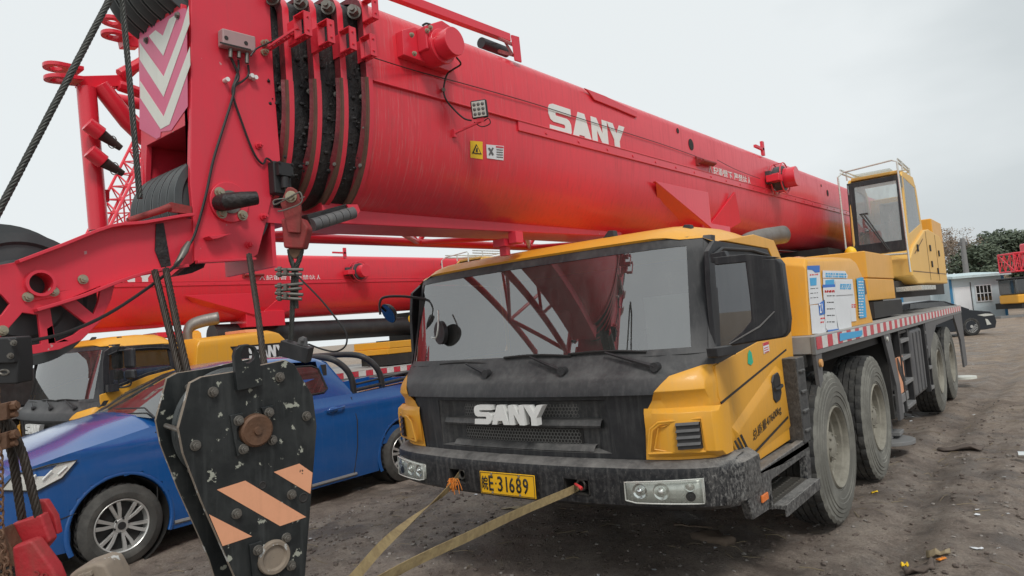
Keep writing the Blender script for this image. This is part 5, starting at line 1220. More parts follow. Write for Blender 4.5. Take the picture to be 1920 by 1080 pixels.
# ------------------------------------------------------------------ hook block
HN = (RT*.70-FW*.72+UP*.03).normalized(); HP0 = at(460, 850, d=2.2)
def hp(pts, o=0): return [at(a, b, pl=(HP0, HN))+HN*o for a, b in pts]
zb_ = lambda L: [(280+a/2.348, 620+b/2.348) for a, b in L]
OUT = [(357, 718), (378, 707), (440, 697), (484, 686), (536, 675), (553, 684), (563, 703), (587, 743), (594, 799), (591, 841), (585, 918), (574, 1054), (570, 1120), (556, 1160), (478, 1185), (452, 1120), (440, 1080), (416, 1025), (378, 939), (344, 850), (335, 803), (344, 769)]
HB = thing('hook_block', tuple(HP0-V((0, 0, .75))), 'big black hook block with orange stripes hanging on wire ropes', 'hook block')
def plate(pts, o, t, name):
    mb = MB(); P = hp(pts, o); q = [p-HN*t for p in P]
    A = [mb.v(p) for p in P]; B = [mb.v(p) for p in q]; mb._f(A); mb._f(B[::-1]); mb.mi = 1
    for i in range(len(P)): j = (i+1) % len(P); mb._f([A[i], A[j], B[j], B[i]])
    return mb.done(name, ['hook', 'chipedge'], HB, smooth=0, bevel=.002)
fpl = plate(OUT, 0, .022, 'side_plate')
cx_ = sum(p.x for p in hp(OUT))/len(OUT)
plate(OUT, -.215, .016, 'side_plate')
hc = hp([(478, 806)])[0]; hb_ = hp([(512, 1044)])[0]
for k in range(4): sheave(hc-HN*(.05+k*.042), HN, .195, .038, HB)
mb = MB(); mb.lathe([(.001, .030), (.012, .030), (.014, .022), (.046, .024), (.053, .018), (.054, 0)], hc, HN, 36); mb.done('sheave_pin', 'rust', HB)
mb = MB(); mb.lathe([(.001, .006), (.036, .006), (.042, .016), (.052, .016), (.056, .010), (.056, 0)], hb_, HN, 36); mb.done('cross_pin', 'chipedge', HB)
mb = MB(); mb.prism(hp(zb_([(350, 372), (408, 360), (412, 400), (380, 430), (385, 480), (428, 500), (428, 535), (382, 553)]), .010), -HN*.010); mb.done('keeper_plate', 'hook', HB, bevel=.002)
mb = MB(); mb.prism(hp(zb_([(488, 338), (542, 327), (543, 375), (505, 385)]), .010), -HN*.010); mb.done('keeper_plate', 'hook', HB, bevel=.002)
mb = MB(); mb.prism(hp(zb_([(435, 940), (490, 922), (492, 990), (470, 1020), (480, 1080), (450, 1090)]), .010), -HN*.010); mb.done('keeper_plate', 'hook', HB, bevel=.002)
for a, b in ((399, 735), (524, 707), (445, 788), (502, 773), (510, 825), (454, 841), (574, 780), (366, 835), (443, 963), (546, 927), (536, 1008), (481, 1030), (545, 1060)):
    p = hp([(a, b)])[0]; k = .008 if (a, b) in ((445, 788), (502, 773), (454, 841), (481, 1030)) else 0
    mb = MB(); mb.bolt(p+HN*k, HN, .0125, .017); mb.done('bolt', 'steel', HB, bevel=.001)
for a, b, r_ in ((569, 933, .014), (492, 910, .011)):
    p = hp([(a, b)])[0]; mb = MB(); mb.lathe([(r_*.7, .001), (r_, .003), (r_*1.25, .001)], p, HN, 20); mb.cyl(p+HN*.0005, p+HN*.001, r_*.72, n=18); mb.done('bolt_hole', 'inter', HB)
for L in ([(297, 700), (422, 660), (690, 820), (575, 860)], [(547, 622), (660, 585), (718, 625), (708, 718)], [(262, 808), (452, 905), (322, 948)]):
    mb = MB(); mb.prism(hp(zb_(L), .0015), -HN*.001); mb.done('hazard_stripe', 'orange', fpl, smooth=0)
lug = [(440, 732), (433, 668), (436, 655), (446, 647), (460, 645), (474, 650), (481, 664), (487, 722), (462, 728)]
c_ = hp([(459, 665)], .024)[0]; u1 = UP; r1 = HN.cross(u1).normalized()
hole = [c_+(r1*math.cos(2*PI*i/18)*.022+u1*math.sin(2*PI*i/18)*.026) for i in range(18)]; hole = [p-HN*((p-c_).dot(HN)) for p in hole]
mb = MB(); mb.prism(hp(lug, .024), -HN*.022, holes=[hole]); mb.done('lifting_lug', 'hook', HB, bevel=.003)
for a, b in ((395, 735), (545, 720), (400, 900), (560, 960)):
    p = hp([(a, b)])[0]; mb = MB(); mb.cyl(p-HN*.02, p-HN*.2, .011, n=12); mb.done('spacer', 'steel', HB)
mb = MB(); q = hp([(330, 912), (380, 980), (352, 930)], -.10); mb.cyl(hp([(352, 812)], -.02)[0], hp([(352, 812)], -.2)[0], .008, n=12); mb.done('spacer', 'steel', HB)
# forged hook under the block
hk = hb_-HN*.11; mb = MB()
mb.cyl(hk+V((0, 0, .02)), hk-V((0, 0, .14)), .05, .04); t1 = V((-HN.y, HN.x, 0)).normalized()
mb.tube([hk-V((0, 0, .14)), hk-V((0, 0, .18))]+[hk-V((0, 0, .30))+(t1*math.sin(a)+V((0, 0, 1))*math.cos(a))*.10 for a in [.3+i*.35 for i in range(13)]], [.038, .04]+[.045-.002*i for i in range(13)], n=12); mb.done('hook', 'gryd', HB)

# ------------------------------------------------------------------ wire ropes
RG = 'wire ropes of the main crane'
def wr(pts, lab, r=.0115, mat='rope', cat='wire rope'): rope(pts, r, 'wire_rope', mat, label=lab, cat=cat, group=RG)
wr([at(226, -40, d=2.62), at(205, 0, d=2.56), at(-25, 440, d=2.2)], 'grey wire rope slanting down to the left edge across the sky', .0125)
wr([at(227, -20, d=2.62), at(243, 150, d=2.60), at(262, 372, d=2.58)], 'grey wire rope running from the top sheaves to the lower sheaves', .0115)
wr([at(290, 508, d=2.60), at(318, 620, d=2.46), at(338, 700, d=2.38), at(352, 800, d=2.34)], 'leftmost of the dark ropes entering the black hook block', .0135, 'roped')
wr([at(311, 505, d=2.62), at(338, 640, d=2.42), at(352, 700, d=2.38), at(368, 790, d=2.34)], 'dark rope just right of the leftmost one above the hook block', .0135, 'roped')
wr([at(467, 478, d=2.72), at(484, 590, d=2.5), at(500, 720, d=2.32)], 'single dark rope dropping from the red head plate into the hook block', .012, 'roped')
mb = MB(); mb.lathe([(.001, -.03), (.03, -.03), (.034, 0), (.03, .03), (.001, .03)], at(300, 440, d=2.78), (1, 0, 0), 16)
mb.bm.free()

# wedge socket with looped rope end and clamps
zc = lambda L: [(440+a/3.857, 280+b/3.857) for a, b in L]
DS = 2.70; sp = at(553, 420, d=DS)
WS = thing('wedge_socket', tuple(sp-V((0, 0, .15))), 'rusty red wedge socket pinned under the collars, rope loop below it', 'wedge socket')
sn = -FW
def sk_(L, o=0): return [at(a, b, pl=(sp, sn))+sn*o for a, b in zc(L)]
mb = MB(); mb.prism(sk_([(345, 505), (500, 500), (542, 572), (505, 722), (365, 716)], .02), -sn*.07); mb.done('socket_body', 'redrust', WS, bevel=.008)
mb = MB(); mb.prism(sk_([(395, 285), (430, 280), (462, 300), (482, 345), (497, 430), (492, 612), (405, 606), (372, 470), (350, 400)], .035), -sn*.02); mb.done('socket_cheek', 'redrust', WS, bevel=.005)
mb = MB(); mb.prism(sk_([(385, 715), (487, 715), (470, 760), (445, 790), (420, 790), (395, 760)], .0), -sn*.03); mb.done('wedge', 'rust', WS, bevel=.004)
mb = MB(); c = sk_([(430, 352)], .035)[0]; mb.bolt(c, sn, .017, .02); mb.done('socket_pin', 'bolt', WS)
mb = MB(); mb.tube(smoothpts(sk_([(350, 460), (400, 450), (515, 400), (510, 330), (470, 340), (340, 410), (318, 400), (330, 380), (400, 370)], .06), 4), .003, n=6); mb.done('safety_wire', 'steel', WS)
rope(sk_([(390, 722), (402, 800), (425, 860), (418, 960), (412, 1080), (410, 1200), (400, 1400)], -.01), .0105, 'wire_rope', 'rope', label='greasy rope hanging from the wedge socket through three clamps', cat='wire rope', group=RG)
rope(sk_([(480, 722), (465, 790), (436, 860), (440, 960), (436, 1080), (440, 1150)], -.01), .0105, 'rope_tail', 'rope', label='short rope tail doubled back beside the clamps', cat='rope end')
for k, (b, r_) in enumerate(((885, 0), (995, .1), (1060, -.05))):
    c = sk_([(400, b)], .01)[0]; cl = thing('rope_clamp', tuple(c), ('topmost', 'middle', 'lowest')[k]+' of three rope clamps below the wedge socket', 'rope clamp', 'clamps on the rope loop')
    mb = MB(); d = RT*math.cos(r_)+UP*math.sin(r_); mb.cyl(c-d*.055+UP*.008, c+d*.055+UP*.008, .007, n=10); mb.cyl(c-d*.050-UP*.010, c+d*.050-UP*.010, .007, n=10); mb.done('u_bolt', 'steel', cl)
    mb = MB(); mb.obox(c-d*.012, d*.007, UP*.014, FW*.016); mb.cyl(c-d*.045+UP*.008, c-d*.030+UP*.008, .013, n=6); mb.cyl(c-d*.045-UP*.010, c-d*.030-UP*.010, .013, n=6); mb.done('saddle', 'steel', cl, bevel=.002)
# counterweight box of the hoist limit
wb = at(553, 663, d=2.66)
WB = thing('limit_weight', tuple(wb-V((0, 0, .04))), 'small black metal weight box hanging on the rope above the hook block', 'weight')
mb = MB(); q = [at(a, b, pl=(wb, sn)) for a, b in ((531, 637), (584, 652), (578, 680), (525, 665))]; mb.prism([p+sn*.03 for p in q], -sn*.07); mb.done('box', 'blkclean', WB, bevel=.003)
mb = MB(); c = at(566, 640, d=2.64); mb.prism([at(a, b, d=2.64) for a, b in ((557, 645), (560, 634), (566, 631), (573, 634), (575, 649))], FW*.02); mb.bolt(at(567, 638, d=2.635), sn, .006, .01); mb.done('shackle', 'gryd', WB, bevel=.002)
mb = MB(); mb.tube(smoothpts([at(a, b, d=2.66) for a, b in ((552, 512), (600, 560), (632, 600), (649, 625), (648, 648), (630, 659), (605, 655), (578, 645))], 5), .0035, n=6)
mb.done('cable', 'cable', label='thin black cable looping from the top clamp to the weight box', cat='cable')

# ------------------------------------------------------------------ small hook, chain and clamps at the left edge
DL = 1.62; sp2 = at(70, 1000, d=DL)
RH = thing('small_hook', tuple(sp2-V((0, 0, .12))), 'chipped red small hook socket hanging at the lower left corner', 'hook')
def q2(L, o=0): return [at(a/2.84, 700+b/2.84, pl=(sp2, sn))+sn*o for a, b in L]
mb = MB(); mb.prism(q2([(105, 715), (160, 712), (215, 800), (235, 900), (100, 880)], -.05), -sn*.02); mb.done('rear_cheek', 'redold', RH, bevel=.004)
mb = MB(); mb.prism(q2([(58, 802), (215, 752), (268, 895), (180, 1000), (60, 975)], .0), -sn*.03); mb.done('socket_body', 'redold', RH, bevel=.006)
mb = MB(); mb.prism(q2([(130, 888), (235, 852), (345, 1000), (385, 1100), (380, 1220), (170, 1220)], .045), -sn*.04); fr_ = mb.done('front_cheek', 'redold', RH, bevel=.008)
mb = MB(); mb.prism(q2([(58, 802), (75, 797), (130, 905), (150, 1000), (60, 975)], .04), -sn*.04); mb.done('side_flange', 'rust', RH, bevel=.004)
text('20', q2([(255, 1040)], .046)[0], r1 if False else (RT*.96-UP*.25), UP, .016, 'redrust', 'cast_number', fr_, width=.034)
mb = MB(); c = q2([(290, 1078)], .045)[0]; mb.cyl(c, c+sn*.02, .020, n=20); mb.done('pin', 'chipedge', RH, bevel=.003)
mb = MB(); mb.prism(q2([(385, 1065), (430, 1030), (530, 995), (580, 1002), (625, 1085), (640, 1200), (400, 1200)], .02), -sn*.08); cs = mb.done('shackle_casting', 'chipedge', RH, bevel=.008)
mb = MB()
for L in ([(450, 1050), (480, 1038), (495, 1052), (465, 1065)], [(485, 1040), (520, 1028), (530, 1050), (500, 1062)]): mb.prism(q2(L, .03), -sn*.02)
mb.done('cast_stud', 'chipedge', cs, bevel=.002)
rope([q2([(-60, 200)], -.02)[0], q2([(0, 300)], -.02)[0], q2([(40, 480)], -.02)[0], q2([(85, 790)], -.02)[0]], .0105, 'wire_rope', 'roped', label='left one of two dark ropes going into the red hook socket', cat='wire rope', group='ropes at the left edge')
rope([q2([(-30, 180)], -.01)[0], q2([(50, 300)], -.01)[0], q2([(110, 450)], -.01)[0], q2([(190, 770)], -.01)[0]], .0105, 'wire_rope', 'roped', label='right one of two dark ropes going into the red hook socket', cat='wire rope', group='ropes at the left edge')
for k, b in enumerate((165, 320)):
    c = q2([(60, b+10)], .02)[0]; cl = thing('rope_clamp', tuple(c), ('upper', 'lower')[k]+' rusty rope clamp crossing the chain at the left edge', 'rope clamp', 'rusty clamps at the left edge')
    d = (RT*.98+UP*(.25 if k else .18)).normalized(); mb = MB(); mb.cyl(c-d*.06, c+d*.032, .007, n=10); mb.cyl(c-d*.06-UP*.02, c+d*.028-UP*.02, .007, n=10); mb.done('u_bolt', 'rust', cl)
    mb = MB(); mb.obox(c+d*.008-UP*.008, d*.009, UP*.020, FW*.018); mb.cyl(c+d*.016, c+d*.030, .012, n=6); mb.done('saddle', 'rust', cl, bevel=.002)
def chain(pts, lab, r=.0028, L=.020):
    P = smoothpts(pts, 12); acc = 0; mb = MB(); k = 0; last = P[0]
    tot = sum((b-a).length for a, b in zip(P, P[1:])); n = int(tot/(L*.78))
    cum = [0]
    for a, b in zip(P, P[1:]): cum.append(cum[-1]+(b-a).length)
    for i in range(n):
        s_ = (i+.5)*tot/n
        j = max(jj for jj in range(len(cum)) if cum[jj] <= s_); j = min(j, len(P)-2); p = P[j].lerp(P[j+1], (s_-cum[j])/max(1e-6, cum[j+1]-cum[j])); t = (P[j+1]-P[j]).normalized()
        a = (RT if i % 2 else FW*.8+RT*.6); a = (a-t*a.dot(t)).normalized()
        ring = [p+t*math.sin(th)*L*.52+a*math.cos(th)*L*.30 for th in [2*PI*q/12 for q in range(13)]]; mb.tube(ring, r, n=6)
    return mb.done('chain', 'rust', label=lab, cat='chain')
chain([q2([(25, -5)], .03)[0], q2([(32, 120)], .03)[0], q2([(45, 260)], .04)[0], q2([(65, 430)], .04)[0], q2([(85, 640)], .05)[0], q2([(105, 800)], .06)[0], q2([(125, 920)], .06)[0], q2([(170, 1100)], .06)[0]], 'rusty chain hanging from the black switch box at the left edge')
chain([q2([(-5, 720)], .03)[0], q2([(15, 850)], .03)[0], q2([(45, 980)], .03)[0], q2([(70, 1120)], .03)[0]], 'short loose rusty chain at the very lower left of the picture')
# black switch box at the left edge
bx = at(5, 670, d=1.78)
SB = thing('switch_box', tuple(bx-V((0, 0, .08))), 'black bolted switch box at the left edge above the chain', 'switch box')
q = lambda L, o=0: [at(a, b, pl=(bx, sn))+sn*o for a, b in L]
mb = MB(); mb.prism(q([(-45, 636), (30, 632), (34, 682), (32, 720), (-45, 722)], .0), -sn*.06); mb.done('box', 'plastic', SB, bevel=.005)
mb = MB(); mb.prism(q([(-45, 634), (22, 633), (32, 640), (33, 680), (-45, 682)], .014), -sn*.02); mb.done('cover', 'plastic', SB, bevel=.004)
for a, b in ((34, 642), (28, 666)): mb = MB(); mb.bolt(q([(a, b)], .014)[0], sn, .006, .008); mb.done('cover_bolt', 'steel', SB)
mb = MB(); mb.tube([q([(8, 698+4*math.cos(t))], .0)[0]+RT*.012*math.sin(t)+UP*.012*math.cos(t) for t in [2*PI*i/14 for i in range(15)]], .003, n=6); mb.done('ring', 'steel', SB)

# ------------------------------------------------------------------ tow straps
def strap(P, wd, lab, w=.045):
    P = smoothpts(P, 8); n = len(P); mb = MB(); A = []; B = []
    for i, p in enumerate(P):
        t = i/(n-1); k = t*(len(wd)-1); j = min(int(k), len(wd)-2); d = wd[j].lerp(wd[j+1], k-j)
        tt = (P[min(i+1, n-1)]-P[max(i-1, 0)]).normalized(); d = (d-tt*d.dot(tt)).normalized()
        A.append(p-d*w/2); B.append(p+d*w/2)
    mb.grid([A, B]); o = mb.done('tow_strap', 'strap', smooth=0, label=lab, cat='strap', group='tow straps tied to the bumper', solid=.003); return o
s1 = [V((-.455, .0, .690)), at(835, 922, d=4.2), at(778, 968, d=3.85), at(720, 1020, d=3.2), at(672, 1074, d=2.9), at(640, 1110, d=2.7)]
strap(s1, [V((0, 0, 1)), V((.3, 0, 1)), V((1, .3, .1)), V((.5, .3, -.8)), V((.4, .3, -1)), V((.9, .5, -.2))], 'left pale webbing strap with frayed orange end tied in the bumper')
s2 = [V((.49, .0, .690)), at(1070, 920, d=3.95), at(980, 958, d=3.6), at(880, 1005, d=3.0), at(780, 1052, d=2.65), at(690, 1100, d=2.4)]
strap(s2, [V((0, 0, 1)), V((0, .1, 1)), V((0, .2, 1)), V((.2, .1, 1)), V((.3, .1, 1))], 'right pale webbing strap tied in the bumper opening beside the number plate')
mb = MB(); random.seed(3); c0 = at(852, 905, d=4.3)
for k in range(46):
    p = c0+V((random.uniform(-.03, .02), random.uniform(-.02, .02), random.uniform(-.01, .03))); d = V((random.uniform(-.6, .5), random.uniform(-.5, .2), random.uniform(-1, .1))); mb.tube([p, p+d*.03, p+d*.05+V((0, 0, -.02))], .0022, n=4)
mb.done('frayed_fibres', 'frayed', label='bright orange frayed fibres at the knot of the left strap', cat='frayed webbing', kind='stuff')
mb = MB(); mb.tube(smoothpts([V((.47, .01, .70)), V((.52, -.03, .70)), V((.545, -.04, .69))], 4), [.008]*5+[.010]*4, n=8); mb.done('red_rag', 'paperR', label='red cloth knot inside the right bumper opening', cat='rag')

# ------------------------------------------------------------------ blue pickup
PX = -3.9; PZ = -.19; PW = 1.74
PK = thing('pickup_truck', (PX-PW/2, .9, PZ), 'metallic blue pickup truck with black roll bars, parked beside the crane', 'pickup truck')
A = lambda a, b: at(a, b, x=PX)
WY = (A(231, 993).y, A(760, 845).y+.02); WR = .365; wz = PZ+WR
def sh(y): return interp([(-1.72, .66), (-1.55, .80), (-1.2, .88), (-.8, .94), (-.45, 1.00), (1.9, 1.02), (3.4, 1.10)], y)
def inset(y, z):
    a = max(0, (-1.25-y)/.5); v = a*a*.20
    v += interp([(-.1, .05), (.2, .01), (.45, 0), (.7, .0), (.85, .02), (.95, .05), (1.05, .09)], z)
    v -= .018*math.exp(-((z-.88)/.04)**2)
    return v
ys = [-1.72+i*.055 for i in range(94)]
body_mb = MB()
for s in (1, -1):
    rows = []
    for k in range(22):
        t = k/21; r = []
        for y in ys:
            z0 = interp([(-1.72, .22), (-1.4, .08), (-.3, .02), (2.2, .04), (3.4, .15)], y); z = z0+(sh(y)-z0)*t
            x = PX-inset(y, z) if s > 0 else PX-PW+inset(y, z)
            r.append(V((x, y, z)))
        rows.append(r)
    def skip(i, j, rows=rows):
        p = rows[i][j]; q = rows[i+1][j+1]; y = (p.y+q.y)/2; z = (p.z+q.z)/2
        return any((y-w)**2+(z-wz-.02)**2 < .435**2 for w in WY)
    body_mb.grid(rows, skip=skip)
rows = []
for y in ys[:26]:
    r = []
    for k in range(13):
        u = -1+2*k/12; x0 = PX-inset(y, sh(y)); x1 = PX-PW+inset(y, sh(y)); x = (x0+x1)/2+(x0-x1)/2*u
        r.append(V((x, y-(1-u*u)*.12*max(0, (-.9-y)), sh(y)+interp([(-1.7, .04), (-1.2, .08), (-.8, .14), (-.4, .15)], y)*(1-abs(u)**2.6)*min(1, (y+1.80)/.35)+.012*math.exp(-((abs(u)-.62)/.1)**2))))
    rows.append(r)
hood = MB(); hood.grid(rows)
front = [rows[0], [V((p.x, p.y-.03, p.z-.1)) for p in rows[0]], [V((p.x, p.y-.05, .30)) for p in rows[0]], [V((p.x, p.y+.03, .12)) for p in rows[0]]]
body_mb.grid(front)
# bed
bt = 1.9
body_mb.box(PX-PW+.02, PX-.02, 1.98, 3.40, .35, .55); body_mb.grid([[V((PX-.07, y, sh(y))) for y in (bt, 2.4, 3, 3.4)], [V((PX-.14, y, sh(y))) for y in (bt, 2.4, 3, 3.4)], [V((PX-.15, y, .5)) for y in (bt, 2.4, 3, 3.4)]])
body_mb.grid([[V((PX-PW+.07, y, sh(y))) for y in (bt, 3.4)], [V((PX-PW+.15, y, sh(y))) for y in (bt, 3.4)], [V((PX-PW+.15, y, .5)) for y in (bt, 3.4)]])
body_mb.box(PX-PW+.05, PX-.05, 3.36, 3.42, .3, 1.08)
body = body_mb.done('body', 'blue', PK, smooth=50)
hood.done('hood', 'blue', PK, smooth=60)

# greenhouse
st = [(-.56, 1.0, .03, 1.08), (.22, 1.0, .20, 1.44), (.55, 1.0, .21, 1.50), (1.0, 1.0, .21, 1.515), (1.50, 1.0, .21, 1.495), (1.66, 1.0, .19, 1.44), (1.90, 1.0, .10, 1.06)]
def ring(y, zb, ins, zt):
    cv = .17 if y < 0 else .06 if y < .3 else 0
    r = [V((PX-.075, y+cv, zb)), V((PX-.075-(ins-.075)*.5, y+cv, zb+(zt-zb)*.5)), V((PX-ins, y+cv, zt-.05))]
    for k in range(9): u = -1+2*k/8; r.append(V((PX-PW/2-u*(PW/2-ins-.04), y+cv*u*u, zt+.035*(1-u*u)-(0 if abs(u) < 1 else .012))))
    return r+[V((PX-PW+ins, y+cv, zt-.05)), V((PX-PW+ins*.6+.04, y+cv, zb+(zt-zb)*.5)), V((PX-PW+.075, y+cv, zb))]
R_ = [ring(*q) for q in st]
mb = MB(); mb.grid(R_, skip=lambda i, j: i == 0 and 2 <= j <= 11 or (j in (1, 13) and i in (2, 3)))
mb.done('cab', 'blue', PK, smooth=40)
mb = MB(); mb.grid([[p+V((0, 0, -.004)) for p in R_[0][2:13]], [R_[0][2:13][i].lerp(R_[1][2:13][i], .5)+V((0, -.03, .02)) for i in range(11)], [p for p in R_[1][2:13]]]); mb.done('windscreen', 'glassW', PK, smooth=60)
def gh(y, z): return PX-.075-(.135)*max(0, (z-1.0)/.47)
def gp(L, o): return [V((gh(y, z)+o, y, z)) for y, z in L]
for L in ([(.92, 1.06), (1.50, 1.08), (1.56, 1.12), (1.50, 1.36), (1.42, 1.40), (.95, 1.42)], [(-.30, 1.10), (.82, 1.06), (.85, 1.42), (.32, 1.39), (.22, 1.36)]):
    mb = MB(); mb.prism(gp(L, .004), (-.006, 0, 0)); wn = mb.done('side_window', 'glassD', PK, smooth=0)
    mb = MB(); mb.tube(gp(L+L[:1], .006), .010, n=6); mb.done('window_trim', 'plastic', wn)
mb = MB(); mb.box(PX-PW+.3, PX-.3, -.1, 1.6, .5, 1.0); mb.box(PX-PW+.15, PX-.15, 1.55, 1.6, .9, 1.4); mb.done('interior', 'inter', PK)
# wheel arches, wheels
for y in WY:
    for s in (1, -1):
        X_ = PX if s > 0 else PX-PW; prof = [(.418, -.12), (.421, -.002), (.43, .003), (.446, .001), (.462, -.012)]
        mb = MB(); rws = []
        for r_, o in prof:
            rws.append([V((X_+s*(o-.0), y+r_*math.cos(a), wz+.02+r_*math.sin(a))) for a in [math.radians(-22+i*224/32) for i in range(33)]])
        mb.grid(rws); mb.done('wheel_arch', 'blue', PK, smooth=60)
        mb = MB(); mb.lathe([(.40, -.35), (.41, -.01)], V((X_, y, wz+.02)), (s, 0, 0), 30); mb.box(X_-s*.40, X_-s*.36, y-.4, y+.4, wz-.25, wz+.45); mb.done('arch_liner', 'under', PK)
        w_, c, ax = wheel(PK, X_-s*.12, y, s, R=WR, W=.24, rimr=.225, kind='car', local=wz)
        a = ax.orthogonal().normalized(); b = ax.cross(a); mb = MB()
        mb.lathe([(.232, .05), (.236, .108), (.228, .116), (.218, .108), (.205, .04), (.10, .03)], c, ax, 48)
        for k in range(6):
            for dd in (-.17, .17):
                th = 2*PI*k/6+dd; d0 = a*math.cos(th)+b*math.sin(th); tt = ax.cross(d0).normalized(); th2 = 2*PI*k/6+dd*.55; dd0 = a*math.cos(th2)+b*math.sin(th2)
                p0 = c+dd0*.05+ax*.085; p1 = c+d0*.15+ax*.105; p2 = c+d0*.222+ax*.104
                mb.prism([p0-tt*.013, p1-tt*.014, p2-tt*.018, p2+tt*.018, p1+tt*.014, p0+tt*.013], -ax*.025)
        mb.cyl(c+ax*.07, c+ax*.092, .07, .06, n=24); rm = mb.done('rim', 'alloy', w_, bevel=.004)
        mb = MB(); mb.cyl(c+ax*.035, c+ax*.046, .212, n=36); mb.done('dark_spoke_backing', 'ink', w_)  # black backing disc, paints the gaps between the spokes dark for contrast
        mb = MB(); mb.cyl(c+ax*.092, c+ax*.100, .034, n=20)
        for k in range(6): th = 2*PI*k/6+PI/6; p = c+(a*math.cos(th)+b*math.sin(th))*.062+ax*.088; mb.cyl(p, p+ax*.012, .009, n=6)
        mb.lathe([(.20, .0), (.10, .0), (.09, .03)], c, ax, 30); mb.done('hub_cap', 'plastic', rm)
# lamps, grille, bumper
hl_ = [(-1.62, .68), (-1.40, .63), (-1.22, .70), (-1.10, .825), (-1.30, .825), (-1.54, .785)]
HLx = lambda y, z: PX-inset(y, z)
mb = MB(); mb.prism([V((HLx(y, z)+.022, y, z)) for y, z in hl_], (-.05, 0, 0)); hl = mb.done('headlight', 'lampshell', PK, smooth=0)
mb = MB()
for k in range(3): mb.tube([V((HLx(-1.45+k*.1, .72)+.024, -1.47+k*.11, .695+.02*k)), V((HLx(-1.4+k*.1, .76)+.024, -1.40+k*.11, .765+.012*k))], .008, n=6)
mb.done('lamp_core', 'white', hl)
mb = MB(); P = [V((HLx(y, z)+.022, y, z)) for y, z in hl_]; mb.tube(P+P[:1], .007, n=6); mb.done('lamp_trim', 'plastic', hl)
mb = MB()
for j in range(9):
    for i in range(16): x = PX-.30-i*.08+(.04 if j % 2 else 0); z = .36+j*.045; mb.prism([V((x, -1.80, z)), V((x+.03, -1.80, z+.016)), V((x, -1.80, z+.032)), V((x-.03, -1.80, z+.016))], (0, .02, 0))
gr = mb.done('grille', 'chrome', PK, smooth=0); mb = MB(); mb.box(PX-PW+.2, PX-.2, -1.785, -1.74, .33, .76); mb.done('grille_backing', 'plastic', gr)
mb = MB(); mb.grid([[V((PX-.03-inset(y, .3)-o, y, z)) for y in [-1.80+i*.06 for i in range(11)]] for z, o in ((.30, .0), (.14, -.01), (.06, .03))]); mb.box(PX-PW+.15, PX-.22, -1.84, -1.78, .08, .30); mb.done('front_bumper', 'plastic', PK, bevel=.004)
def sl(L, m, nm, r=.006, o=.003):
    mb = MB(); mb.tube([V((PX-inset(y, z)+o, y, z)) for y, z in L], r, n=6); return mb.done(nm, m, PK)
sl([(1.80, .09), (1.86, .4), (1.88, .7), (1.86, .98)], 'ink', 'panel_gap'); sl([(.86, .1), (.84, .98)], 'ink', 'panel_gap'); sl([(-.45, .12), (-.42, .95)], 'ink', 'panel_gap')
sl([(-.3, .08), (.9, .07), (1.84, .08)], 'gry', 'sill_strip', .022, -.005); sl([(-1.25, .36), (-1.12, .38)], 'ink', 'panel_gap', .004)
mb = MB(); mb.tube([V((PX+.012, 1.45, .875)), V((PX+.03, 1.50, .878)), V((PX+.03, 1.66, .89)), V((PX+.010, 1.70, .892))], .011, n=8); mb.sphere((PX-.015, 1.56, .872), .05, (.35, 1.4, .7)); mb.done('door_handle', 'blue', PK)
mb = MB(); mb.tube([V((PX-.02, -1.4+.0, .52)), V((PX-.0, -1.35, .52))], .002, n=4); mb.bm.free()
# roll bars and rails
for y in (A(672, 728).y, A(725, 712).y):
    y += .02; zt = 1.47; x0 = PX-.12; x1 = PX-PW+.12; mb = MB()
    mb.tube(smoothpts([V((x0, y, 1.02)), V((x0, y-.02, 1.20)), V((x0-.05, y-.10, 1.36)), V((x0-.20, y-.22, zt)), V(((x0+x1)/2, y-.26, zt+.02)), V((x1+.2, y-.22, zt)), V((x1+.05, y-.10, 1.36)), V((x1, y, 1.02))], 6), .038, n=12)
    mb.done('roll_bar', 'blkclean', PK)
mb = MB(); mb.tube([V((PX-.11, 1.95, 1.05)), V((PX-.11, 3.35, 1.14))], .022, n=8); mb.tube([V((PX-.13, 2.0, 1.12)), V((PX-.13, 3.3, 1.21))], .014, n=8); mb.done('bed_rail', 'blkclean', PK)
mb = MB(); mb.box(PX-PW+.2, PX-.2, -1.5, 3.2, -.0, .25); mb.done('underbody', 'under', PK)
# wiper
mb = MB(); mb.tube([R_[0][3]+V((0, -.02, .01)), R_[0][4].lerp(R_[1][4], .12)+V((0, -.03, .03)), R_[0][6].lerp(R_[1][6], .08)+V((0, -.03, .03))], .008, n=6); mb.done('wiper_arm', 'ink', PK)
mb = MB(); p = V((PX+.06, -.02, 1.08)); mb.obox(p, V((.10, 0, 0)), V((0, .05, 0)), V((0, 0, .07))); mb.done('door_mirror', 'blue', PK, bevel=.03, seg=3)

# ------------------------------------------------------------------ yard items on the right, far away
RH_ = V((RT.x, RT.y, 0)).normalized(); FH = V((FW.x, FW.y, 0)).normalized()
def frame(px, py, d=None):
    p = at(px, py, z=0) if d is None else at(px, py, d=d); return V((p.x, p.y, 0))
def L2(o, r, f, z): return o+RH_*r+FH*f+V((0, 0, z))
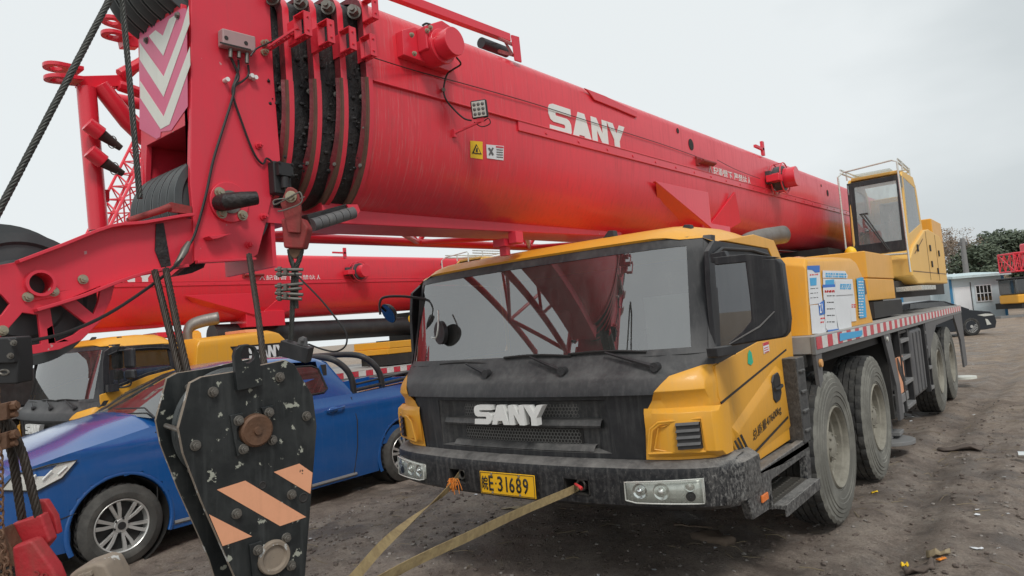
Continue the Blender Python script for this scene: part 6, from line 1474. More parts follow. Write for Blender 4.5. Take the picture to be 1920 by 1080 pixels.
# black saloon car, nose to the right
o = frame(1824, 629); sc = 1.0
car = thing('saloon_car', tuple(o), 'black saloon car parked behind the crane, nose pointing right', 'car')
def carp(L, f, dz=0): return [L2(o, r, f, z) for r, z in L]
side = [(-3.7, .35), (-3.75, .8), (-3.6, .98), (-3.0, 1.02), (-2.3, 1.38), (-1.3, 1.44), (-.75, 1.36), (.0, 1.00), (.0, .96), (.75, .84), (.90, .72), (.95, .45), (.88, .22), (.5, .18), (-3.3, .2)]
mb = MB(); hw = [.0]
rowsc = []
for f, k in ((0, .0), (.06, .5), (.25, 1), (1.55, 1), (1.74, .5), (1.80, .0)):
    rowsc.append([L2(o, r, f + (0 if z < .95 else (.18 if f < .9 else -.18)*(z-.95)/.45), .1+(z-.1)*(1 if k else .985)) for r, z in side])
mb.grid([r+r[:1] for r in rowsc]); mb._f([mb.v(p) for p in rowsc[0]]); mb._f([mb.v(p) for p in rowsc[-1]][::-1]); mb.done('body', 'carblk', car, smooth=30, bevel=.03, seg=2)
mb = MB(); mb.prism([L2(o, r, f, z) for r, f, z in ((-2.2, .07, 1.04), (-.35, .03, 1.03), (-.9, .15, 1.34), (-2.1, .16, 1.36))], FH*-.03); mb.done('side_window', 'glassD', car)
for r_ in (0, -2.9):
    w_ = thing_part('wheel', car); c = L2(o, r_, .1, .335); ax = -FH; mb = MB(); mb.lathe([(.23, .10), (.25, .115), (.31, .11), (.335, .08), (.335, -.1)], c, ax, 40); mb.done('tyre', 'tread', w_)
    mb = MB(); mb.lathe([(.235, .09), (.225, .112), (.215, .09), (.205, .04)], c, ax, 40); a = ax.orthogonal().normalized(); b = ax.cross(a)
    for k in range(20):
        th = 2*PI*k/20; d0 = a*math.cos(th)+b*math.sin(th); tt = ax.cross(d0).normalized(); mb.prism([c+d0*.04+ax*.10-tt*.006, c+d0*.215+ax*.10-tt*.011, c+d0*.215+ax*.10+tt*.011, c+d0*.04+ax*.10+tt*.006], -ax*.015)
    mb.cyl(c+ax*.08, c+ax*.108, .055, n=20); mb.done('rim', 'alloy', w_)
    mb = MB(); mb.lathe([(.345, .0), (.37, -.085+.2), (.40, .105)], c, ax, 40); mb.bm.free()
    mb = MB(); mb.cyl(c-ax*.05, c+ax*.075, .36, n=40); mb.done('wheel_well', 'inter', car)
mb = MB(); mb.prism([L2(o, r, -.02, z) for r, z in ((.25, .74), (.55, .77), (.80, .74), (.86, .69), (.5, .67))], FH*.03); mb.done('headlight', 'lampshell', car)
mb = MB(); mb.prism([L2(o, r, -.03, z) for r, z in ((.52, .58), (.60, .56), (.72, .36), (.56, .34))], FH*.03); mb.done('bumper_trim', 'lampshell', car)
mb = MB(); mb.prism([L2(o, r, .5, z) for r, z in ((.93, .45), (.985, .5), (.96, .78), (.88, .82))], FH*.8); mb.done('grille', 'chrome', car)

# two site huts
M['hutw'] = paint('white_panel', (.58, .68, .72), .5, amount=.3, streak=.3, dirt=(.5, .53, .55)); M['hutb'] = paint('blue_trim', (.04, .22, .42), .5); M['hutg'] = paint('grey_panel', (.30, .32, .33), .6, amount=.4, streak=.4, dirt=(.2, .2, .2)); M['hutr'] = paint('pale_roof', (.55, .68, .70), .5, amount=.3, streak=.3)
D = 41.0
def hut(pl, pr, mat, lab, w0=None, door=(.1, .35), win=None, roofz=2.48, dep=2.6, dd=0):
    a = at(pl, 560, d=D+dd); b = at(pr, 560, d=D+dd); a.z = b.z = 0; W = (b-a).length; r = (b-a).normalized(); f = V((-r.y, r.x, 0)); f = f if f.dot(FH) > 0 else -f
    T = thing('site_hut', tuple(a), lab, 'hut', 'site huts at the back of the yard')
    P = lambda u, v, z: a+r*u+f*v+V((0, 0, z))
    mb = MB(); mb.prism([P(0, 0, .0), P(W, 0, .0), P(W, 0, roofz), P(0, 0, roofz)], f*dep); mb.done('wall', mat, T)
    mb = MB(); mb.prism([P(-.12, -.5, roofz-.02), P(W+.15, -.5, roofz-.02), P(W+.15, -.5, roofz+.12), P(-.12, -.5, roofz+.12)], f*(dep+.7)+V((0, 0, .25))); mb.done('roof', 'hutr', T)
    for u in ((0, W-.08) if mat == 'hutw' else (0,)):
        mb = MB(); mb.prism([P(u-.06, -.03, 0), P(u+.1, -.03, 0), P(u+.1, -.03, roofz-.03), P(u-.06, -.03, roofz-.03)], f*.02); mb.done('corner_post', 'hutb', T)
    mb = MB(); mb.prism([P(W*door[0], -.02, .05), P(W*door[1], -.02, .05), P(W*door[1], -.02, 1.95), P(W*door[0], -.02, 1.95)], f*.015); dr = mb.done('door', 'hutw' if mat == 'hutg' else 'paperW', T)
    mb = MB(); mb.prism([P(W*door[1]+.02, -.03, 0), P(W*door[1]+.07, -.03, 0), P(W*door[1]+.07, -.03, 2.2), P(W*door[1]+.02, -.03, 2.2)], f*.01); mb.done('door_frame', 'gryd', dr)
    if win:
        u0, u1, z0, z1 = W*win[0], W*win[1], 1.0, 1.95
        mb = MB(); mb.prism([P(u0-.05, -.03, z0-.05), P(u1+.05, -.03, z0-.05), P(u1+.05, -.03, z1+.05), P(u0-.05, -.03, z1+.05)], f*.02); wn = mb.done('window', 'paperW', T)
        mb = MB(); mb.prism([P(u0, -.045, z0), P(u1, -.045, z0), P(u1, -.045, z1), P(u0, -.045, z1)], f*.01); mb.done('pane', 'glassD', wn); mb = MB(); mb.prism([P(u0, -.037, z0), P(u1, -.037, z0), P(u1, -.037, z1), P(u0, -.037, z1)], f*.004); mb.done('dark_room_sheet', 'inter', wn)  # dark sheet behind the pane paints in the unlit room
        mb = MB()
        for k in range(5): u = u0+(u1-u0)*k/4; mb.prism([P(u-.02, -.06, z0), P(u+.02, -.06, z0), P(u+.02, -.06, z1), P(u-.02, -.06, z1)], f*.01)
        for k in range(3): z = z0+(z1-z0)*k/2; mb.prism([P(u0, -.075, z-.02), P(u1, -.075, z-.02), P(u1, -.075, z+.02), P(u0, -.075, z+.02)], f*.01)
        mb.done('window_bars', 'paperW', wn)
    return T
hut(1784, 1886, 'hutw', 'white panel site hut with blue corner posts and a barred window', win=(.46, .74), door=(.06, .36))
hut(1690, 1778, 'hutg', 'grey metal site hut with a white door, left of the white hut', door=(.62, .95), win=None, roofz=2.35, dd=1.2)
mb = MB(); a = frame(1860, 600, 38); mb.obox(L2(a, 3.5, 0, .06), RH_*3.2, FH*.3, V((0, 0, .06))); mb.done('kerb', 'gry', kind='structure')

# concrete pole
p0 = frame(1818, 560, 50); mb = MB(); mb.cyl(p0, p0+V((0, 0, 5.6)), .24, .15, n=14); mb.done('pole_shaft', 'gry', PL := thing('utility_pole', tuple(p0), 'weathered grey concrete pole standing behind the huts', 'pole'))
mb = MB(); mb.obox(p0+V((0, 0, 5.2)), RH_*.3, FH*.08, V((0, 0, .12))); mb.done('bracket', 'gryd', PL)

# trees
def leafmat(n, c1, c2):
    m, nt, b = newmat(n); oi = nt.nodes.new('ShaderNodeNewGeometry'); c = mixc(nt, oi.outputs['Random Per Island'], c1, c2); nt.links.new(c, b.inputs['Base Color']); b.inputs['Roughness'].default_value = .7; return m
M['leaf'] = leafmat('evergreen_leaves', (.045, .065, .042), (.14, .17, .11)); M['dryleaf'] = leafmat('dry_leaves', (.16, .11, .08), (.30, .22, .15)); M['bark'] = paint('bark', (.20, .165, .13), .9, amount=.4, streak=0)
def limb(mb, p, d, L, r, depth, spread=.6, tips=None):
    q = p+d*L; mid = p+d*L*.5+V((random.uniform(-1, 1), random.uniform(-1, 1), 0))*L*.05
    mb.tube([p, mid, q], [r, r*.85, r*.65], n=6 if r > .03 else 4)
    if tips is not None: tips.append(q)
    if depth == 0: return
    for k in range(random.choice((2, 3, 3))):
        e = (d+V((random.uniform(-1, 1), random.uniform(-1, 1), random.uniform(-.2, .7)))*spread).normalized(); limb(mb, q, e, L*random.uniform(.62, .82), r*.6, depth-1, spread, tips)
def leaves(mb, c, rad, n, size):
    for i in range(n):
        v = V((random.gauss(0, 1), random.gauss(0, 1), random.gauss(0, 1))).normalized()*rad*random.uniform(.45, 1)**.6; p = c+V((v.x, v.y, v.z*.8))
        a = V((random.uniform(-1, 1), random.uniform(-1, 1), random.uniform(-.6, .6))).normalized(); b = a.orthogonal().normalized(); s_ = size*random.uniform(.6, 1.4)
        q = [mb.v(p+a*s_), mb.v(p+b*s_*.5), mb.v(p-a*s_), mb.v(p-b*s_*.5)]; mb._f(q)
def evergreen(px, d, top, lab, seed, w=2.2):
    random.seed(seed); o = frame(px, 560, d); h = top
    T = thing('evergreen_tree', tuple(o), lab, 'tree', 'dense green trees behind the huts')
    mb = MB(); tips = []; limb(mb, o, V((0, 0, 1)), h*.3, .18, 3, .55, tips); mb.done('trunk', 'bark', T)
    mb = MB(); random.seed(seed+1)
    for k in range(64):
        t = random.uniform(.12, .93); rr = w*math.sin(min(1, (1-t)*1.35+.12)*PI/2)*random.uniform(.3, 1); th = random.uniform(0, 2*PI)
        leaves(mb, o+V((math.cos(th)*rr, math.sin(th)*rr, h*t)), random.uniform(.5, .95), 130, .14)
    mb.done('crown', 'leaf', T, smooth=0)
evergreen(1845, 56, 5.6, 'dense dark green tree right behind the white hut', 5, 2.3)
evergreen(1878, 59, 6.9, 'tallest rounded green tree behind the white hut', 8, 2.9)
evergreen(1925, 57, 6.6, 'dense green tree behind the red lattice at the right edge', 11, 2.8)
evergreen(1975, 60, 6.2, 'green tree cut off by the right edge of the picture', 14, 2.8)
for px, d, top, lab, sd_ in ((1792, 58, 2.0, 'bare grey tree rising between the crane cab and the green trees', 21), (1762, 62, 1.8, 'bare pale tree half hidden by the yellow counterweight', 22), (1822, 60, 1.9, 'bare twiggy tree just behind the concrete pole', 25)):
    random.seed(sd_); o = frame(px, 560, d); T = thing('bare_tree', tuple(o), lab, 'tree', 'bare winter trees'); mb = MB(); tips = []
    limb(mb, o, V((0, 0, 1)), top, .13, 6, .75, tips); mb.done('trunk', 'bark', T)
    mb = MB()
    for q in tips[20:]: leaves(mb, q, .4, 4, .07)
    mb.done('dead_leaves', 'dryleaf', T, smooth=0)
random.seed(4); mb = MB()
for k in range(60):
    q = frame(1700+k*3.2, 560, 52+random.uniform(-1, 3)); leaves(mb, q+V((0, 0, random.uniform(.4, 2.6))), random.uniform(.6, 1.1), 90, .09)
mb.done('brown_hedge', 'dryleaf', smooth=0, kind='stuff', label='tangled brown winter hedge behind the site huts', cat='hedge')
random.seed(6); mb = MB()
for k in range(90):
    q = frame(1500+k*12, 560, 130+random.uniform(-6, 6)); leaves(mb, q+V((0, 0, random.uniform(.5, 5))), random.uniform(2, 3.2), 60, .5)
mb.done('distant_wood', 'leaf', smooth=0, kind='stuff', label='distant strip of dark woodland on the horizon', cat='woodland')

# crane at the right edge
o = frame(1936, 600, 38); FCn = thing('crane_truck', tuple(o), 'small far crane truck with red lattice jib at the right edge', 'crane truck', 'truck cranes parked side by side')
P = lambda u, v, z: L2(o, u, v, z)
def bxx(u0, u1, v0, v1, z0, z1): mb = MB(); mb.prism([P(u0, v0, z0), P(u1, v0, z0), P(u1, v0, z1), P(u0, v0, z1)], FH*(v1-v0)); return mb
bxx(-.65, 1.6, 0, 1.5, .75, 1.25).done('cab_body', 'yel', FCn, bevel=.08, seg=3); bxx(-.62, 1.6, .05, 1.5, 1.25, 2.15).done('window_band', 'glassD', FCn, bevel=.08); bxx(-.55, 1.5, .12, 1.4, 1.2, 2.1).done('interior', 'inter', FCn)
bxx(-.4, 3.2, .1, 2.2, .45, .8).done('chassis', 'under', FCn); bxx(-.68, 1.6, -.02, 1.55, 2.13, 2.22).done('roof', 'blkclean', FCn, bevel=.03); bxx(.35, 1.5, -.03, 0, .8, 1.4).done('door', 'blk', FCn)
mb = MB(); 
for z0 in (0,):
    def tr(u0, u1, v0, v1, z0, z1, n):
        for i in range(n):
            a, b = u0+(u1-u0)*i/n, u0+(u1-u0)*(i+1)/n
            for v in (v0, v1):
                mb.tube([P(a, v, z0), P(b, v, z1)], .022, n=5); mb.tube([P(a, v, z1), P(b, v, z0)], .022, n=5); mb.tube([P(b, v, z0), P(b, v, z1)], .025, n=5)
        for v in (v0, v1):
            for z in (z0, z1): mb.tube([P(u0, v, z), P(u1, v, z)], .045, n=6)
            mb.tube([P(u0, v, z0), P(u0, v, z1)], .04, n=5)
        for u in (u0, u1):
            for z in (z0, z1): mb.tube([P(u, v0, z), P(u, v1, z)], .04, n=5)
            mb.tube([P(u, v0, z0), P(u, v1, z1)], .03, n=5)
    tr(-1.05, .28, -.6, .6, 2.55, 3.55, 4)
lj = mb.done('lattice_jib', 'red', FCn)
bxx(.36, 3.5, -.1, .8, 2.7, 4.1).done('boom', 'red', FCn, bevel=.1, seg=3)
for u in (.55, 2.3):
    w_ = thing_part('wheel', FCn); c = P(u, .12, .5); mb = MB(); mb.lathe([(.25, .1), (.28, .16), (.46, .16), (.5, .12), (.5, -.15)], c, -FH, 36); mb.done('tyre', 'tread', w_); mb = MB(); mb.lathe([(.28, .12), (.2, .02), (.08, .05), (.01, .05)], c, -FH, 24); mb.done('rim', 'rim', w_)

# lattice boom far behind the crane head, green machine and flat trailer at the left
p0 = at(205, 420, d=30); p1 = at(262, 300, d=33); LB = None
mb = MB(); ax = (p1-p0).normalized(); a = RT.copy(); a = (a-ax*a.dot(ax)).normalized()*.42; b = ax.cross(a).normalized()*.42; base = p0-ax*7; top = p1+ax*3; L = (top-base).length; n = 16
for i in range(n):
    q0, q1 = base+ax*L*i/n, base+ax*L*(i+1)/n; cs_ = [a+b, a-b, -a-b, -a+b]
    for k in range(4):
        mb.tube([q0+cs_[k], q1+cs_[k]], .07, n=6); mb.tube([q0+cs_[k], q1+cs_[(k+1) % 4]], .04, n=4); mb.tube([q1+cs_[k], q1+cs_[(k+1) % 4]], .035, n=4)
LT = thing('lattice_crane', tuple(V((base.x, base.y, -.2))), 'distant red lattice boom rising beyond the black sheaves', 'lattice crane'); mb.done('lattice_boom', 'red', LT)
mb = MB(); c = V((base.x, base.y, 0)); mb.obox(c+V((0, 0, .9)), RH_*1.6, FH*2.2, V((0, 0, .7))); mb.obox(c+V((0, 0, .1)), RH_*1.8, FH*2.6, V((0, 0, .35))); mb.done('base_machine', 'red', LT, bevel=.1)
mb = MB(); mb.tube([c+V((0, 0, 1.2)), base], .4, n=8); mb.done('boom_foot', 'red', LT)
g0 = at(203, 628, d=17); GM = thing('green_machine', (g0.x, g0.y, -.2), 'lime green machine with slotted engine panel behind the second crane', 'construction machine')
mb = MB(); mb.obox(V((g0.x, g0.y, .75)), RH_*.75, FH*.8, V((0, 0, 1.32))); gb = mb.done('engine_panel', 'green', GM, bevel=.05)
mb = MB()
for k in range(5):
    for i in range(2): mb.obox(V((g0.x, g0.y, 1.62+k*.09))-FH*.81+RH_*(-.2+.55*i), RH_*.20, FH*.006, V((0, 0, .018)))
mb.done('vent_slot', 'ink', gb, smooth=0)
mb = MB(); mb.obox(V((g0.x, g0.y, -.35)), RH_*1.3, FH*1.2, V((0, 0, .35))); mb.done('tracks', 'under', GM, bevel=.1)
f0 = at(10, 705, d=11); FT = thing('flat_trailer', (f0.x, f0.y, -.2), 'dark flat trailer half hidden at the left edge behind the second crane', 'trailer')
c = V((f0.x, f0.y, 0)); Pp = lambda u, v, z: c+V((u, v, z))
for (u, v, z, a_, b_, d_, m_, n_) in ((-2.2, 1.5, .95, 2.6, 4, .08, 'gry', 'deck'), (-2.2, 1.5, .65, 2.3, 3.8, .2, 'under', 'frame'), (-2.2, 1.6, 1.35, 2.2, 3.6, .30, 'blkclean', 'load')):
    mb = MB(); mb.obox(Pp(u, v, z), V((a_, 0, 0)), V((0, b_, 0)), V((0, 0, d_))); mb.done(n_, m_, FT, bevel=.02)
for v in (0, 1.3, 3.5): mb = MB(); mb.cyl(Pp(.1, v, .25), Pp(-.2, v, .25), .48, n=30); mb.done('wheel', 'tread', FT, bevel=.03)
# ------------------------------------------------------------------ sky and light
w = bpy.data.worlds.new('World'); scene.world = w; w.use_nodes = True
nt = w.node_tree; bg = nt.nodes['Background']; out = nt.nodes['World Output']
SUN_EL, SUN_AZ = math.radians(52), math.radians(62)
sk = nt.nodes.new('ShaderNodeTexSky'); sk.sky_type = 'NISHITA'; sk.sun_disc = False; sk.sun_elevation = SUN_EL; sk.sun_rotation = SUN_AZ; sk.dust_density = 3
nt.links.new(sk.outputs[0], bg.inputs[0]); bg.inputs[1].default_value = .05
tc = nt.nodes.new('ShaderNodeTexCoord')
n1 = nt.nodes.new('ShaderNodeTexNoise'); n1.inputs['Scale'].default_value = 1.6; n1.inputs['Detail'].default_value = 5; n1.inputs['Roughness'].default_value = .5
mp = nt.nodes.new('ShaderNodeMapping'); mp.inputs['Scale'].default_value = (1, 1, 2.6); nt.links.new(tc.outputs['Generated'], mp.inputs[0]); nt.links.new(mp.outputs[0], n1.inputs['Vector'])
# cloud sheet: brighter towards the thin part of the overcast (left of the view)
dp = nt.nodes.new('ShaderNodeVectorMath'); dp.operation = 'DOT_PRODUCT'; nt.links.new(tc.outputs['Generated'], dp.inputs[0]); d0 = (-RT+FW*.15+V((0, 0, .1))).normalized(); dp.inputs[1].default_value = d0
mr = nt.nodes.new('ShaderNodeMapRange'); mr.inputs[1].default_value = -.75; mr.inputs[2].default_value = .25; nt.links.new(dp.outputs['Value'], mr.inputs[0])
ad = nt.nodes.new('ShaderNodeMath'); ad.operation = 'MULTIPLY_ADD'; nt.links.new(n1.outputs['Fac'], ad.inputs[0]); ad.inputs[1].default_value = .75; nt.links.new(mr.outputs[0], ad.inputs[2])
cr = ramp(nt, ad.outputs[0], [(.30, (.47, .50, .54)), (.78, (.62, .665, .68)), (1.0, (.80, .84, .85))])
b2 = nt.nodes.new('ShaderNodeBackground'); nt.links.new(cr, b2.inputs[0]); b2.inputs[1].default_value = 1.12
mx = nt.nodes.new('ShaderNodeMixShader'); mx.inputs[0].default_value = .9
nt.links.new(bg.outputs[0], mx.inputs[1]); nt.links.new(b2.outputs[0], mx.inputs[2]); nt.links.new(mx.outputs[0], out.inputs[0])
sl = bpy.data.lights.new('sun', 'SUN'); sl.energy = 1.6; sl.angle = math.radians(14); sl.color = (1, .97, .92)
so = bpy.data.objects.new('sun', sl); COL.objects.link(so)
sd = V((math.sin(SUN_AZ)*math.cos(SUN_EL), math.cos(SUN_AZ)*math.cos(SUN_EL), math.sin(SUN_EL)))
sd = V((.55, -.35, .76)).normalized(); sk.sun_rotation = math.atan2(sd.x, sd.y); sk.sun_elevation = math.asin(sd.z)
so.rotation_euler = sd.to_track_quat('Z', 'Y').to_euler()
scene.view_settings.view_transform = 'Standard'; scene.view_settings.look = 'None'; scene.view_settings.exposure = 0; scene.view_settings.gamma = 1

# ------------------------------------------------------------------ ground
def gz(x, y):
    t = min(1, max(0, (-1.7-x)/2.1)); base = -.17*t*t*(3-2*t)
    t = min(1, max(0, (y-12)/8)); base *= 1-t; return base+gz0(x, y)
def gz0(x, y):
    if not (-14 < x < 14 and -4 < y < 30): return 0
    f = min(1, (14-abs(x))/3)*min(1, (30-y)/8)
    z = noise.fractal(V((x*.8, y*.8, 0)), 1, 2, 4)*.03 + noise.fractal(V((x*4, y*4, 3)), 1, 2, 5)*.018 + abs(noise.noise(V((x*9, y*3.5, 5))))*.012
    z += noise.turbulence(V((x*1.6, y*.35, 9)), 3, False)*.018-.012
    for rx in (1.75, 2.6, -2.1, 3.5):      # wheel ruts
        d = abs(x-rx-.12*math.sin(y*.5+rx)); z -= .035*math.exp(-(d/.13)**2)-.018*math.exp(-((d-.25)/.09)**2)-.008*math.exp(-(d/.13)**2)*math.sin(y*42)
    return (z-.004)*f
def axis(lo, hi, a, b, step):
    v = []; x = a
    while x <= b: v.append(x); x += step
    s = step; x = b
    while x < hi: s *= 1.22; x += s; v.append(x)
    s = step; x = a
    while x > lo: s *= 1.22; x -= s; v.insert(0, x)
    return v
xs = axis(-900, 900, -6.5, 5.5, .05); ys = axis(-60, 1500, -3.2, 9.5, .05)
me = bpy.data.meshes.new('ground'); nx = len(xs)
vs = [(x, y, gz(x, y)) for y in ys for x in xs]
fs = [(j*nx+i, j*nx+i+1, (j+1)*nx+i+1, (j+1)*nx+i) for j in range(len(ys)-1) for i in range(nx-1)]
me.from_pydata(vs, [], fs); me.shade_smooth()
gm, nt, b = newmat('yard_mud')
n_big = noise_n(nt, .35, 4, .6); n_mid = noise_n(nt, 2.2, 8, .7); n_fine = noise_n(nt, 55, 8, .8)
c = ramp(nt, n_mid, [(.30, (.20, .155, .128)), (.50, (.40, .325, .27)), (.72, (.56, .475, .40))])
tcn = nt.nodes.new('ShaderNodeTexCoord'); sep = nt.nodes.new('ShaderNodeSeparateXYZ'); nt.links.new(tcn.outputs['Object'], sep.inputs[0])
mr = nt.nodes.new('ShaderNodeMapRange'); mr.inputs[1].default_value = 4; mr.inputs[2].default_value = 15; nt.links.new(sep.outputs[1], mr.inputs[0])
dry = ramp(nt, n_mid, [(.3, (.22, .16, .115)), (.7, (.46, .36, .27))])
f = mulf(nt, mr.outputs[0], ramp(nt, n_big, [(.3, (.55, .55, .55)), (.6, (1, 1, 1))])); c = mixc(nt, f, c, dry)
n8 = noise_n(nt, 7, 10, .8); c = mixc(nt, ramp(nt, n8, [(.52, (0, 0, 0)), (.64, (.55, .55, .55))]), c, (.075, .057, .048)); c = mixc(nt, ramp(nt, noise_n(nt, 5, 10, .8, (1, .6, 1)), [(.54, (0, 0, 0)), (.66, (.7, .7, .7))]), c, (.42, .37, .33)); wp = ramp(nt, noise_n(nt, .75, 7, .7), [(.50, (0, 0, 0)), (.60, (1, 1, 1))])      # damp patches
trk = None
for rx in (1.75, 2.6, 3.5, -2.1):      # damp wheel tracks
    a_ = nt.nodes.new('ShaderNodeMath'); a_.operation = 'MULTIPLY_ADD'; nt.links.new(noise_n(nt, .6, 2), a_.inputs[0]); a_.inputs[1].default_value = .7; nt.links.new(sep.outputs[0], a_.inputs[2])
    b_ = nt.nodes.new('ShaderNodeMath'); b_.operation = 'SUBTRACT'; nt.links.new(a_.outputs[0], b_.inputs[0]); b_.inputs[1].default_value = rx+.35
    d_ = nt.nodes.new('ShaderNodeMath'); d_.operation = 'ABSOLUTE'; nt.links.new(b_.outputs[0], d_.inputs[0])
    e_ = ramp(nt, d_.outputs[0], [(.08, (1, 1, 1)), (.19, (0, 0, 0))]); trk = e_ if trk is None else mulf(nt, trk, e_, 'MAXIMUM')
trk = mulf(nt, trk, ramp(nt, noise_n(nt, 3, 6, .7), [(.35, (0, 0, 0)), (.6, (.75, .75, .75))]))
damp = mulf(nt, wp, trk, 'MAXIMUM'); c = mixc(nt, mulf(nt, damp, .48), c, (.070, .052, .042))
c2 = nt.nodes.new('ShaderNodeMix'); c2.data_type = 'RGBA'; c2.blend_type = 'MULTIPLY'; c2.inputs[0].default_value = .75
nt.links.new(c, c2.inputs[6]); nt.links.new(ramp(nt, n_fine, [(.30, (.42, .42, .42)), (.66, (1.35, 1.35, 1.35))]), c2.inputs[7])
nt.links.new(c2.outputs[2], b.inputs['Base Color'])
wet = ramp(nt, noise_n(nt, .9, 6, .65), [(.45, (.9, .9, .9)), (.60, (.6, .6, .6)), (.70, (.28, .28, .28))]); wet = mixc(nt, damp, wet, (.36, .36, .36)); nt.links.new(wet, b.inputs['Roughness'])
bn = nt.nodes.new('ShaderNodeBump'); bn.inputs['Strength'].default_value = 1.0; bn.inputs['Distance'].default_value = .03; nt.links.new(n_fine, bn.inputs['Height'])
bn2 = nt.nodes.new('ShaderNodeBump'); bn2.inputs['Strength'].default_value = .9; bn2.inputs['Distance'].default_value = .06; nt.links.new(n8, bn2.inputs['Height']); nt.links.new(bn2.outputs[0], bn.inputs['Normal']); nt.links.new(bn.outputs[0], b.inputs['Normal'])
me.materials.append(gm); g = bpy.data.objects.new('ground', me); COL.objects.link(g); g['kind'] = 'structure'
# ------------------------------------------------------------------ litter, stones and scraps on the mud
random.seed(12)
M['stone'] = paint('stone', (.27, .245, .22), .85, amount=.5, streak=0, dirt=(.07, .06, .05), dscale=30); M['clod'] = paint('mud_clod', (.12, .095, .08), .9, amount=.4, streak=0, dirt=(.21, .17, .145), dscale=20)
M['straw'] = paint('dry_stalks', (.30, .24, .15), .9, amount=.3, streak=0); M['wood'] = paint('old_wood', (.20, .15, .11), .85, amount=.5, streak=.0, dirt=(.10, .07, .05), dscale=20)
def rpos(near=True):
    while True:
        x = random.uniform(-3.6, 5.0); y = random.uniform(-2.6, 9) if near else random.uniform(4, 28)
        if near and random.random() > 1.25/(1+max(0, y+1)*.25): continue
        return x, y
_g = bmesh.new(); bmesh.ops.create_icosphere(_g, subdivisions=1, radius=1); _V = [v.co.copy() for v in _g.verts]; _F = [[v.index for v in f.verts] for f in _g.faces]; _g.free()
def pebbles(name, n, lo, hi, mat, lab, cat):
    vs, fs = [], []
    for i in range(n):
        x, y = rpos(); s = lo+(hi-lo)*random.random()**3; z = gz(x, y)+s*.25; k = len(vs)
        for o in _V: vs.append((x+o.x*s*random.uniform(.7, 1.4), y+o.y*s*random.uniform(.7, 1.4), z+o.z*s*random.uniform(.4, .8)))
        fs += [[k+q for q in f] for f in _F]
    me = bpy.data.meshes.new(name); me.from_pydata(vs, [], fs); me.materials.append(M[mat]); o = bpy.data.objects.new(name, me); COL.objects.link(o); tag(o, lab, cat, kind='stuff')
for nm, n, lo, hi, m_, lab, cat in (('mud_clods', 9000, .003, .021, 'clod', 'dark crumbs of mud spread over the yard', 'mud crumbs'), ('gravel', 4500, .003, .017, 'stone', 'small grey stones spread over the mud', 'gravel')):
    pebbles(nm, n, lo, hi, m_, lab, cat)
mb = MB()
for i in range(1100):
    x, y = rpos(i % 4 != 0); a = random.uniform(0, 2*PI); L = random.uniform(.02, .11); z = gz(x, y)+.006; b = a+random.uniform(-.5, .5)
    p = V((x, y, z)); q = p+V((math.cos(a), math.sin(a), random.uniform(0, .12)))*L; r_ = q+V((math.cos(b), math.sin(b), 0))*L*.6; q.z = max(q.z, gz(q.x, q.y)+.004); r_.z = gz(r_.x, r_.y)+.006; mb.tube([p, q, r_], random.uniform(.0010, .0028), n=4)
mb.done('dry_stalks', 'straw', kind='stuff', smooth=0, label='dry stalks and twigs littered over the mud', cat='plant litter')
mb = MB()
for i in range(260):
    x, y = rpos(i % 2 == 0); s = random.uniform(.006, .028)*(1.5 if y > 9 else 1); z = gz(x, y)+.006; a = random.uniform(0, 6.28)
    mb._f([mb.v(V((x+math.cos(a+t)*s*random.uniform(.6, 1.2), y+math.sin(a+t)*s*random.uniform(.4, 1), z+random.uniform(0, .012)))) for t in (0, 1.3, 2.6, 3.9, 5.1)])
mb.done('paper_scraps', 'paperW', kind='stuff', smooth=0, label='tiny pale scraps littered over the mud', cat='litter')
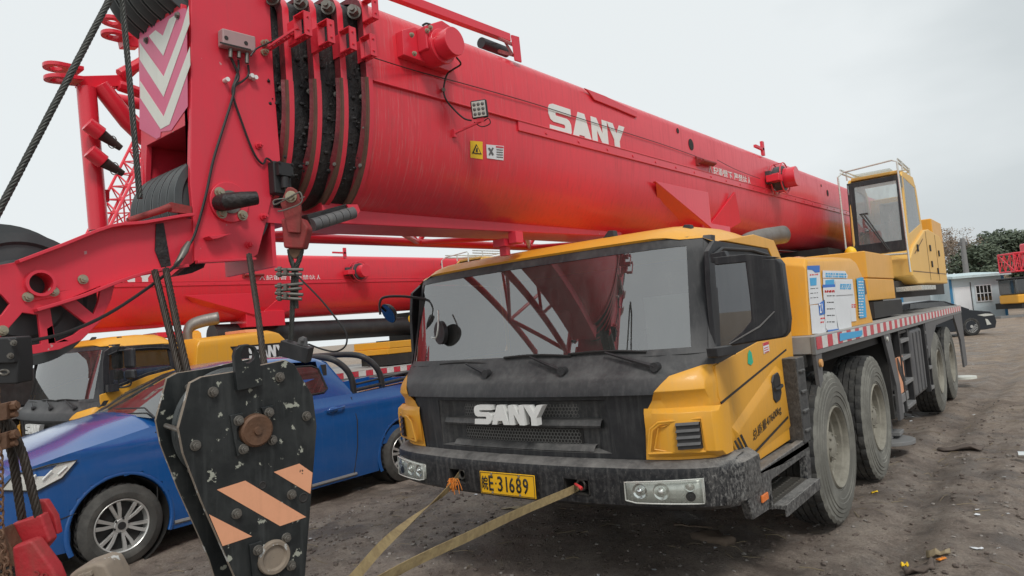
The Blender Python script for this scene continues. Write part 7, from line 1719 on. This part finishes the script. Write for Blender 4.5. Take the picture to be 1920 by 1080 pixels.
def scrap(px, py, w, h, t, mat, name, lab, cat, rot=0, seg=5, bend=.02):
    p = at(px, py, z=0); p.z = gz(p.x, p.y)+.004; a = V((math.cos(rot), math.sin(rot), 0)); b = V((-a.y, a.x, 0)); mb = MB(); random.seed(int(px*7+py)); rws = []
    for i in range(seg+1):
        r = []
        for j in range(4):
            q = p+a*(i/seg-.5)*w+b*(j/3-.5)*h*(1+.3*random.uniform(-1, 1)); q.z = gz(q.x, q.y)+.006+abs(random.gauss(0, 1))*bend; r.append(q)
        rws.append(r)
    mb.grid(rws); mb.done(name, mat, label=lab, cat=cat, solid=t, group='scraps on the ground')
scrap(1185+155, 1015, .34, .13, .05, 'wood', 'wood_block', 'broken brown wood block lying left of the front wheel', 'wood block', -.5, bend=.01)
scrap(1800, 838, .40, .16, .012, 'clod', 'dark_rag', 'dark muddy rag lying right of the crane', 'rag', -.2)
scrap(1722, 1060, .16, .10, .02, 'clod', 'mud_lump', 'dark muddy lump at the bottom right', 'lump', .3)
scrap(1760, 1042, .13, .06, .012, 'straw', 'dry_leaf', 'large curled dry leaf at the bottom right', 'leaf', .1)
scrap(1832, 1034, .07, .025, .004, 'paperW', 'paper_strip', 'pale paper strip near the bottom right corner', 'paper', -.3, bend=.004)
scrap(1640, 925, .05, .03, .004, 'label', 'yellow_scrap', 'small yellow scrap beside the front wheels', 'scrap', .4, bend=.004)
scrap(1694, 1045, .04, .04, .006, 'label', 'yellow_cup', 'small yellow cap at the bottom right', 'cap', .4, bend=.01)
scrap(1765, 1052, .05, .03, .006, 'frayed', 'orange_peel', 'small orange peel at the bottom right', 'peel', .9, bend=.006)
scrap(1300, 990, .30, .02, .012, 'wood', 'stick', 'thin stick lying in front of the door step', 'stick', .1, bend=.004)
scrap(1640, 655, .7, .12, .02, 'wood', 'plank', 'old plank lying beyond the rear wheels', 'plank', .6, bend=.01)
scrap(960, 948, .20, .10, .003, 'straw', 'tan_patch', 'tan rag flattened under the number plate', 'rag', .7, bend=.002)
scrap(850, 1000, .08, .04, .005, 'clod', 'bark_chip', 'dark chip between the two straps', 'chip', .9, bend=.012)
mb = MB(); p = at(1916, 860, z=0); mb.cyl(p+V((-.03, 0, .035)), p+V((.06, .02, .035)), .033, n=18); mb.done('tin_can', 'chrome', label='crushed silver can at the right edge', cat='can', bevel=.003)
